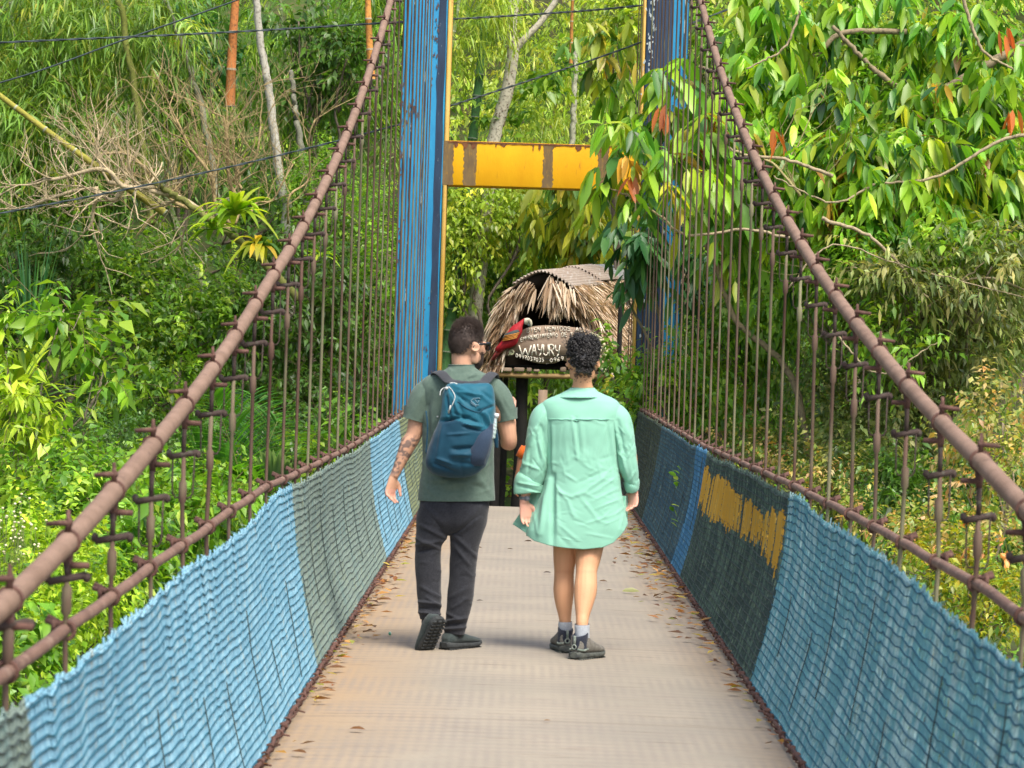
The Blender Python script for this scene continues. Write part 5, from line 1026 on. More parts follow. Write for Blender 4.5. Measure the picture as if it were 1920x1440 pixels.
# pale stump post and cream flowers by the shelter
mb = MB(); a = H(1015, 731, -.8); b = P(1015, 930, HY - .8); box(mb, ((a + b) / 2), (.125, .10, a[2] - b[2])); o = mb.build('wooden_post', mat('pale_wood', (.38, .27, .18), (.27, .19, .13), scale=4, rough=.85, stretch=(3, 3, .5)), smooth=False); tag(o, 'pale square wooden post beyond the deck end, left of the woman', 'post')
rnd = np.random.default_rng(31)
plant('flowering_shrub', 'shrub with cream flower heads against the right side of the shelter', 'shrub', gbase(1150, 40.2), [PB(1140, 690, 40.4, 26, 40) + (26,), PB(1160, 740, 40, 26, 40) + (28,), PB(1130, 770, 39.8, 20, 40) + (20, 'broad', 'yellowing')], 'broad', 'bright', 950, None, .75, .025)
fr = MB()
for c, n_ in (((1122, 636), 30), ((1135, 655), 24), ((1112, 645), 14), ((1140, 690), 12)):
    for _ in range(n_): ellip(fr, P(c[0] + rnd.normal(0, 6), c[1] + rnd.normal(0, 5), 40.9 + rnd.normal(0, .08)), (.026, .024, .02), 6, 4)
root = bpy.data.objects['flowering_shrub.002'] if 'flowering_shrub.002' in bpy.data.objects else None
o = fr.build('flower_heads', mat('cream_flowers', (.68, .60, .33), (.80, .75, .55), scale=20)); adopt(o, root) if root else tag(o, 'cream flowers', 'flowers')
# ------------------------------------------------------------------ people
PY = 15.85; PK = PY / FPX          # metres per photo pixel at the walkers
def Q(px, py, d=0.0):              # photo pixel + offset in depth (negative = towards the camera), kept at constant size
    p = P(px, py, PY); return p + np.array([0, d, 0])
def QV(a): return np.array([Q(*r[:3]) for r in a])
def skin(name, c1, c2): return mat(name, None, attr=True, rough=.55, spec=.35, c2=None)
M['skin'] = mat('skin', None, attr=True, rough=.62, spec=.25, bump=.15, bscale=70)
def cloth(name, c1, c2, sc=60, c3=None, bump=.25, rough=.9, **k): return mat(name, c1, c2, c3, scale=sc, rough=rough, spec=.15, bump=bump, bscale=260, sheen=.15, lo=.3, hi=.7, **k)
def remeshed(mb, name, voxel, colfn, parent, smooth_it=4):
    o = mb.build('tmp'); md = o.modifiers.new('r', 'REMESH'); md.mode = 'VOXEL'; md.voxel_size = voxel; md.use_smooth_shade = True
    sm = o.modifiers.new('s', 'CORRECTIVE_SMOOTH' if False else 'SMOOTH'); sm.factor = .5; sm.iterations = smooth_it
    dg = bpy.context.evaluated_depsgraph_get(); me = bpy.data.meshes.new_from_object(o.evaluated_get(dg)); me.name = name
    me.materials.clear(); me.materials.append(M['skin']); n = len(me.vertices); v = np.empty(n * 3); me.vertices.foreach_get('co', v); v = v.reshape(-1, 3)
    for a in list(me.color_attributes): me.color_attributes.remove(a)
    ca = me.color_attributes.new('col', 'FLOAT_COLOR', 'POINT'); ca.data.foreach_set('color', np.c_[colfn(v), np.ones(n)].ravel())
    me.polygons.foreach_set('use_smooth', np.ones(len(me.polygons), bool))
    r = bpy.data.objects.new(name, me); COL.objects.link(r); bpy.data.objects.remove(o); adopt(r, parent); return r
def epath(pts, n=24): return smoothpath(np.array(pts, float), n)
def lim(mb, rows, n=14, k=24):
    """rows: (px, py, depth m, half width px, half depth m)"""
    r = epath(rows, k); tube(mb, QV(r), r[:, 3] * PK, n=n, ry=r[:, 4], ref=(0, 1, 0))
def shell(rows, nu=96, nv=110, open_bottom=True, expo=2.3, flat=False):
    """garment tube from horizontal-ish rings: rows (cx, cy, depth, half w px, half depth m [, tilt px of the left-right ends]) -> V grid (nv,nu,3)"""
    r = epath(rows, nv); c = QV(r); th = np.linspace(0, 2 * math.pi, nu, endpoint=False)
    t = nrm(np.gradient(c, axis=0))
    if flat: t = np.repeat(nrm(-cam_up[None] * [1, 0, 1]), nv, 0)
    b = np.array([0, 1.0, 0]) - t * t[:, 1:2]; b = nrm(b); a = np.cross(t, b)
    ct, st_ = np.cos(th), np.sin(th); e = 2 / expo; X = np.sign(ct) * np.abs(ct) ** e; Y_ = np.sign(st_) * np.abs(st_) ** e
    # theta 270deg side (sin<0) faces the camera
    sgn = np.sign(a[:, 0:1]); a = a * sgn
    return c[:, None] + a[:, None] * (r[:, 3] * PK)[:, None, None] * X[None, :, None] + b[:, None] * r[:, 4][:, None, None] * Y_[None, :, None]
def grid_faces(nv, nu, off=0):
    i, j = np.meshgrid(np.arange(nv - 1), np.arange(nu), indexing='ij'); j2 = (j + 1) % nu
    return np.stack([i * nu + j, i * nu + j2, (i + 1) * nu + j2, (i + 1) * nu + j], -1).reshape(-1, 4) + off
def gnormal(G):
    du = np.roll(G, -1, 1) - np.roll(G, 1, 1); dv = np.gradient(G, axis=0); return nrm(np.cross(du, dv))
def folds(G, fl, amp=1.0, noise=.004, nsc=9.0, seed=0, stretch=(1, 1, 1)):
    """displace a garment grid: fl = list of (x0,y0,x1,y1,width px,height m) creases drawn on the photo"""
    N_ = gnormal(G); c = G.mean(axis=1, keepdims=True); s = np.sign(((G - c) * N_).sum(-1, keepdims=True)); N_ = N_ * np.where(s == 0, 1, s)
    px, py = pix(G.reshape(-1, 3)); px = px.reshape(G.shape[:2]); py = py.reshape(G.shape[:2]); back = np.clip(-N_[..., 1] * 2.2 + .35, 0, 1)
    d = noise * vnoise(G * nsc * np.array(stretch) + seed) + noise * .5 * vnoise(G * nsc * 2.3 * np.array(stretch) + seed + 7)
    h = np.zeros(px.shape)
    for (x0, y0, x1, y1, w_, a_) in fl:
        ex, ey = x1 - x0, y1 - y0; L2 = ex * ex + ey * ey; t = ((px - x0) * ex + (py - y0) * ey) / L2; tc = np.clip(t, 0, 1)
        dist = np.hypot(px - x0 - tc * ex, py - y0 - tc * ey); prof = np.exp(-(dist / w_) ** 2) * (np.sin(np.clip(.12 + tc * .8, 0, 1) * math.pi) ** .6)
        h += a_ * prof
    d = d + h * back * amp
    return G + N_ * d[..., None]
def randfolds(n, bb, seed, ang, ln, w_, amp):
    r = np.random.default_rng(seed); o = []
    for _ in range(n):
        x, y = r.uniform(bb[0], bb[2]), r.uniform(bb[1], bb[3]); a = math.radians(r.uniform(*ang)); l = r.uniform(*ln) / 2
        o.append((x - math.cos(a) * l, y - math.sin(a) * l, x + math.cos(a) * l, y + math.sin(a) * l, r.uniform(*w_), amp * r.uniform(.5, 1.1) * (1 if r.random() < .75 else -1)))
    return o
def hem(G, rows=3, th=.004):
    """turn the open edge in, so the cloth has thickness"""
    c = G[-1].mean(0); inn = [G[-1] + (c - G[-1]) * f + np.array([0, 0, dz]) for f, dz in ((.03, .002), (.05, .02), (.06, .06))]
    return np.concatenate([G, np.array(inn)])
def put(mb, G, F_=None): nv, nu = G.shape[:2]; mb.add(G.reshape(-1, 3), [grid_faces(nv, nu)]); return mb
def cap(mb, ringpts): k = len(ringpts); mb.add(np.vstack([ringpts, ringpts.mean(0)]), [np.array([[i, (i + 1) % k, k] for i in range(k)])])

def hand(mb, wrist, dirv, across, palmn, sc=1.0, curl=(.35, .4, .45, .5), thumb=.6, spread=.06):
    """across points to the thumb (index) side; palmn is where the palm faces"""
    d = nrm(dirv); a = nrm(np.asarray(across) - d * np.dot(across, d)); p = nrm(np.cross(d, a)); p = p if np.dot(p, palmn) > 0 else -p
    w_ = np.asarray(wrist, float); PL = .092 * sc
    pts = [w_ - d * .02, w_ + d * PL * .3, w_ + d * PL * .7, w_ + d * PL]
    tube(mb, smoothpath(pts, 10), np.interp(np.linspace(0, 1, 10), [0, .3, .7, 1], [.026, .034, .041, .038]) * sc, n=14, ry=np.interp(np.linspace(0, 1, 10), [0, .3, 1], [.020, .018, .013]) * sc, ref=p)
    for k in range(4):
        off = (1.5 - k) * .0205 * sc; base = w_ + d * PL * (.93 - .03 * abs(1 - k)) + a * off; FL = (.070, .078, .072, .056)[k] * sc; c = curl[k]
        dd = nrm(d + a * (1.5 - k) * spread); seg = [base]
        for s_, (fl, cc) in enumerate(((.45, .35), (.30, .8), (.25, .6))):
            ang = c * cc * 2.0; ax = np.cross(dd, p); dd = nrm(dd * math.cos(ang) + p * math.sin(ang)); seg.append(seg[-1] + dd * FL * fl)
        tube(mb, smoothpath(seg, 12), np.linspace(.0092, .0068, 12) * sc, n=10, ref=a); ellip(mb, seg[-1], (.0068 * sc,) * 3, 8, 6)
    b = w_ + d * PL * .22 + a * .026 * sc; q1 = nrm(a * .75 + d * .75 + p * .35 * thumb); q2 = nrm(a * .15 + d * 1.0 + p * .5 * thumb)
    seg = [w_ + d * PL * .08 + a * .012 * sc, b, b + q1 * .034 * sc, b + q1 * .034 * sc + q2 * .030 * sc, b + q1 * .034 * sc + q2 * .054 * sc]
    tube(mb, smoothpath(seg, 14), np.interp(np.linspace(0, 1, 14), [0, .35, .7, 1], [.013, .015, .0105, .0085]) * sc, n=10, ref=p); ellip(mb, seg[-1], (.0085 * sc,) * 3, 8, 6)

def head_mesh(mb, c, R, s=1.0, male=True):
    """c: centre of the skull; local x right, y where the face looks, z up"""
    def at(v): return c + R @ (np.array(v) * s)
    ellip(mb, at((0, -.012, .012)), (.077 * s, .098 * s, .102 * s), 26, 18, R=R)
    ellip(mb, at((0, .040, -.028)), (.062 * s, .060 * s, .075 * s), 20, 14, R=R)
    ellip(mb, at((0, .048, -.080)), ((.052 if male else .046) * s, .048 * s, .036 * s), 16, 10, R=R)
    ellip(mb, at((0, .082, -.098)), (.020 * s, .016 * s, .015 * s), 10, 8, R=R)
    for q in (-1, 1):
        ellip(mb, at((q * .058, .02, -.070)), (.014 * s, .034 * s, .034 * s), 10, 8, R=R)
        ellip(mb, at((q * .032, .086, .008)), (.022 * s, .012 * s, .010 * s), 10, 6, R=R)
        ellip(mb, at((q * .040, .076, -.035)), (.018 * s, .016 * s, .018 * s), 10, 6, R=R)
        ellip(mb, at((q * .030, .083, -.012)), (.012 * s, .010 * s, .008 * s), 10, 6, R=R)
        # ear: rim, lobe
        e = at((q * .080, -.010, -.018)); Re = R @ euler(8, q * 12, -q * 22)
        ellip(mb, e, (.008 * s, .017 * s, .030 * s), 12, 10, R=Re); ring(mb, e + R @ np.array([q * .007, -.002, .004]) * s, .021 * s, .0052 * s, R @ np.array([q, -.35, .1]), n=16, m_=6, a0=0.3, a1=5.3)
        ellip(mb, at((q * .077, .0, -.046)), (.006 * s, .008 * s, .010 * s), 8, 6, R=R)
    tube(mb, [at((0, .090, .010)), at((0, .108, -.018)), at((0, .113, -.030)), at((0, .096, -.040))], np.array([.009, .012, .015, .008]) * s, n=10, ref=R @ np.array([0, 1.0, 0]))
    ellip(mb, at((0, .096, -.060)), (.024 * s, .010 * s, .006 * s), 12, 6, R=R); ellip(mb, at((0, .093, -.071)), (.021 * s, .010 * s, .007 * s), 12, 6, R=R)

def shoe(parent, ankle, R, L_=.285, W_=.10, boot=False, mats=None, nm='shoe', sole_h=.028):
    """local: x right, y toe, z up, origin on the ground under the ankle"""
    o3 = np.asarray(ankle, float)
    def ringsec(y, hw, zb, zt, e=2.6, n=22):
        th = np.linspace(0, 2 * math.pi, n, endpoint=False); c, s = np.cos(th), np.sin(th); h = (zt - zb) / 2
        return np.c_[np.sign(c) * np.abs(c) ** (2 / e) * hw, np.full(n, y), (zb + zt) / 2 + np.sign(s) * np.abs(s) ** (2 / e) * h]
    back = -.075
    def loftit(rings, m_, name):
        mb = MB(); n = len(rings[0]); V = np.concatenate(rings) @ R.T + o3; mb.add(V, [grid_faces(len(rings), n)]); cap(mb, rings[0][::-1] @ R.T + o3); cap(mb, rings[-1] @ R.T + o3); return mb.build(name, m_)
    f = L_ / .285; w_ = W_ / 2
    up = [ringsec(back + .004, w_ * .35, sole_h, .055), ringsec(back + .015, w_ * .68, sole_h - .004, .082), ringsec(back + .05, w_ * .78, sole_h - .004, .092), ringsec(back + .09, w_ * .80, sole_h - .004, .094), ringsec(back + .13 * f, w_ * .86, sole_h - .004, .080), ringsec(back + .18 * f, w_ * .97, sole_h - .004, .064), ringsec(back + .225 * f, w_ * .93, sole_h - .004, .054), ringsec(back + .262 * f, w_ * .66, sole_h - .002, .044), ringsec(back + .28 * f, w_ * .30, sole_h, .036)]
    if boot:
        for q_ in up[1:-1]: q_[:, 2] = np.where(q_[:, 2] > .03, .03 + (q_[:, 2] - .03) * 1.38, q_[:, 2])
    root = loftit(up, mats[0], nm); adopt(root, parent)
    so = [ringsec(back - .006, w_ * .40, .006, sole_h + .006, 4), ringsec(back + .006, w_ * .76, .002, sole_h + .010, 4), ringsec(back + .05, w_ * .86, 0, sole_h + .006, 4), ringsec(back + .11 * f, w_ * .84, .003, sole_h + .002, 4), ringsec(back + .18 * f, w_ * 1.04, 0, sole_h + .001, 4), ringsec(back + .235 * f, w_ * .98, .003, sole_h + .002, 4), ringsec(back + .27 * f, w_ * .66, .010, sole_h + .006, 4), ringsec(back + .287 * f, w_ * .28, .016, sole_h + .008, 4)]
    s_ = loftit(so, mats[1], 'sole'); s_.parent = root; s_.matrix_parent_inverse = root.matrix_world.inverted() @ Matrix.Translation((0, 0, 0)); s_.parent = root
    # tread lugs
    mb = MB()
    for y in np.arange(back + .01, back + .26 * f, .022):
        for x in (-.62, 0, .62): box(mb, R @ np.array([x * w_, y, -.001]) + o3, (w_ * .42, .013, .008), R=R)
    t = mb.build('tread', mats[1], smooth=False); t.parent = root
    if boot:
        mb = MB(); rs = [ringsec(0, 0, 0, 0)] ; rings = []
        for z, hx, hy, cy in ((.045, .040, .052, -.022), (.075, .040, .050, -.024), (.100, .039, .046, -.024), (.122, .041, .047, -.026), (.128, .036, .041, -.026), (.110, .032, .037, -.026)):
            th = np.linspace(0, 2 * math.pi, 24, endpoint=False); rings.append(np.c_[np.cos(th) * hx, cy + np.sin(th) * hy, np.full(24, z) + (z > .09) * .012 * np.sin(th) * (1 if z != .110 else 0)])
        V = np.concatenate(rings) @ R.T + o3; mb.add(V, [grid_faces(len(rings), 24)]); c_ = mb.build('boot_collar', mats[2]); c_.parent = root
        mb = MB(); box(mb, R @ np.array([0, back - .001, .095]) + o3, (.012, .008, .05), R=R); ring(mb, R @ np.array([0, back - .004, .062]) + o3, .012, .004, R @ np.array([0, 1.0, 0]), n=10); p_ = mb.build('heel_tab', mats[3]); p_.parent = root
        mb = MB(); 
        for q in (-1, 1): tube(mb, [R @ np.array([q * .035, .0, .05]) + o3, R @ np.array([q * .045, -.05, .045]) + o3, R @ np.array([q * .02, -.078, .05]) + o3], .006, n=6)
        p_ = mb.build('overlay', mats[3]); p_.parent = root
    return root
def fixroot(o): return o

# ================= the man
man = empty('person', tuple(Q(862, 1218)), 'man walking away in grey-green T-shirt and charcoal trousers, wearing sunglasses and a blue backpack', 'person')
SK = np.array([.58, .325, .21]); SKP = np.array([.66, .34, .25])
mb = MB()
Rm = rotz(math.radians(-52)) @ euler(-3, 3, 0); HC = Q(877, 644, .0)
head_mesh(mb, HC, Rm, 1.0)
lim(mb, [(868, 640, .0, 20, .06), (867, 668, -.01, 20.5, .058), (867, 690, -.005, 22, .062), (865, 706, 0, 36, .07), (863, 722, 0, 55, .085)], 18)
lim(mb, [(863, 712, 0, 50, .07), (862, 740, 0, 66, .09), (860, 800, 0, 56, .095), (857, 860, 0, 52, .09), (853, 930, 0, 56, .095), (851, 975, 0, 52, .09)], 18, 30)
# left arm in the picture (tattooed, swinging back), right arm bent with the hand in front
LA = [(803, 733, 0, 17, .052), (790, 752, 0, 18, .055), (782, 786, .0, 16.5, .050), (776, 815, .0, 15, .045), (766, 832, -.005, 15.5, .046), (756, 855, -.01, 12.5, .038), (746, 878, -.015, 9.5, .03), (739, 893, -.02, 8.2, .026)]
lim(mb, LA, 14)
hand(mb, Q(738, 895, -.02), Q(727, 945, -.03) - Q(738, 895, -.02), (.75, .75, 0), (.7, -.45, 0), .93, (.45, .5, .55, .62), .9)
RA = [(925, 733, 0, 17, .052), (937, 756, .0, 18.5, .056), (948, 790, .01, 17, .052), (954, 822, .02, 15.5, .048), (953, 836, .05, 15, .04)]
lim(mb, RA, 14)
r = epath([(952, 829, .045, .043), (954, 814, .12, .040), (956, 796, .20, .033), (957, 780, .27, .026)], 16); tube(mb, QV(r), r[:, 3], n=12)
hand(mb, Q(957, 780, .27), Q(960, 752, .33) - Q(957, 780, .27), (-.5, .8, 0), (-.8, -.5, 0), .9, (1.0, 1.05, 1.1, 1.1), .9)
for rows in ([(818, 960, 0, 27, .085), (806, 1030, -.02, 20, .065), (805, 1060, -.03, 19, .062), (806, 1110, -.05, 16, .05), (808, 1150, -.07, 12, .036), (808, 1178, -.09, 12, .036)],
             [(880, 960, 0, 27, .085), (868, 1040, .01, 20, .065), (866, 1060, .01, 19, .06), (860, 1120, 0, 16, .05), (853, 1180, 0, 12, .036), (853, 1200, 0, 12, .036)]): lim(mb, rows, 12)
def mancol(v):
    px, py = pix(v); c = np.repeat(SK[None], len(v), 0) * (1 + .07 * vnoise(v * 30))[:, None]
    pink = np.clip((v[:, 2] < Q(0, 893)[2]) * (px < 760), 0, 1)[:, None]; c = c * (1 - pink) + SKP * pink
    pk2 = ((px > 950) & (py < 775) & (py > 715))[:, None]; c = np.where(pk2, SKP, c)
    # tattooed forearm
    r_ = epath(LA, 40); cx = np.interp(py, r_[:, 1], r_[:, 0]); near = (np.abs(px - cx) < 22) & (py > 812) & (py < 893)
    ink = np.clip((vnoise(v * 55) * .6 + vnoise(v * 120 + 3) * .5 + .25 * np.sin(v[:, 2] * 160 + 6 * vnoise(v * 25)) + .12) * 3.2, 0, 1) * near * np.interp(py, [812, 826, 885, 893], [0, 1, 1, .3])
    c = c * (1 - .72 * ink[:, None]) + np.array([.05, .06, .07]) * .72 * ink[:, None]
    # beard shade and cropped hair at the nape
    L_ = (v - HC) @ Rm; bd = (L_[:, 2] < -.045) & (L_[:, 1] > .03) & (L_[:, 2] > -.13); c = np.where(bd[:, None], c * .55 + np.array([.02, .012, .008]), c)
    red = np.exp(-((px - 954) ** 2 + (py - 838) ** 2) / 160.)[:, None] * (px > 900)[:, None]; c = c * (1 - red * .3) + np.array([.5, .17, .12]) * red * .3
    return c
remeshed(mb, 'body', .0042, mancol, man)
# hair: cap + thousands of short strands
def hair_cap(mb, C, R, rad, ctr, cut, rnd, lift=0.0, n=40, m_=30, noise=.004):
    th = np.linspace(0, math.pi, m_); ph = np.linspace(0, 2 * math.pi, n, endpoint=False); T, Ph = np.meshgrid(th, ph, indexing='ij')
    Lc = np.stack([np.sin(T) * np.cos(Ph), np.sin(T) * np.sin(Ph), np.cos(T)], -1) * rad + ctr
    Lc = Lc * (1 + noise * 8 * vnoise(Lc * 45)[..., None])
    keep = cut(Lc); Q_ = grid_faces(m_, n); k = keep.reshape(-1)[Q_].all(1); mb.add(Lc.reshape(-1, 3) @ R.T + C, [Q_[k]]); return Lc[keep]
hm = mat('dark_brown_hair', (.055, .038, .031), (.095, .068, .056), scale=30, rough=.6, spec=.35)
def mcut(L): # hairline: forehead, above the ears, nape
    x, y, z = L[..., 0], L[..., 1], L[..., 2]; return (z > np.interp(y, [-.12, -.06, -.02, .02, .05, .075, .1], [-.062, -.055, -.004, .004, .02, .058, .10]))
rad = np.array([.0785, .1005, .1065]); ctr = np.array([0, -.012, .014])
mb = MB(); S = hair_cap(mb, HC, Rm, rad, ctr, mcut, rng); 
hr = mb.build('hair', hm); adopt(hr, man)
mb = MB(); rnd = np.random.default_rng(55); N = 14000; g = nrm(rnd.normal(0, 1, (N, 3))); Lb = g * rad + ctr; ok = mcut(Lb + rnd.normal(0, .004, Lb.shape)); Lb, g = Lb[ok], g[ok]; N = len(Lb)
top = np.clip((Lb[:, 2] - .03) / .08, 0, 1); ln = .005 + .020 * top * rnd.uniform(.5, 1.4, N)
comb = np.array([.1, .55, .45]) * top[:, None] + np.array([0, -.25, -.55]) * (1 - top[:, None]); d = nrm(g * (.45 + .4 * top[:, None]) + comb + rnd.normal(0, .34, (N, 3)))
tip = Lb + d * ln[:, None] * rnd.uniform(.7, 1.3, (N, 1)); W3 = lambda a: a @ Rm.T + HC
strands(mb, np.stack([W3(Lb - g * .004), W3((Lb + tip) / 2 + g * .001), W3(tip)], 1), np.array([.0011, .0009, .0003])[None].repeat(N, 0), (1, 0, 0), (0, 1, 0), 3)
o = mb.build('hair_strands', hm); o.parent = hr; o['kind'] = 'stuff'
# beard
mb = MB(); N = 3600; th = rnd.uniform(-1.9, 1.9, N); z = rnd.uniform(-.125, -.035, N)
y = .040 + .052 * np.cos(th) * np.interp(z, [-.125, -.09, -.03], [.8, 1, 1.05]); x = .060 * np.sin(th) * np.interp(z, [-.125, -.09, -.03], [.6, .95, 1.04])
ok = (z < np.interp(np.abs(th), [0, .5, .9, 1.3, 1.9], [-.072, -.048, -.044, -.02, .0])) & (z > -.124) & (rnd.random(N) < .75) ; Lb = np.c_[x, y, z][ok]; g = nrm(Lb - [0, .02, -.06]); tip = Lb + (g * .7 + [0, .05, -.7] + rnd.normal(0, .25, Lb.shape)) * .007; N = len(Lb)
strands(mb, np.stack([W3(Lb - g * .003), W3((Lb + tip) / 2), W3(tip)], 1), np.array([.0013, .0011, .0004])[None].repeat(N, 0), (1, 0, 0), (0, 1, 0), 3)
o = mb.build('beard', hm); adopt(o, man)
# sunglasses
gm = mat('sunglass_plastic', (.012, .012, .014), rough=.2, spec=.6)
mb = MB()
for q in (-1, 1):
    tube(mb, [W3(np.array([q * .086, -.012, .000])), W3(np.array([q * .083, .04, .006])), W3(np.array([q * .074, .094, .008]))], [.0022, .0035, .005], n=8, ry=np.array([.004, .006, .009]), ref=(0, 0, 1))
    tube(mb, [W3(np.array([q * .086, -.012, .0])), W3(np.array([q * .084, -.026, -.016]))], .0026, n=6)
    ellip(mb, W3(np.array([q * .040, .106, -.006])), (.034, .010, .024), 16, 10, R=Rm @ euler(0, 0, -q * 16), e=.8)
tube(mb, [W3(np.array([-.016, .112, .002])), W3(np.array([0, .117, .004])), W3(np.array([.016, .112, .002]))], .004, n=8)
adopt(mb.build('sunglasses', gm), man)
# T-shirt
ts = cloth('grey_green_jersey', (.083, .128, .102), (.11, .16, .128), 70, stretch=(1, 1, 1))
TB = [(866, 684, .0, 24, .068), (866, 690, -.002, 27, .075), (865, 698, -.002, 42, .085), (864, 705, 0, 62, .098), (863, 714, 0, 72, .108), (862, 728, -.003, 74, .117), (862, 750, -.005, 71, .123), (861, 790, -.005, 70, .125), (860, 830, 0, 67, .120), (859, 870, 0, 67, .118), (857, 905, 0, 70, .124), (856, 930, 0, 72, .132), (856, 938, 0, 72, .133)]
fl = [(800, 760, 812, 880, 5, -.012), (800, 900, 880, 905, 5, .008), (830, 912, 915, 900, 6, .008), (925, 800, 918, 930, 5, -.007), (795, 870, 850, 915, 5, .008), (790, 905, 815, 930, 4, .006), (890, 890, 925, 930, 5, .006),
      (812, 790, 806, 870, 4, .008), (905, 880, 925, 860, 4, .006), (882, 706, 898, 700, 3, .006), (878, 712, 893, 706, 3, -.004), (840, 690, 850, 700, 4, .004), (808, 735, 800, 770, 5, -.009), (803, 850, 802, 925, 4, -.008), (840, 893, 905, 915, 4, -.006), (868, 930, 875, 905, 5, .006)]
G = folds(shell(TB, 128, 130, flat=True), fl + randfolds(26, (795, 800, 920, 930), 5, (-60, 60), (12, 36), (1.6, 3), .0035), 1.0, .003, 9, 1)
mb = MB(); put(mb, hem(G)); 
SL = [(822, 724, 0, 14, .05), (809, 728, 0, 22, .066), (796, 742, 0, 25, .070), (785, 765, 0, 23.5, .068), (779, 783, 0, 23, .066), (777.5, 788, 0, 23, .066)]
SR = [(906, 724, 0, 14, .05), (918, 727, 0, 22, .066), (933, 742, 0, 24, .070), (945, 765, .01, 21.5, .068), (950, 783, .01, 20, .066), (951.5, 789, .01, 20, .066)]
for rows, f2, sd in ((SL, [(800, 725, 775, 775, 4, .006), (795, 790, 805, 750, 4, -.006), (812, 740, 790, 785, 3, .006), (785, 740, 770, 765, 3, .004)], 3), (SR, [(930, 735, 955, 785, 4, .005), (922, 745, 938, 790, 4, -.006), (945, 745, 960, 775, 3, .004)], 4)):
    g = folds(shell(rows, 64, 50, expo=2.0), f2, 1, .002, 14, sd); put(mb, hem(g))
tshirt = mb.build('t_shirt', ts); adopt(tshirt, man)
mb = MB(); r_ = shell(TB, 60, 130, flat=True)[1:7:2]; tube(mb, np.vstack([r_[0], r_[0][:1]]), .0042, n=6, caps=False); o = mb.build('collar_rib', ts); o.parent = tshirt
# trousers
tr = cloth('charcoal_chino', (.019, .020, .024), (.035, .037, .044), 110)
mb = MB()
PV = [(855, 915, 0, 63, .108), (853, 935, 0, 65, .118), (851, 955, -.004, 66, .126), (848, 975, -.004, 65, .122), (846, 990, 0, 60, .10), (845, 1003, 0, 40, .05)]
put(mb, folds(shell(PV, 96, 50, expo=2.4, flat=True), [(845, 930, 845, 990, 4, -.012), (790, 980, 835, 1000, 4, .01), (795, 950, 835, 985, 5, .008), (900, 950, 860, 990, 5, .008)], 1, .003, 9, 5))
L1 = [(815, 957, 0, 31, .112), (813, 975, -.005, 33, .114), (810, 995, -.012, 31, .104), (804, 1018, -.02, 25.5, .092), (802.5, 1040, -.025, 24.5, .085), (803, 1070, -.035, 24.5, .08), (804.5, 1100, -.045, 23, .074), (806, 1125, -.055, 21.5, .068), (806, 1140, -.06, 21.5, .066), (806.5, 1150, -.065, 20, .060), (807, 1158, -.068, 18.5, .056)]
L2 = [(880, 957, 0, 35, .112), (878, 975, .002, 35, .112), (875, 995, .004, 31.5, .102), (871, 1020, .006, 28, .092), (869, 1050, .006, 25.5, .084), (867, 1080, .004, 25, .078), (864, 1110, .002, 25, .074), (860, 1138, 0, 23, .068), (856, 1160, 0, 21, .062), (853.5, 1175, 0, 20.5, .060), (852, 1188, 0, 19.5, .058)]
fl1 = [(782, 1010, 825, 1030, 3.5, .014), (780, 1022, 828, 1014, 3, .010), (790, 985, 840, 1012, 4, .010), (785, 1035, 812, 1028, 3, -.008), (790, 1100, 826, 1122, 3.5, .006), (786, 1128, 826, 1134, 3, .010), (786, 1140, 827, 1144, 2.6, -.008), (786, 1148, 827, 1152, 2.6, .010), (800, 1120, 826, 1138, 2.6, .007), (826, 1060, 822, 1110, 3, .004)]
fl2 = [(848, 1000, 890, 1040, 4, .008), (850, 1020, 880, 1060, 3.5, .008), (900, 970, 855, 1005, 4, .006), (845, 1120, 880, 1100, 3.5, .005), (836, 1165, 874, 1158, 2.6, .010), (834, 1173, 874, 1168, 2.6, -.009), (834, 1180, 874, 1176, 2.6, .010), (850, 1140, 878, 1120, 3, .006), (838, 1150, 862, 1162, 3, .006)]
for rows, f2, sd in ((L1, fl1, 6), (L2, fl2, 7)): put(mb, hem(folds(shell(rows, 80, 130, expo=2.1), [tuple(f_[:5]) + (f_[5] * 1.25,) for f_ in f2] + randfolds(16, (rows[0][0] - 25, 980, rows[0][0] + 20, 1150), sd, (-50, 40), (10, 28), (1.6, 2.6), .004), 1, .0025, 11, sd)))
adopt(mb.build('trousers', tr), man)
sm = [cloth('black_mesh_shoe', (.030, .042, .042), (.055, .07, .068), 120), mat('shoe_sole', (.022, .025, .026), (.045, .05, .05), scale=60, rough=.8)]
def Rshoe(yaw, pitch, roll=0): return rotz(math.radians(-yaw)) @ euler(pitch, roll, 0)
a = Q(850, 1219, 0.0); a[2] = .004; shoe(man, a, Rshoe(38, 0), .29, .105, mats=sm)
# trailing foot: heel up, toe down, sole to the camera
Rl = Rshoe(-38, -56, 0); ank = Q(803, 1162, -.09); shoe(man, ank - Rl @ np.array([0, .0, .085]), Rl, .275, .104, mats=sm)
mb = MB(); lim(mb, [(807, 1150, -.067, 15, .045), (805, 1163, -.08, 14, .042), (804, 1172, -.09, 12, .036)]); lim(mb, [(853, 1180, 0, 14, .042), (852, 1195, 0, 14, .042)]); adopt(mb.build('socks', cloth('dark_sock', (.02, .022, .025), (.03, .03, .035))), man)
bk = empty('backpack', tuple(Q(870, 800, -.2)), 'blue hiking backpack with dark grey straps worn by the man', 'backpack')
bt = cloth('teal_nylon', (.009, .085, .13), (.012, .11, .16), 8, rough=.55, bump=.15); bn = cloth('navy_nylon', (.005, .036, .066), (.008, .058, .095), 6, rough=.6, bump=.15); bg_ = cloth('pocket_mesh', (.022, .040, .070), (.035, .055, .09), 160); bs_ = cloth('strap_grey', (.035, .038, .044), (.05, .053, .06), 200)
D0 = -.215
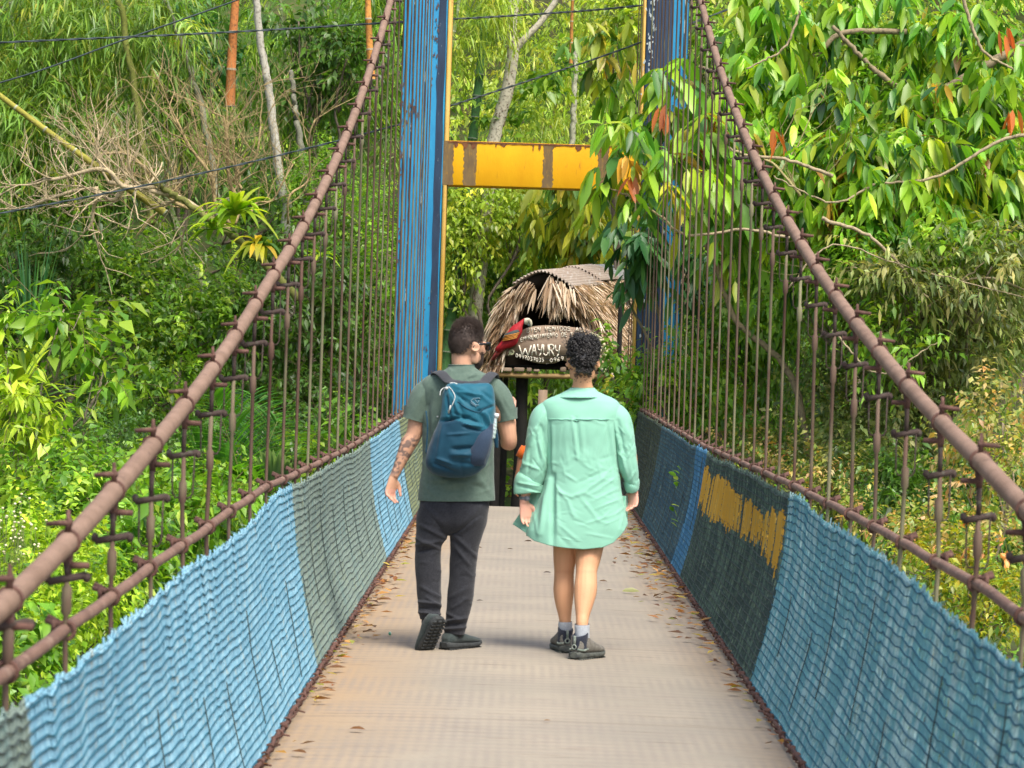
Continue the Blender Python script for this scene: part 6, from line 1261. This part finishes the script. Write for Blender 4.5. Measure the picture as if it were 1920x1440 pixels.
BT = [(880, 717, D0, 22, .03), (881, 718, D0, 36, .055), (881, 723, D0, 43, .075), (880, 736, D0 - .005, 48, .092), (880, 755, D0 - .01, 50, .104), (878, 775, D0 - .012, 51, .112), (875, 795, D0 - .012, 53, .115), (870, 812, D0 - .012, 56, .117), (866, 830, D0 - .012, 58, .118), (861, 850, D0 - .010, 59, .116), (857, 868, D0 - .008, 56, .108), (855, 880, D0 - .004, 47, .090), (856, 888, D0, 34, .065), (858, 893, D0, 16, .03)]
G = folds(shell(BT, 128, 150, expo=2.7, flat=True), [(850, 722, 898, 745, 4, .008), (848, 735, 880, 755, 3.5, -.008), (848, 740, 862, 780, 3.5, .010), (856, 745, 870, 785, 3, -.010), (842, 730, 848, 775, 3.5, .008), (853, 775, 898, 793, 2.6, -.010), (850, 786, 830, 790, 3, -.010), (825, 788, 880, 782, 3, -.012), (870, 795, 905, 800, 3, .010), (872, 800, 900, 808, 2.5, -.012), (898, 770, 905, 800, 3.5, -.010), (850, 842, 885, 840, 4, -.014), (848, 852, 885, 852, 5, .012), (845, 866, 885, 870, 4, -.006), (820, 860, 850, 870, 3, .007),
      (880, 725, 925, 760, 3.5, .006), (830, 800, 820, 860, 4, .006), (905, 735, 925, 750, 3, -.005), (895, 772, 930, 760, 2.5, -.007), (862, 845, 868, 890, 3, -.005), (815, 870, 850, 885, 3, -.007), (860, 735, 905, 742, 2.5, .007), (865, 745, 885, 762, 2.2, -.008), (838, 745, 843, 785, 2.5, -.009), (905, 778, 912, 800, 2.4, -.010), (912, 775, 918, 795, 2.4, .009), (840, 815, 880, 812, 2.5, .006), (870, 800, 860, 840, 3, .005)], 1.35, .004, 12, 8)
nv, nu = G.shape[:2]; px, py = pix(G.reshape(-1, 3)); px = px.reshape(nv, nu); py = py.reshape(nv, nu)
sel = (py > np.interp(px, [800, 830, 850, 880, 900, 930], [785, 790, 786, 796, 806, 800])); F4 = grid_faces(nv, nu); fs = sel.reshape(-1)[F4].mean(1) > .5
mb = MB(); mb.add(G.reshape(-1, 3), [F4[~fs]]); o = mb.build('upper_compartment', bt); adopt(o, bk)
mb = MB(); mb.add(G.reshape(-1, 3), [F4[fs]]); o = mb.build('lower_compartment', bn); adopt(o, bk)
# lid seam + side pocket + straps
mb = MB(); s_ = smoothpath([(848, 752), (866, 758), (880, 768), (898, 772), (908, 765), (930, 760)], 40)
def onpack(x, y, off=.004):
    k = np.argmin((px - x) ** 2 + (py - y) ** 2 + (G[..., 1] > G[..., 1].mean()) * 1e6); return G.reshape(-1, 3)[k] + np.array([0, -off, 0])
tube(mb, smoothpath([onpack(x, y, .002) for x, y in s_[::5]], 40), .0028, n=6); adopt(mb.build('lid_seam', bn), bk)
mb = MB()
pr = smoothpath([(893, 872, 15, .015), (896, 855, 17, .03), (902, 835, 17, .035), (910, 815, 15, .035), (917, 798, 12, .03), (923, 782, 6, .02)], 30)
c_ = np.array([onpack(x, y, .006) + np.array([0, (x > 912) * .02, 0]) for x, y in pr[:, :2]]); c_ = smoothpath(c_[::5], 30); c_[:, 1] += .015
tube(mb, c_, pr[:, 2] * PK, n=18, ry=pr[:, 3], ref=(0, 1, 0)); o = mb.build('side_pocket', bg_); adopt(o, bk)
def strap(rows, nm='shoulder_strap', th=.007, m_=None):
    r = epath(rows, 30); mb = MB(); tube(mb, QV(r), r[:, 3] * PK, n=12, ry=th, ref=(0, -.6, .8)); return adopt(mb.build(nm, m_ or bs_), bk)
strap([(812, 712, .02, 9, 0), (818, 698, -.04, 10, 0), (829, 700, -.115, 10, 0), (842, 713, -.150, 9.5, 0), (856, 716, -.20, 7, 0), (872, 717, -.225, 5, 0), (884, 718, -.23, 5, 0)])
strap([(930, 712, .02, 8, 0), (926, 700, -.04, 9, 0), (917, 706, -.115, 10, 0), (908, 716, -.17, 10, 0), (897, 717, -.21, 7, 0), (880, 718, -.23, 5, 0)])
strap([(800, 770, -.09, 1.5, 0), (803, 800, -.12, 1.5, 0), (801, 848, -.16, 1.6, 0)], 'side_cord', .003, bn)
strap([(928, 800, -.12, 4, 0), (930, 820, -.11, 5, 0), (932, 838, -.10, 3, 0)], 'hip_strap', .006, bn)
pale = mat('cord_pale', (.50, .52, .50), rough=.7)
mb = MB()
for pl in ([(841, 724), (848, 733), (852, 745), (848, 760)], [(838, 726), (833, 728), (828, 734), (827, 741)]): mb = MB(); adopt(tube(mb, smoothpath([onpack(x, y, .010) if x > 838 else onpack(max(x, 836), y, .01) + np.array([(x - 838) * PK, 0, 0]) for x, y in pl], 20), .0022, n=6).build('drawcord', pale), bk)
mb = MB()
tube(mb, [onpack(846, 760, .010), onpack(841, 773, .008)], .0045, n=7); ellip(mb, onpack(838, 728, .012), (.010, .008, .008), 8, 6); ellip(mb, Q(822, 780, -.16), (.006, .005, .005), 8, 6)
tube(mb, smoothpath([onpack(843, 716, .004), onpack(850, 716, .006), onpack(856, 720, .004)], 10), .004, n=6)
adopt(mb.build('cord_stopper', pale), bk)
mb = MB(); lg = [onpack(893 + 8.5 * math.cos(t), 753 + 7 * math.sin(t), .003) for t in np.linspace(.9, 5.6, 16)]; tube(mb, lg, .0022, n=5); tube(mb, [onpack(884, 752, .003), onpack(890, 757, .003), onpack(893, 763, .003)], .003, n=5); tube(mb, [onpack(890, 749, .003), onpack(895, 755, .003), onpack(899, 750, .003)], .0025, n=5); adopt(mb.build('logo', mat('logo_grey', (.13, .23, .29), rough=.7)), bk)
# buckle bits
# bottle standing in the pocket
bot = empty('water_bottle', tuple(Q(924, 800, -.14)), 'clear plastic water bottle with a white cap in the backpack side pocket', 'bottle')
pg = bpy.data.materials.new('clear_plastic'); pg.use_nodes = True; b_ = pg.node_tree.nodes['Principled BSDF']; b_.inputs['Base Color'].default_value = (.75, .85, .88, 1); b_.inputs['Roughness'].default_value = .12; b_.inputs['Transmission Weight'].default_value = .6
mb = MB(); r = epath([(919, 818, -.24, 10), (921, 806, -.24, 10.5), (923, 796, -.24, 9.5), (926, 787, -.24, 7.5), (929, 782, -.24, 4.5), (930, 778, -.24, 4)], 30); tube(mb, QV(r), r[:, 3] * PK * (1 + .05 * np.sin(np.arange(30) * 1.6)), n=16); adopt(mb.build('bottle_body', pg), bot)
mb = MB(); tube(mb, QV([(930, 780, -.24), (931.5, 773, -.24)]), 5.6 * PK, n=16); adopt(mb.build('cap', mat('white_cap', (.72, .74, .76), rough=.4)), bot)

# ================= the woman
wom = empty('person', tuple(Q(1088, 1225)), 'woman walking away in an oversized mint green shirt, bare legs, dark curly hair', 'person')
mb = MB(); HW = Q(1093, 676, 0); Rw = rotz(math.radians(4)) @ euler(-6, 0, 0)
head_mesh(mb, HW, Rw, .95, False)
lim(mb, [(1092, 680, .0, 19, .055), (1092, 705, -.01, 18, .050), (1092, 722, -.006, 19, .052), (1092, 742, 0, 30, .06), (1092, 756, 0, 50, .075)], 18)
lim(mb, [(1092, 750, 0, 48, .07), (1091, 790, 0, 55, .085), (1090, 860, 0, 46, .085), (1088, 930, 0, 54, .10), (1088, 990, 0, 52, .10)], 18, 30)
WL = [(1036, 772, 0, 14, .045), (1015, 800, 0, 14, .044), (1003, 845, .0, 13, .040), (996, 885, .0, 12, .036), (988, 915, 0, 9.5, .030), (984, 935, -.005, 8.2, .026), (983, 942, -.005, 8.2, .025)]
lim(mb, WL, 12); hand(mb, Q(983, 942, -.005), Q(991, 1000, .0) - Q(983, 942, -.005), (.9, .35, 0), (.15, -.9, 0), .90, (.25, .32, .38, .42), .7, .05)
WR = [(1148, 772, 0, 14, .045), (1168, 800, 0, 14, .044), (1180, 845, .0, 13, .040), (1186, 885, .01, 11, .036), (1188, 905, .03, 9, .030), (1189, 918, .04, 7.5, .025)]
lim(mb, WR, 12); hand(mb, Q(1189, 918, .04), Q(1187, 962, .02) - Q(1189, 918, .04), (-.75, .65, 0), (-.7, -.7, 0), .86, (.45, .5, .55, .6), .8)
for rows in ([(1064, 985, 0, 27, .09), (1061, 1020, .012, 24, .082), (1059, 1050, .022, 21.5, .070), (1058, 1070, .03, 19, .060), (1057.5, 1085, .03, 18.8, .058), (1057, 1108, .025, 19.5, .062), (1057.5, 1130, .02, 17, .054), (1059, 1152, .018, 12.8, .042), (1060, 1170, .015, 10.8, .036), (1060, 1195, .015, 11, .036)],
             [(1112, 985, 0, 29, .092), (1106, 1020, -.03, 26.5, .084), (1101.5, 1048, -.07, 23.5, .070), (1099, 1067, -.10, 20.0, .060), (1098, 1081, -.13, 20.3, .058), (1096.5, 1102, -.17, 21.5, .064), (1093.5, 1124, -.21, 18, .055), (1090.5, 1148, -.25, 12.6, .042), (1089.5, 1163, -.28, 11.2, .037), (1090, 1190, -.29, 11.2, .037)]): lim(mb, rows, 16, 34)
SW = np.array([.60, .32, .175]); SWP = np.array([.72, .38, .28])
def wcol(v):
    px, py = pix(v); c = np.repeat(SW[None], len(v), 0) * (1 + .05 * vnoise(v * 25))[:, None]
    hnd = ((px < 1010) & (py > 925)) | ((px > 1165) & (py > 900) & (py < 990)); c = np.where(hnd[:, None], SWP, c)
    kn = np.exp(-((py - 1072) / 3.0) ** 2)[:, None] * .18; c = c * (1 - kn) + np.array([.42, .17, .10]) * kn
    nape = ((py > 700) & (py < 722) & (np.abs(px - 1093) < 17) & (vnoise(v * 160) > -.1 + (py - 706) / 16.))[:, None] * .75; c = c * (1 - nape) + np.array([.02, .014, .012]) * nape
    return c
remeshed(mb, 'body', .0042, wcol, wom)
# curly hair
ch = mat('black_curly_hair', (.008, .007, .007), (.020, .017, .016), scale=40, rough=.42, spec=.55)
mb = MB(); cm = lambda L: (L[..., 2] > np.interp(L[..., 1], [-.11, -.05, -.01, .04, .09], [-.088, -.075, -.010, .02, .05])) & (np.abs(L[..., 0]) < np.interp(L[..., 2], [-.09, -.06, -.03, .01], [.030, .044, .060, .1]))
hair_cap(mb, HW, Rw, np.array([.075, .100, .106]), np.array([0, -.012, .012]), cm, rng, noise=.006); ellip(mb, HW + Rw @ np.array([0, -.030, .062]), (.070, .072, .052), 20, 14, R=Rw)
hw = mb.build('hair', ch); adopt(hw, wom)
mb = MB(); rnd = np.random.default_rng(71); W4 = lambda a: a @ Rw.T + HW
def curl(c, n_, R0, ln, r, rnd):
    ax = nrm(n_ + rnd.normal(0, .7, 3)); u = nrm(np.cross(ax, rnd.normal(0, 1, 3))); v = np.cross(ax, u); t = np.linspace(0, 1, 15); a = t * rnd.uniform(1.2, 2.0) * 2 * math.pi
    p = c + ax * ln * t[:, None] + (np.cos(a)[:, None] * u + np.sin(a)[:, None] * v) * R0 * (1 - .3 * t)[:, None]; tube(mb, p, np.linspace(r, r * .55, 15), n=5, caps=False)
for _ in range(620):
    g = nrm(rnd.normal(0, 1, 3)); L = g * np.array([.075, .101, .107]) + np.array([0, -.012, .012])
    if not cm(L): continue
    curl(W4(L), Rw @ g, rnd.uniform(.005, .010), rnd.uniform(.008, .022), .0030, rnd)
for _ in range(520):
    g = nrm(rnd.normal(0, 1, 3)); L = g * np.array([.072, .078, .060]) * (1 + .20 * float(vnoise(g * 2.6 + 5))) + np.array([.002, -.030, .064])
    curl(W4(L), Rw @ g, rnd.uniform(.006, .011), rnd.uniform(.010, .030), .0028, rnd)
for _ in range(60): g = np.array([rnd.normal(0, .5), -1, -.35]); L = np.array([rnd.normal(0, .030), -.105, rnd.uniform(-.075, -.055)]); curl(W4(L), Rw @ nrm(g), .004, .008, .0016, rnd)
for _ in range(160):
    g = nrm(rnd.normal(0, 1, 3) + [0, 0, .8]); L = g * np.array([.078, .074, .062]) + np.array([0, -.025, .073]); curl(W4(L), Rw @ g, rnd.uniform(.005, .012), rnd.uniform(.03, .05), .0011, rnd)
o = mb.build('curls', ch); o.parent = hw; o['kind'] = 'stuff'
# shirt
sh = cloth('mint_cotton', (.225, .49, .36), (.25, .52, .39), 5, rough=.85, bump=.12)
WB = [(1090, 736, 0, 34, .065), (1089, 741, -.002, 46, .080), (1088, 748, -.002, 62, .094), (1088, 757, 0, 72, .106), (1089, 772, 0, 76, .117), (1090, 800, 0, 72, .127), (1091, 860, 0, 67, .132), (1091, 905, 0, 72, .139), (1089, 945, 0, 81, .148), (1084, 980, -.002, 92, .155), (1082, 1005, -.002, 96, .158), (1081, 1029, -.002, 97, .158)]
G = shell(WB, 168, 190, expo=2.35, flat=True)
# curved tail: every column ends on its own hem height
px, py = pix(G.reshape(-1, 3)); px = px.reshape(G.shape[:2]); py = py.reshape(G.shape[:2]); yb = np.interp(px[-1], [984, 1000, 1030, 1060, 1095, 1130, 1150, 1165, 1178], [1000, 1012, 1022, 1027, 1030, 1026, 1016, 998, 978]); frontside = G[-1, :, 1] > PY + .02; yb = np.where(frontside, np.interp(px[-1], [984, 1000, 1030, 1095, 1165, 1178], [1002, 1004, 1006, 1006, 985, 978]), yb)
f = (np.linspace(0, 1, G.shape[0])[:, None] ** 1.0) * np.ones(G.shape[1])[None]; scale = (yb - py[0]) / (py[-1] - py[0]); f = np.clip(f * scale[None], 0, 1)
idx = f * (G.shape[0] - 1); i0 = np.minimum(idx.astype(int), G.shape[0] - 2); ff = (idx - i0)[..., None]; jj = np.arange(G.shape[1])[None].repeat(G.shape[0], 0); G = G[i0, jj] * (1 - ff) + G[i0 + 1, jj] * ff
SF = [(1030, 787, 1150, 787, 1.6, .005), (1073, 782, 1082, 860, 2.5, .011), (1088, 784, 1094, 870, 2.5, .009), (1080, 782, 1088, 850, 2.2, -.012), (1063, 788, 1040, 793, 3, .005), (1100, 785, 1135, 797, 3, .005),
      (1037, 800, 1036, 890, 4, .012), (1030, 790, 1032, 880, 3, -.014), (1137, 790, 1150, 880, 4, -.014), (1145, 800, 1158, 900, 4, .010),
      (1038, 905, 1060, 935, 3, .009), (1046, 922, 1075, 932, 3.5, .011), (1070, 932, 1100, 922, 4, .013), (1095, 922, 1140, 890, 4, .011), (1085, 905, 1130, 885, 4, -.010), (1060, 890, 1085, 905, 3, .006), (1063, 935, 1078, 975, 2.6, .008), (1088, 932, 1122, 975, 2.6, .008), (1100, 930, 1150, 900, 3, .007), (1110, 940, 1160, 915, 3, .006), (1115, 955, 1165, 935, 3, .006), (1090, 985, 1150, 965, 3, .006), (1050, 985, 1085, 1015, 3, .008), (1045, 1000, 1065, 1025, 3, -.006), (1065, 1010, 1078, 1025, 3, .006),
      (1037, 890, 1036, 1024, 5, -.028), (1030, 900, 1012, 1000, 6, .022), (1022, 905, 1000, 990, 4, -.010), (1044, 915, 1046, 1000, 4, .010), (1000, 960, 1010, 1010, 4, .008), (1055, 870, 1060, 900, 3, .004), (1120, 860, 1128, 900, 3, .005), (1128, 825, 1118, 860, 3, .004), (1060, 830, 1065, 870, 3, .004), (1168, 965, 1160, 1000, 3, .006), (1100, 1000, 1150, 1010, 3, .005)]
SF = [tuple(f_[:4]) + (f_[4] * .8, f_[5] * (.75 if f_[4] < 3 or abs(f_[5]) > .015 else .5)) for f_ in SF] + randfolds(60, (1040, 850, 1170, 1018), 61, (-40, 50), (12, 34), (1.0, 1.8), .0028) + randfolds(26, (1040, 795, 1150, 870), 62, (50, 120), (14, 40), (1.2, 2.2), .0022)
G = folds(G, SF, 1, .0045, 7.5, 21)
mb = MB(); put(mb, hem(G))
shirt = mb.build('shirt', sh); adopt(shirt, wom)
# yoke seam as a fine stitched ridge, hem stitch, collar, sleeves with rolled cuffs
mb = MB(); k = np.argmin(np.abs(py[:, 126] - 779)); P3 = G.reshape(-1, 3); gx, gy = pix(P3)
def onsh(x, y, off=.002):
    q = np.argmin((gx - x) ** 2 + (gy - y) ** 2 + (P3[:, 1] > PY) * 1e6); return P3[q] + np.array([0, -off, 0])
tube(mb, smoothpath([onsh(x, 787 - .01 * abs(x - 1090), .0005) for x in range(1030, 1150, 8)], 60), .0022, n=5); tube(mb, smoothpath([onsh(x, y, .002) for x, y in ((1074, 788), (1081, 790), (1088, 788))], 12), .0035, n=5)
o = mb.build('yoke_seam', cloth('mint_seam_and_shade', (.15, .37, .27), (.17, .4, .3), 40)); o.parent = shirt
mb = MB()
CO = [(1092, 726.5, .004, 21.5, .058), (1091, 731, -.002, 27, .067), (1089, 737, -.008, 36, .080), (1087, 743, -.012, 43.5, .091), (1087, 745, -.012, 44.5, .092)]
g = folds(shell(CO, 90, 24, expo=2.1, flat=True), [(1045, 746, 1140, 746, 3, .004)], 1, .0015, 14, 33); put(mb, g); put(mb, shell([(1092, 726.5, .004, 22.5, .060), (1092, 730, .004, 20.5, .055), (1092, 742, 0, 20, .054)], 90, 8, flat=True)); o = mb.build('collar', sh); o.parent = shirt
mb = MB(); tube(mb, np.vstack([g[-1], g[-1][:1]]) + [0, -.001, 0], .0020, n=6, caps=False); o = mb.build('collar_edge_shade', bpy.data.materials['mint_seam_and_shade']); o.parent = shirt  # darker line along the collar edge, painting its shading
SLW = [(1048, 768, 0, 12, .05), (1033, 771, 0, 21, .066), (1020, 785, 0, 25, .077), (1012, 810, 0, 24, .079), (1008, 845, 0, 23.5, .076), (1003, 870, 0, 25, .074), (998, 890, 0, 25, .068), (995, 903, 0, 23, .06)]
SRW = [(1132, 768, 0, 12, .05), (1145, 772, 0, 20, .066), (1158, 786, 0, 24, .077), (1166, 810, 0, 23, .079), (1171, 840, 0, 21, .074), (1176, 870, 0, 19.5, .068), (1182, 890, .01, 16, .060), (1184, 905, .02, 13, .052)]
mb = MB()
for rows, f2, sd in ((SLW, [(1020, 775, 990, 830, 4, .008), (1005, 805, 985, 870, 4, .009), (1015, 800, 1025, 850, 4, -.010), (1030, 790, 1030, 870, 4, .008), (1010, 830, 1022, 880, 4, .010), (1003, 810, 1012, 860, 3, -.008), (985, 870, 1010, 880, 3, .006), (995, 840, 990, 890, 3, -.005)], 41),
                     (SRW, [(1150, 785, 1165, 850, 4, .010), (1158, 790, 1172, 860, 4, -.009), (1175, 800, 1190, 850, 4, .006), (1165, 850, 1178, 900, 3, .008), (1185, 860, 1190, 900, 3, -.005), (1190, 885, 1180, 905, 3, .006)], 42)):
    mb = MB(); put(mb, hem(folds(shell(rows, 96, 110, expo=2.1), f2 + randfolds(22, (975, 790, 1030, 895) if sd == 41 else (1150, 790, 1195, 900), sd, (40, 130), (10, 30), (1.2, 2.2), .004), 1, .003, 10, sd))); o = mb.build('sleeve', sh); o.parent = shirt
mb = MB(); put(mb, folds(shell([(996, 898, 0, 20, .055), (995, 899, 0, 27, .068), (993, 904, 0, 28.5, .070), (991, 912, 0, 28, .069), (989, 920, 0, 26.5, .066), (989, 924, 0, 24, .06), (989, 922, 0, 14, .04)], 80, 40, expo=2.1), [(970, 910, 1012, 922, 2.5, -.006), (972, 905, 1010, 912, 2, .005)], 1, .004, 18, 51))
o = mb.build('rolled_cuff', sh); o.parent = shirt
mb = MB(); put(mb, folds(shell([(1183, 900, .02, 12, .05), (1184, 902, .02, 15, .055), (1185, 910, .02, 14.5, .053), (1186, 917, .03, 12.5, .047), (1187, 919, .03, 10, .04)], 80, 30, expo=2.1), [(1178, 905, 1196, 912, 2, -.005)], 1, .003, 18, 52))
o = mb.build('rolled_cuff', sh); o.parent = shirt
# shirt front corner swinging out on the left
nvv, nuu = 60, 34; s_ = np.linspace(0, 1, nvv)[:, None]; t_ = np.linspace(0, 1, nuu)[None]
ex = 1008 - (s_ ** 1.35) * 47 * (1 - 0 * t_); xx = ex + (1042 - ex) * t_; y1 = 892 + s_ * (np.interp(t_, [0, .25, .5, 1], [92, 104, 117, 128])); dd = .03 - .07 * t_ + .022 * np.sin(t_ * 9 + s_ * 1.5) * s_ + .012 * vnoise(np.stack([t_ * 4 + s_ * 0, s_ * 3 + t_ * 0, s_ * 0 + t_ * 0], -1))
g = np.array([[Q(xx[a_, b_], y1[a_, b_], dd[a_, b_]) for b_ in range(nuu)] for a_ in range(nvv)])
mb = MB(); i, j = np.meshgrid(np.arange(nvv - 1), np.arange(nuu - 1), indexing='ij'); mb.add(g.reshape(-1, 3), [np.stack([i * nuu + j, i * nuu + j + 1, (i + 1) * nuu + j + 1, (i + 1) * nuu + j], -1).reshape(-1, 4)])
o = mb.build('shirt_front_corner', sh); o.parent = shirt; md = o.modifiers.new('t', 'SOLIDIFY'); md.thickness = .003
mb = MB(); nvv, nuu = 40, 14; g = np.array([[Q(1160 + 20 * t + 3 * math.sin(t * 5), 930 + s * (58 - 6 * t), -.02 + .05 * t + .012 * math.sin(t * 8 + s * 2)) for t in np.linspace(0, 1, nuu)] for s in np.linspace(0, 1, nvv)])
i, j = np.meshgrid(np.arange(nvv - 1), np.arange(nuu - 1), indexing='ij'); mb.add(g.reshape(-1, 3), [np.stack([i * nuu + j, i * nuu + j + 1, (i + 1) * nuu + j + 1, (i + 1) * nuu + j], -1).reshape(-1, 4)]); o = mb.build('shirt_front_corner', sh); o.parent = shirt; md = o.modifiers.new('t', 'SOLIDIFY'); md.thickness = .003
# shorts
mb = MB()
for rows in ([(1062, 975, 0, 31, .105), (1060, 1005, .01, 26.5, .092), (1060, 1016, .012, 25.5, .088)], [(1122, 975, 0, 40, .112), (1115, 1000, -.005, 37, .102), (1109, 1016, -.01, 32, .094), (1109, 1021, -.01, 31.5, .092)]): put(mb, hem(shell(rows, 64, 40, flat=True)))
adopt(mb.build('shorts', cloth('navy_shorts', (.012, .018, .045), (.02, .028, .06), 80)), wom)
# socks and boots
sk = cloth('grey_sock', (.32, .35, .38), (.42, .45, .48), 120)
for rows in ([(1060, 1166, .015, 12.6, .042), (1060, 1172, .015, 13.2, .043), (1060, 1190, .015, 12.6, .041)], [(1089.5, 1161, -.28, 13.4, .043), (1089.5, 1167, -.28, 14, .044), (1090, 1187, -.29, 13, .042)]): mb = MB(); put(mb, shell(rows, 40, 14)); adopt(mb.build('sock', sk), wom)
bm_ = [mat('boot_upper', (.13, .12, .10), (.20, .19, .165), (.05, .055, .055), scale=40, rough=.85), mat('boot_sole', (.11, .12, .10), (.045, .05, .05), scale=30, rough=.85), cloth('boot_collar_navy', (.018, .022, .034), (.03, .035, .05), 120), mat('boot_trim', (.28, .31, .27), (.12, .16, .13), scale=50, rough=.8)]
a = Q(1059, 1216, .02); a[2] = 0.004; shoe(wom, a + np.array([-.005, .0, 0]), Rshoe(-12, 0), .262, .098, True, bm_, 'boot')
a = Q(1089, 1229, -.30); a[2] = .004; shoe(wom, a, Rshoe(34, 0), .262, .102, True, bm_, 'boot')
# wrist watch
mb = MB(); c = Q(984, 934, -.004); tube(mb, [c + [0, 0, .008], c - [0, 0, .008]], .0285, n=20, ry=.027, ref=(0, 1, 0)); box(mb, c + [.012, -.024, 0], (.026, .012, .024)); adopt(mb.build('wrist_watch', mat('grey_strap', (.16, .18, .20), (.22, .24, .26), scale=60, rough=.5)), wom)

# ================= the person in orange, mostly hidden behind the woman
OY = 38.2; ok_ = OY / FPX
OG = float(gz(.25, OY)) 
per = empty('person', (P(1003, 860, OY)[0], OY, OG), 'person in an orange shirt standing beyond the deck end, mostly hidden behind the woman', 'person')
def O(px, py, d=0): return P(px, py, OY) + np.array([0, d, 0])
def olim(mb, rows, n=14, k=20): r = epath(rows, k); tube(mb, np.array([O(*q[:3]) for q in r]), r[:, 3], n=n, ry=r[:, 4], ref=(0, 1, 0))
def build_orange():
    cx = 1006; mb = MB(); R = rotz(0.2)
    zsh = O(cx, 838)[2]; foot = OG
    def z2y(z): # world z -> pixel row at this depth
        return 838 - (z - zsh) / ok_
    head_mesh(mb, O(cx, z2y(zsh + .22)), R, .95)
    olim(mb, [(cx, z2y(zsh + .18), 0, .055, .055), (cx, z2y(zsh + .06), 0, .058, .058), (cx, z2y(zsh), 0, .15, .09), (cx, z2y(zsh - .2), 0, .155, .10), (cx, z2y(zsh - .45), 0, .14, .10), (cx, z2y(zsh - .6), 0, .155, .11)], 16, 26)
    olim(mb, [(980, 842, 0, .046, .05), (976, 865, 0, .044, .046), (973, 882, 0, .040, .042), (969, 898, .0, .034, .034), (967, 911, 0, .026, .026)], 12)
    hand(mb, O(967, 912), (0, 0, -1), (.3, .9, 0), (1, 0, 0), .92, (.4, .4, .45, .5), .6)
    olim(mb, [(1032, 842, 0, .046, .05), (1037, 875, 0, .042, .044), (1040, 905, 0, .028, .028)], 12); hand(mb, O(1040, 906), (0, 0, -1), (-.3, .9, 0), (-1, 0, 0), .92)
    zc = zsh - .6
    L_ = zc - foot
    for s in (-1, 1): olim(mb, [(cx + s * 13, z2y(zc), 0, .085, .09), (cx + s * 13, z2y(zc - L_ * .45), 0, .058, .062), (cx + s * 13, z2y(foot + .08), 0, .036, .04)], 12)
    remeshed(mb, 'body', .008, lambda v: np.repeat(np.array([[.50, .22, .12]]), len(v), 0), per)
    mb = MB(); r = epath([(cx, z2y(zsh + .03), 0, .08, .075), (cx, z2y(zsh), 0, .165, .10), (cx, z2y(zsh - .2), 0, .175, .12), (cx, z2y(zsh - .6), 0, .175, .125)], 24); tube(mb, np.array([O(*q[:3]) for q in r]), r[:, 3], n=28, ry=r[:, 4], ref=(0, 1, 0), caps=False)
    for (a, b) in (((985, 838), (975, 858)), ((1027, 838), (1036, 858))): tube(mb, [O(*a), (O(*a) + O(*b)) / 2, O(*b)], [.055, .062, .062], n=14, ry=np.array([.055, .06, .06]), ref=(0, 1, 0))
    adopt(mb.build('shirt', cloth('orange_jersey', (.85, .16, .03), (.95, .22, .04), 40)), per)
    mb = MB(); 
    for s in (-1, 1): r = epath([(cx + s * 12, z2y(zc + .08), 0, .10, .11), (cx + s * 13, z2y(zc - L_ * .45), 0, .078, .082), (cx + s * 13, z2y(foot + .1), 0, .07, .075)], 16); tube(mb, np.array([O(*q[:3]) for q in r]), r[:, 3], n=18, ry=r[:, 4], ref=(0, 1, 0))
    adopt(mb.build('trousers', cloth('dark_trousers', (.03, .03, .035), (.04, .04, .05), 60)), per)
    mb = MB(); ellip(mb, O(cx, z2y(zsh + .24), -.01), (.082, .10, .10), 18, 12, R=R); adopt(mb.build('hair', ch), per)
    for s in (-1, 1):
        a = O(cx + s * 13, 850); a[2] = foot + .01; shoe(per, a, rotz(s * -.2), .27, .10, mats=sm)
    mb = MB(); c = O(967, 909); tube(mb, [c + [0, 0, .012], c - [0, 0, .012]], .032, n=16); adopt(mb.build('wristband', mat('blue_band', (.03, .06, .14), rough=.6)), per)
build_orange()
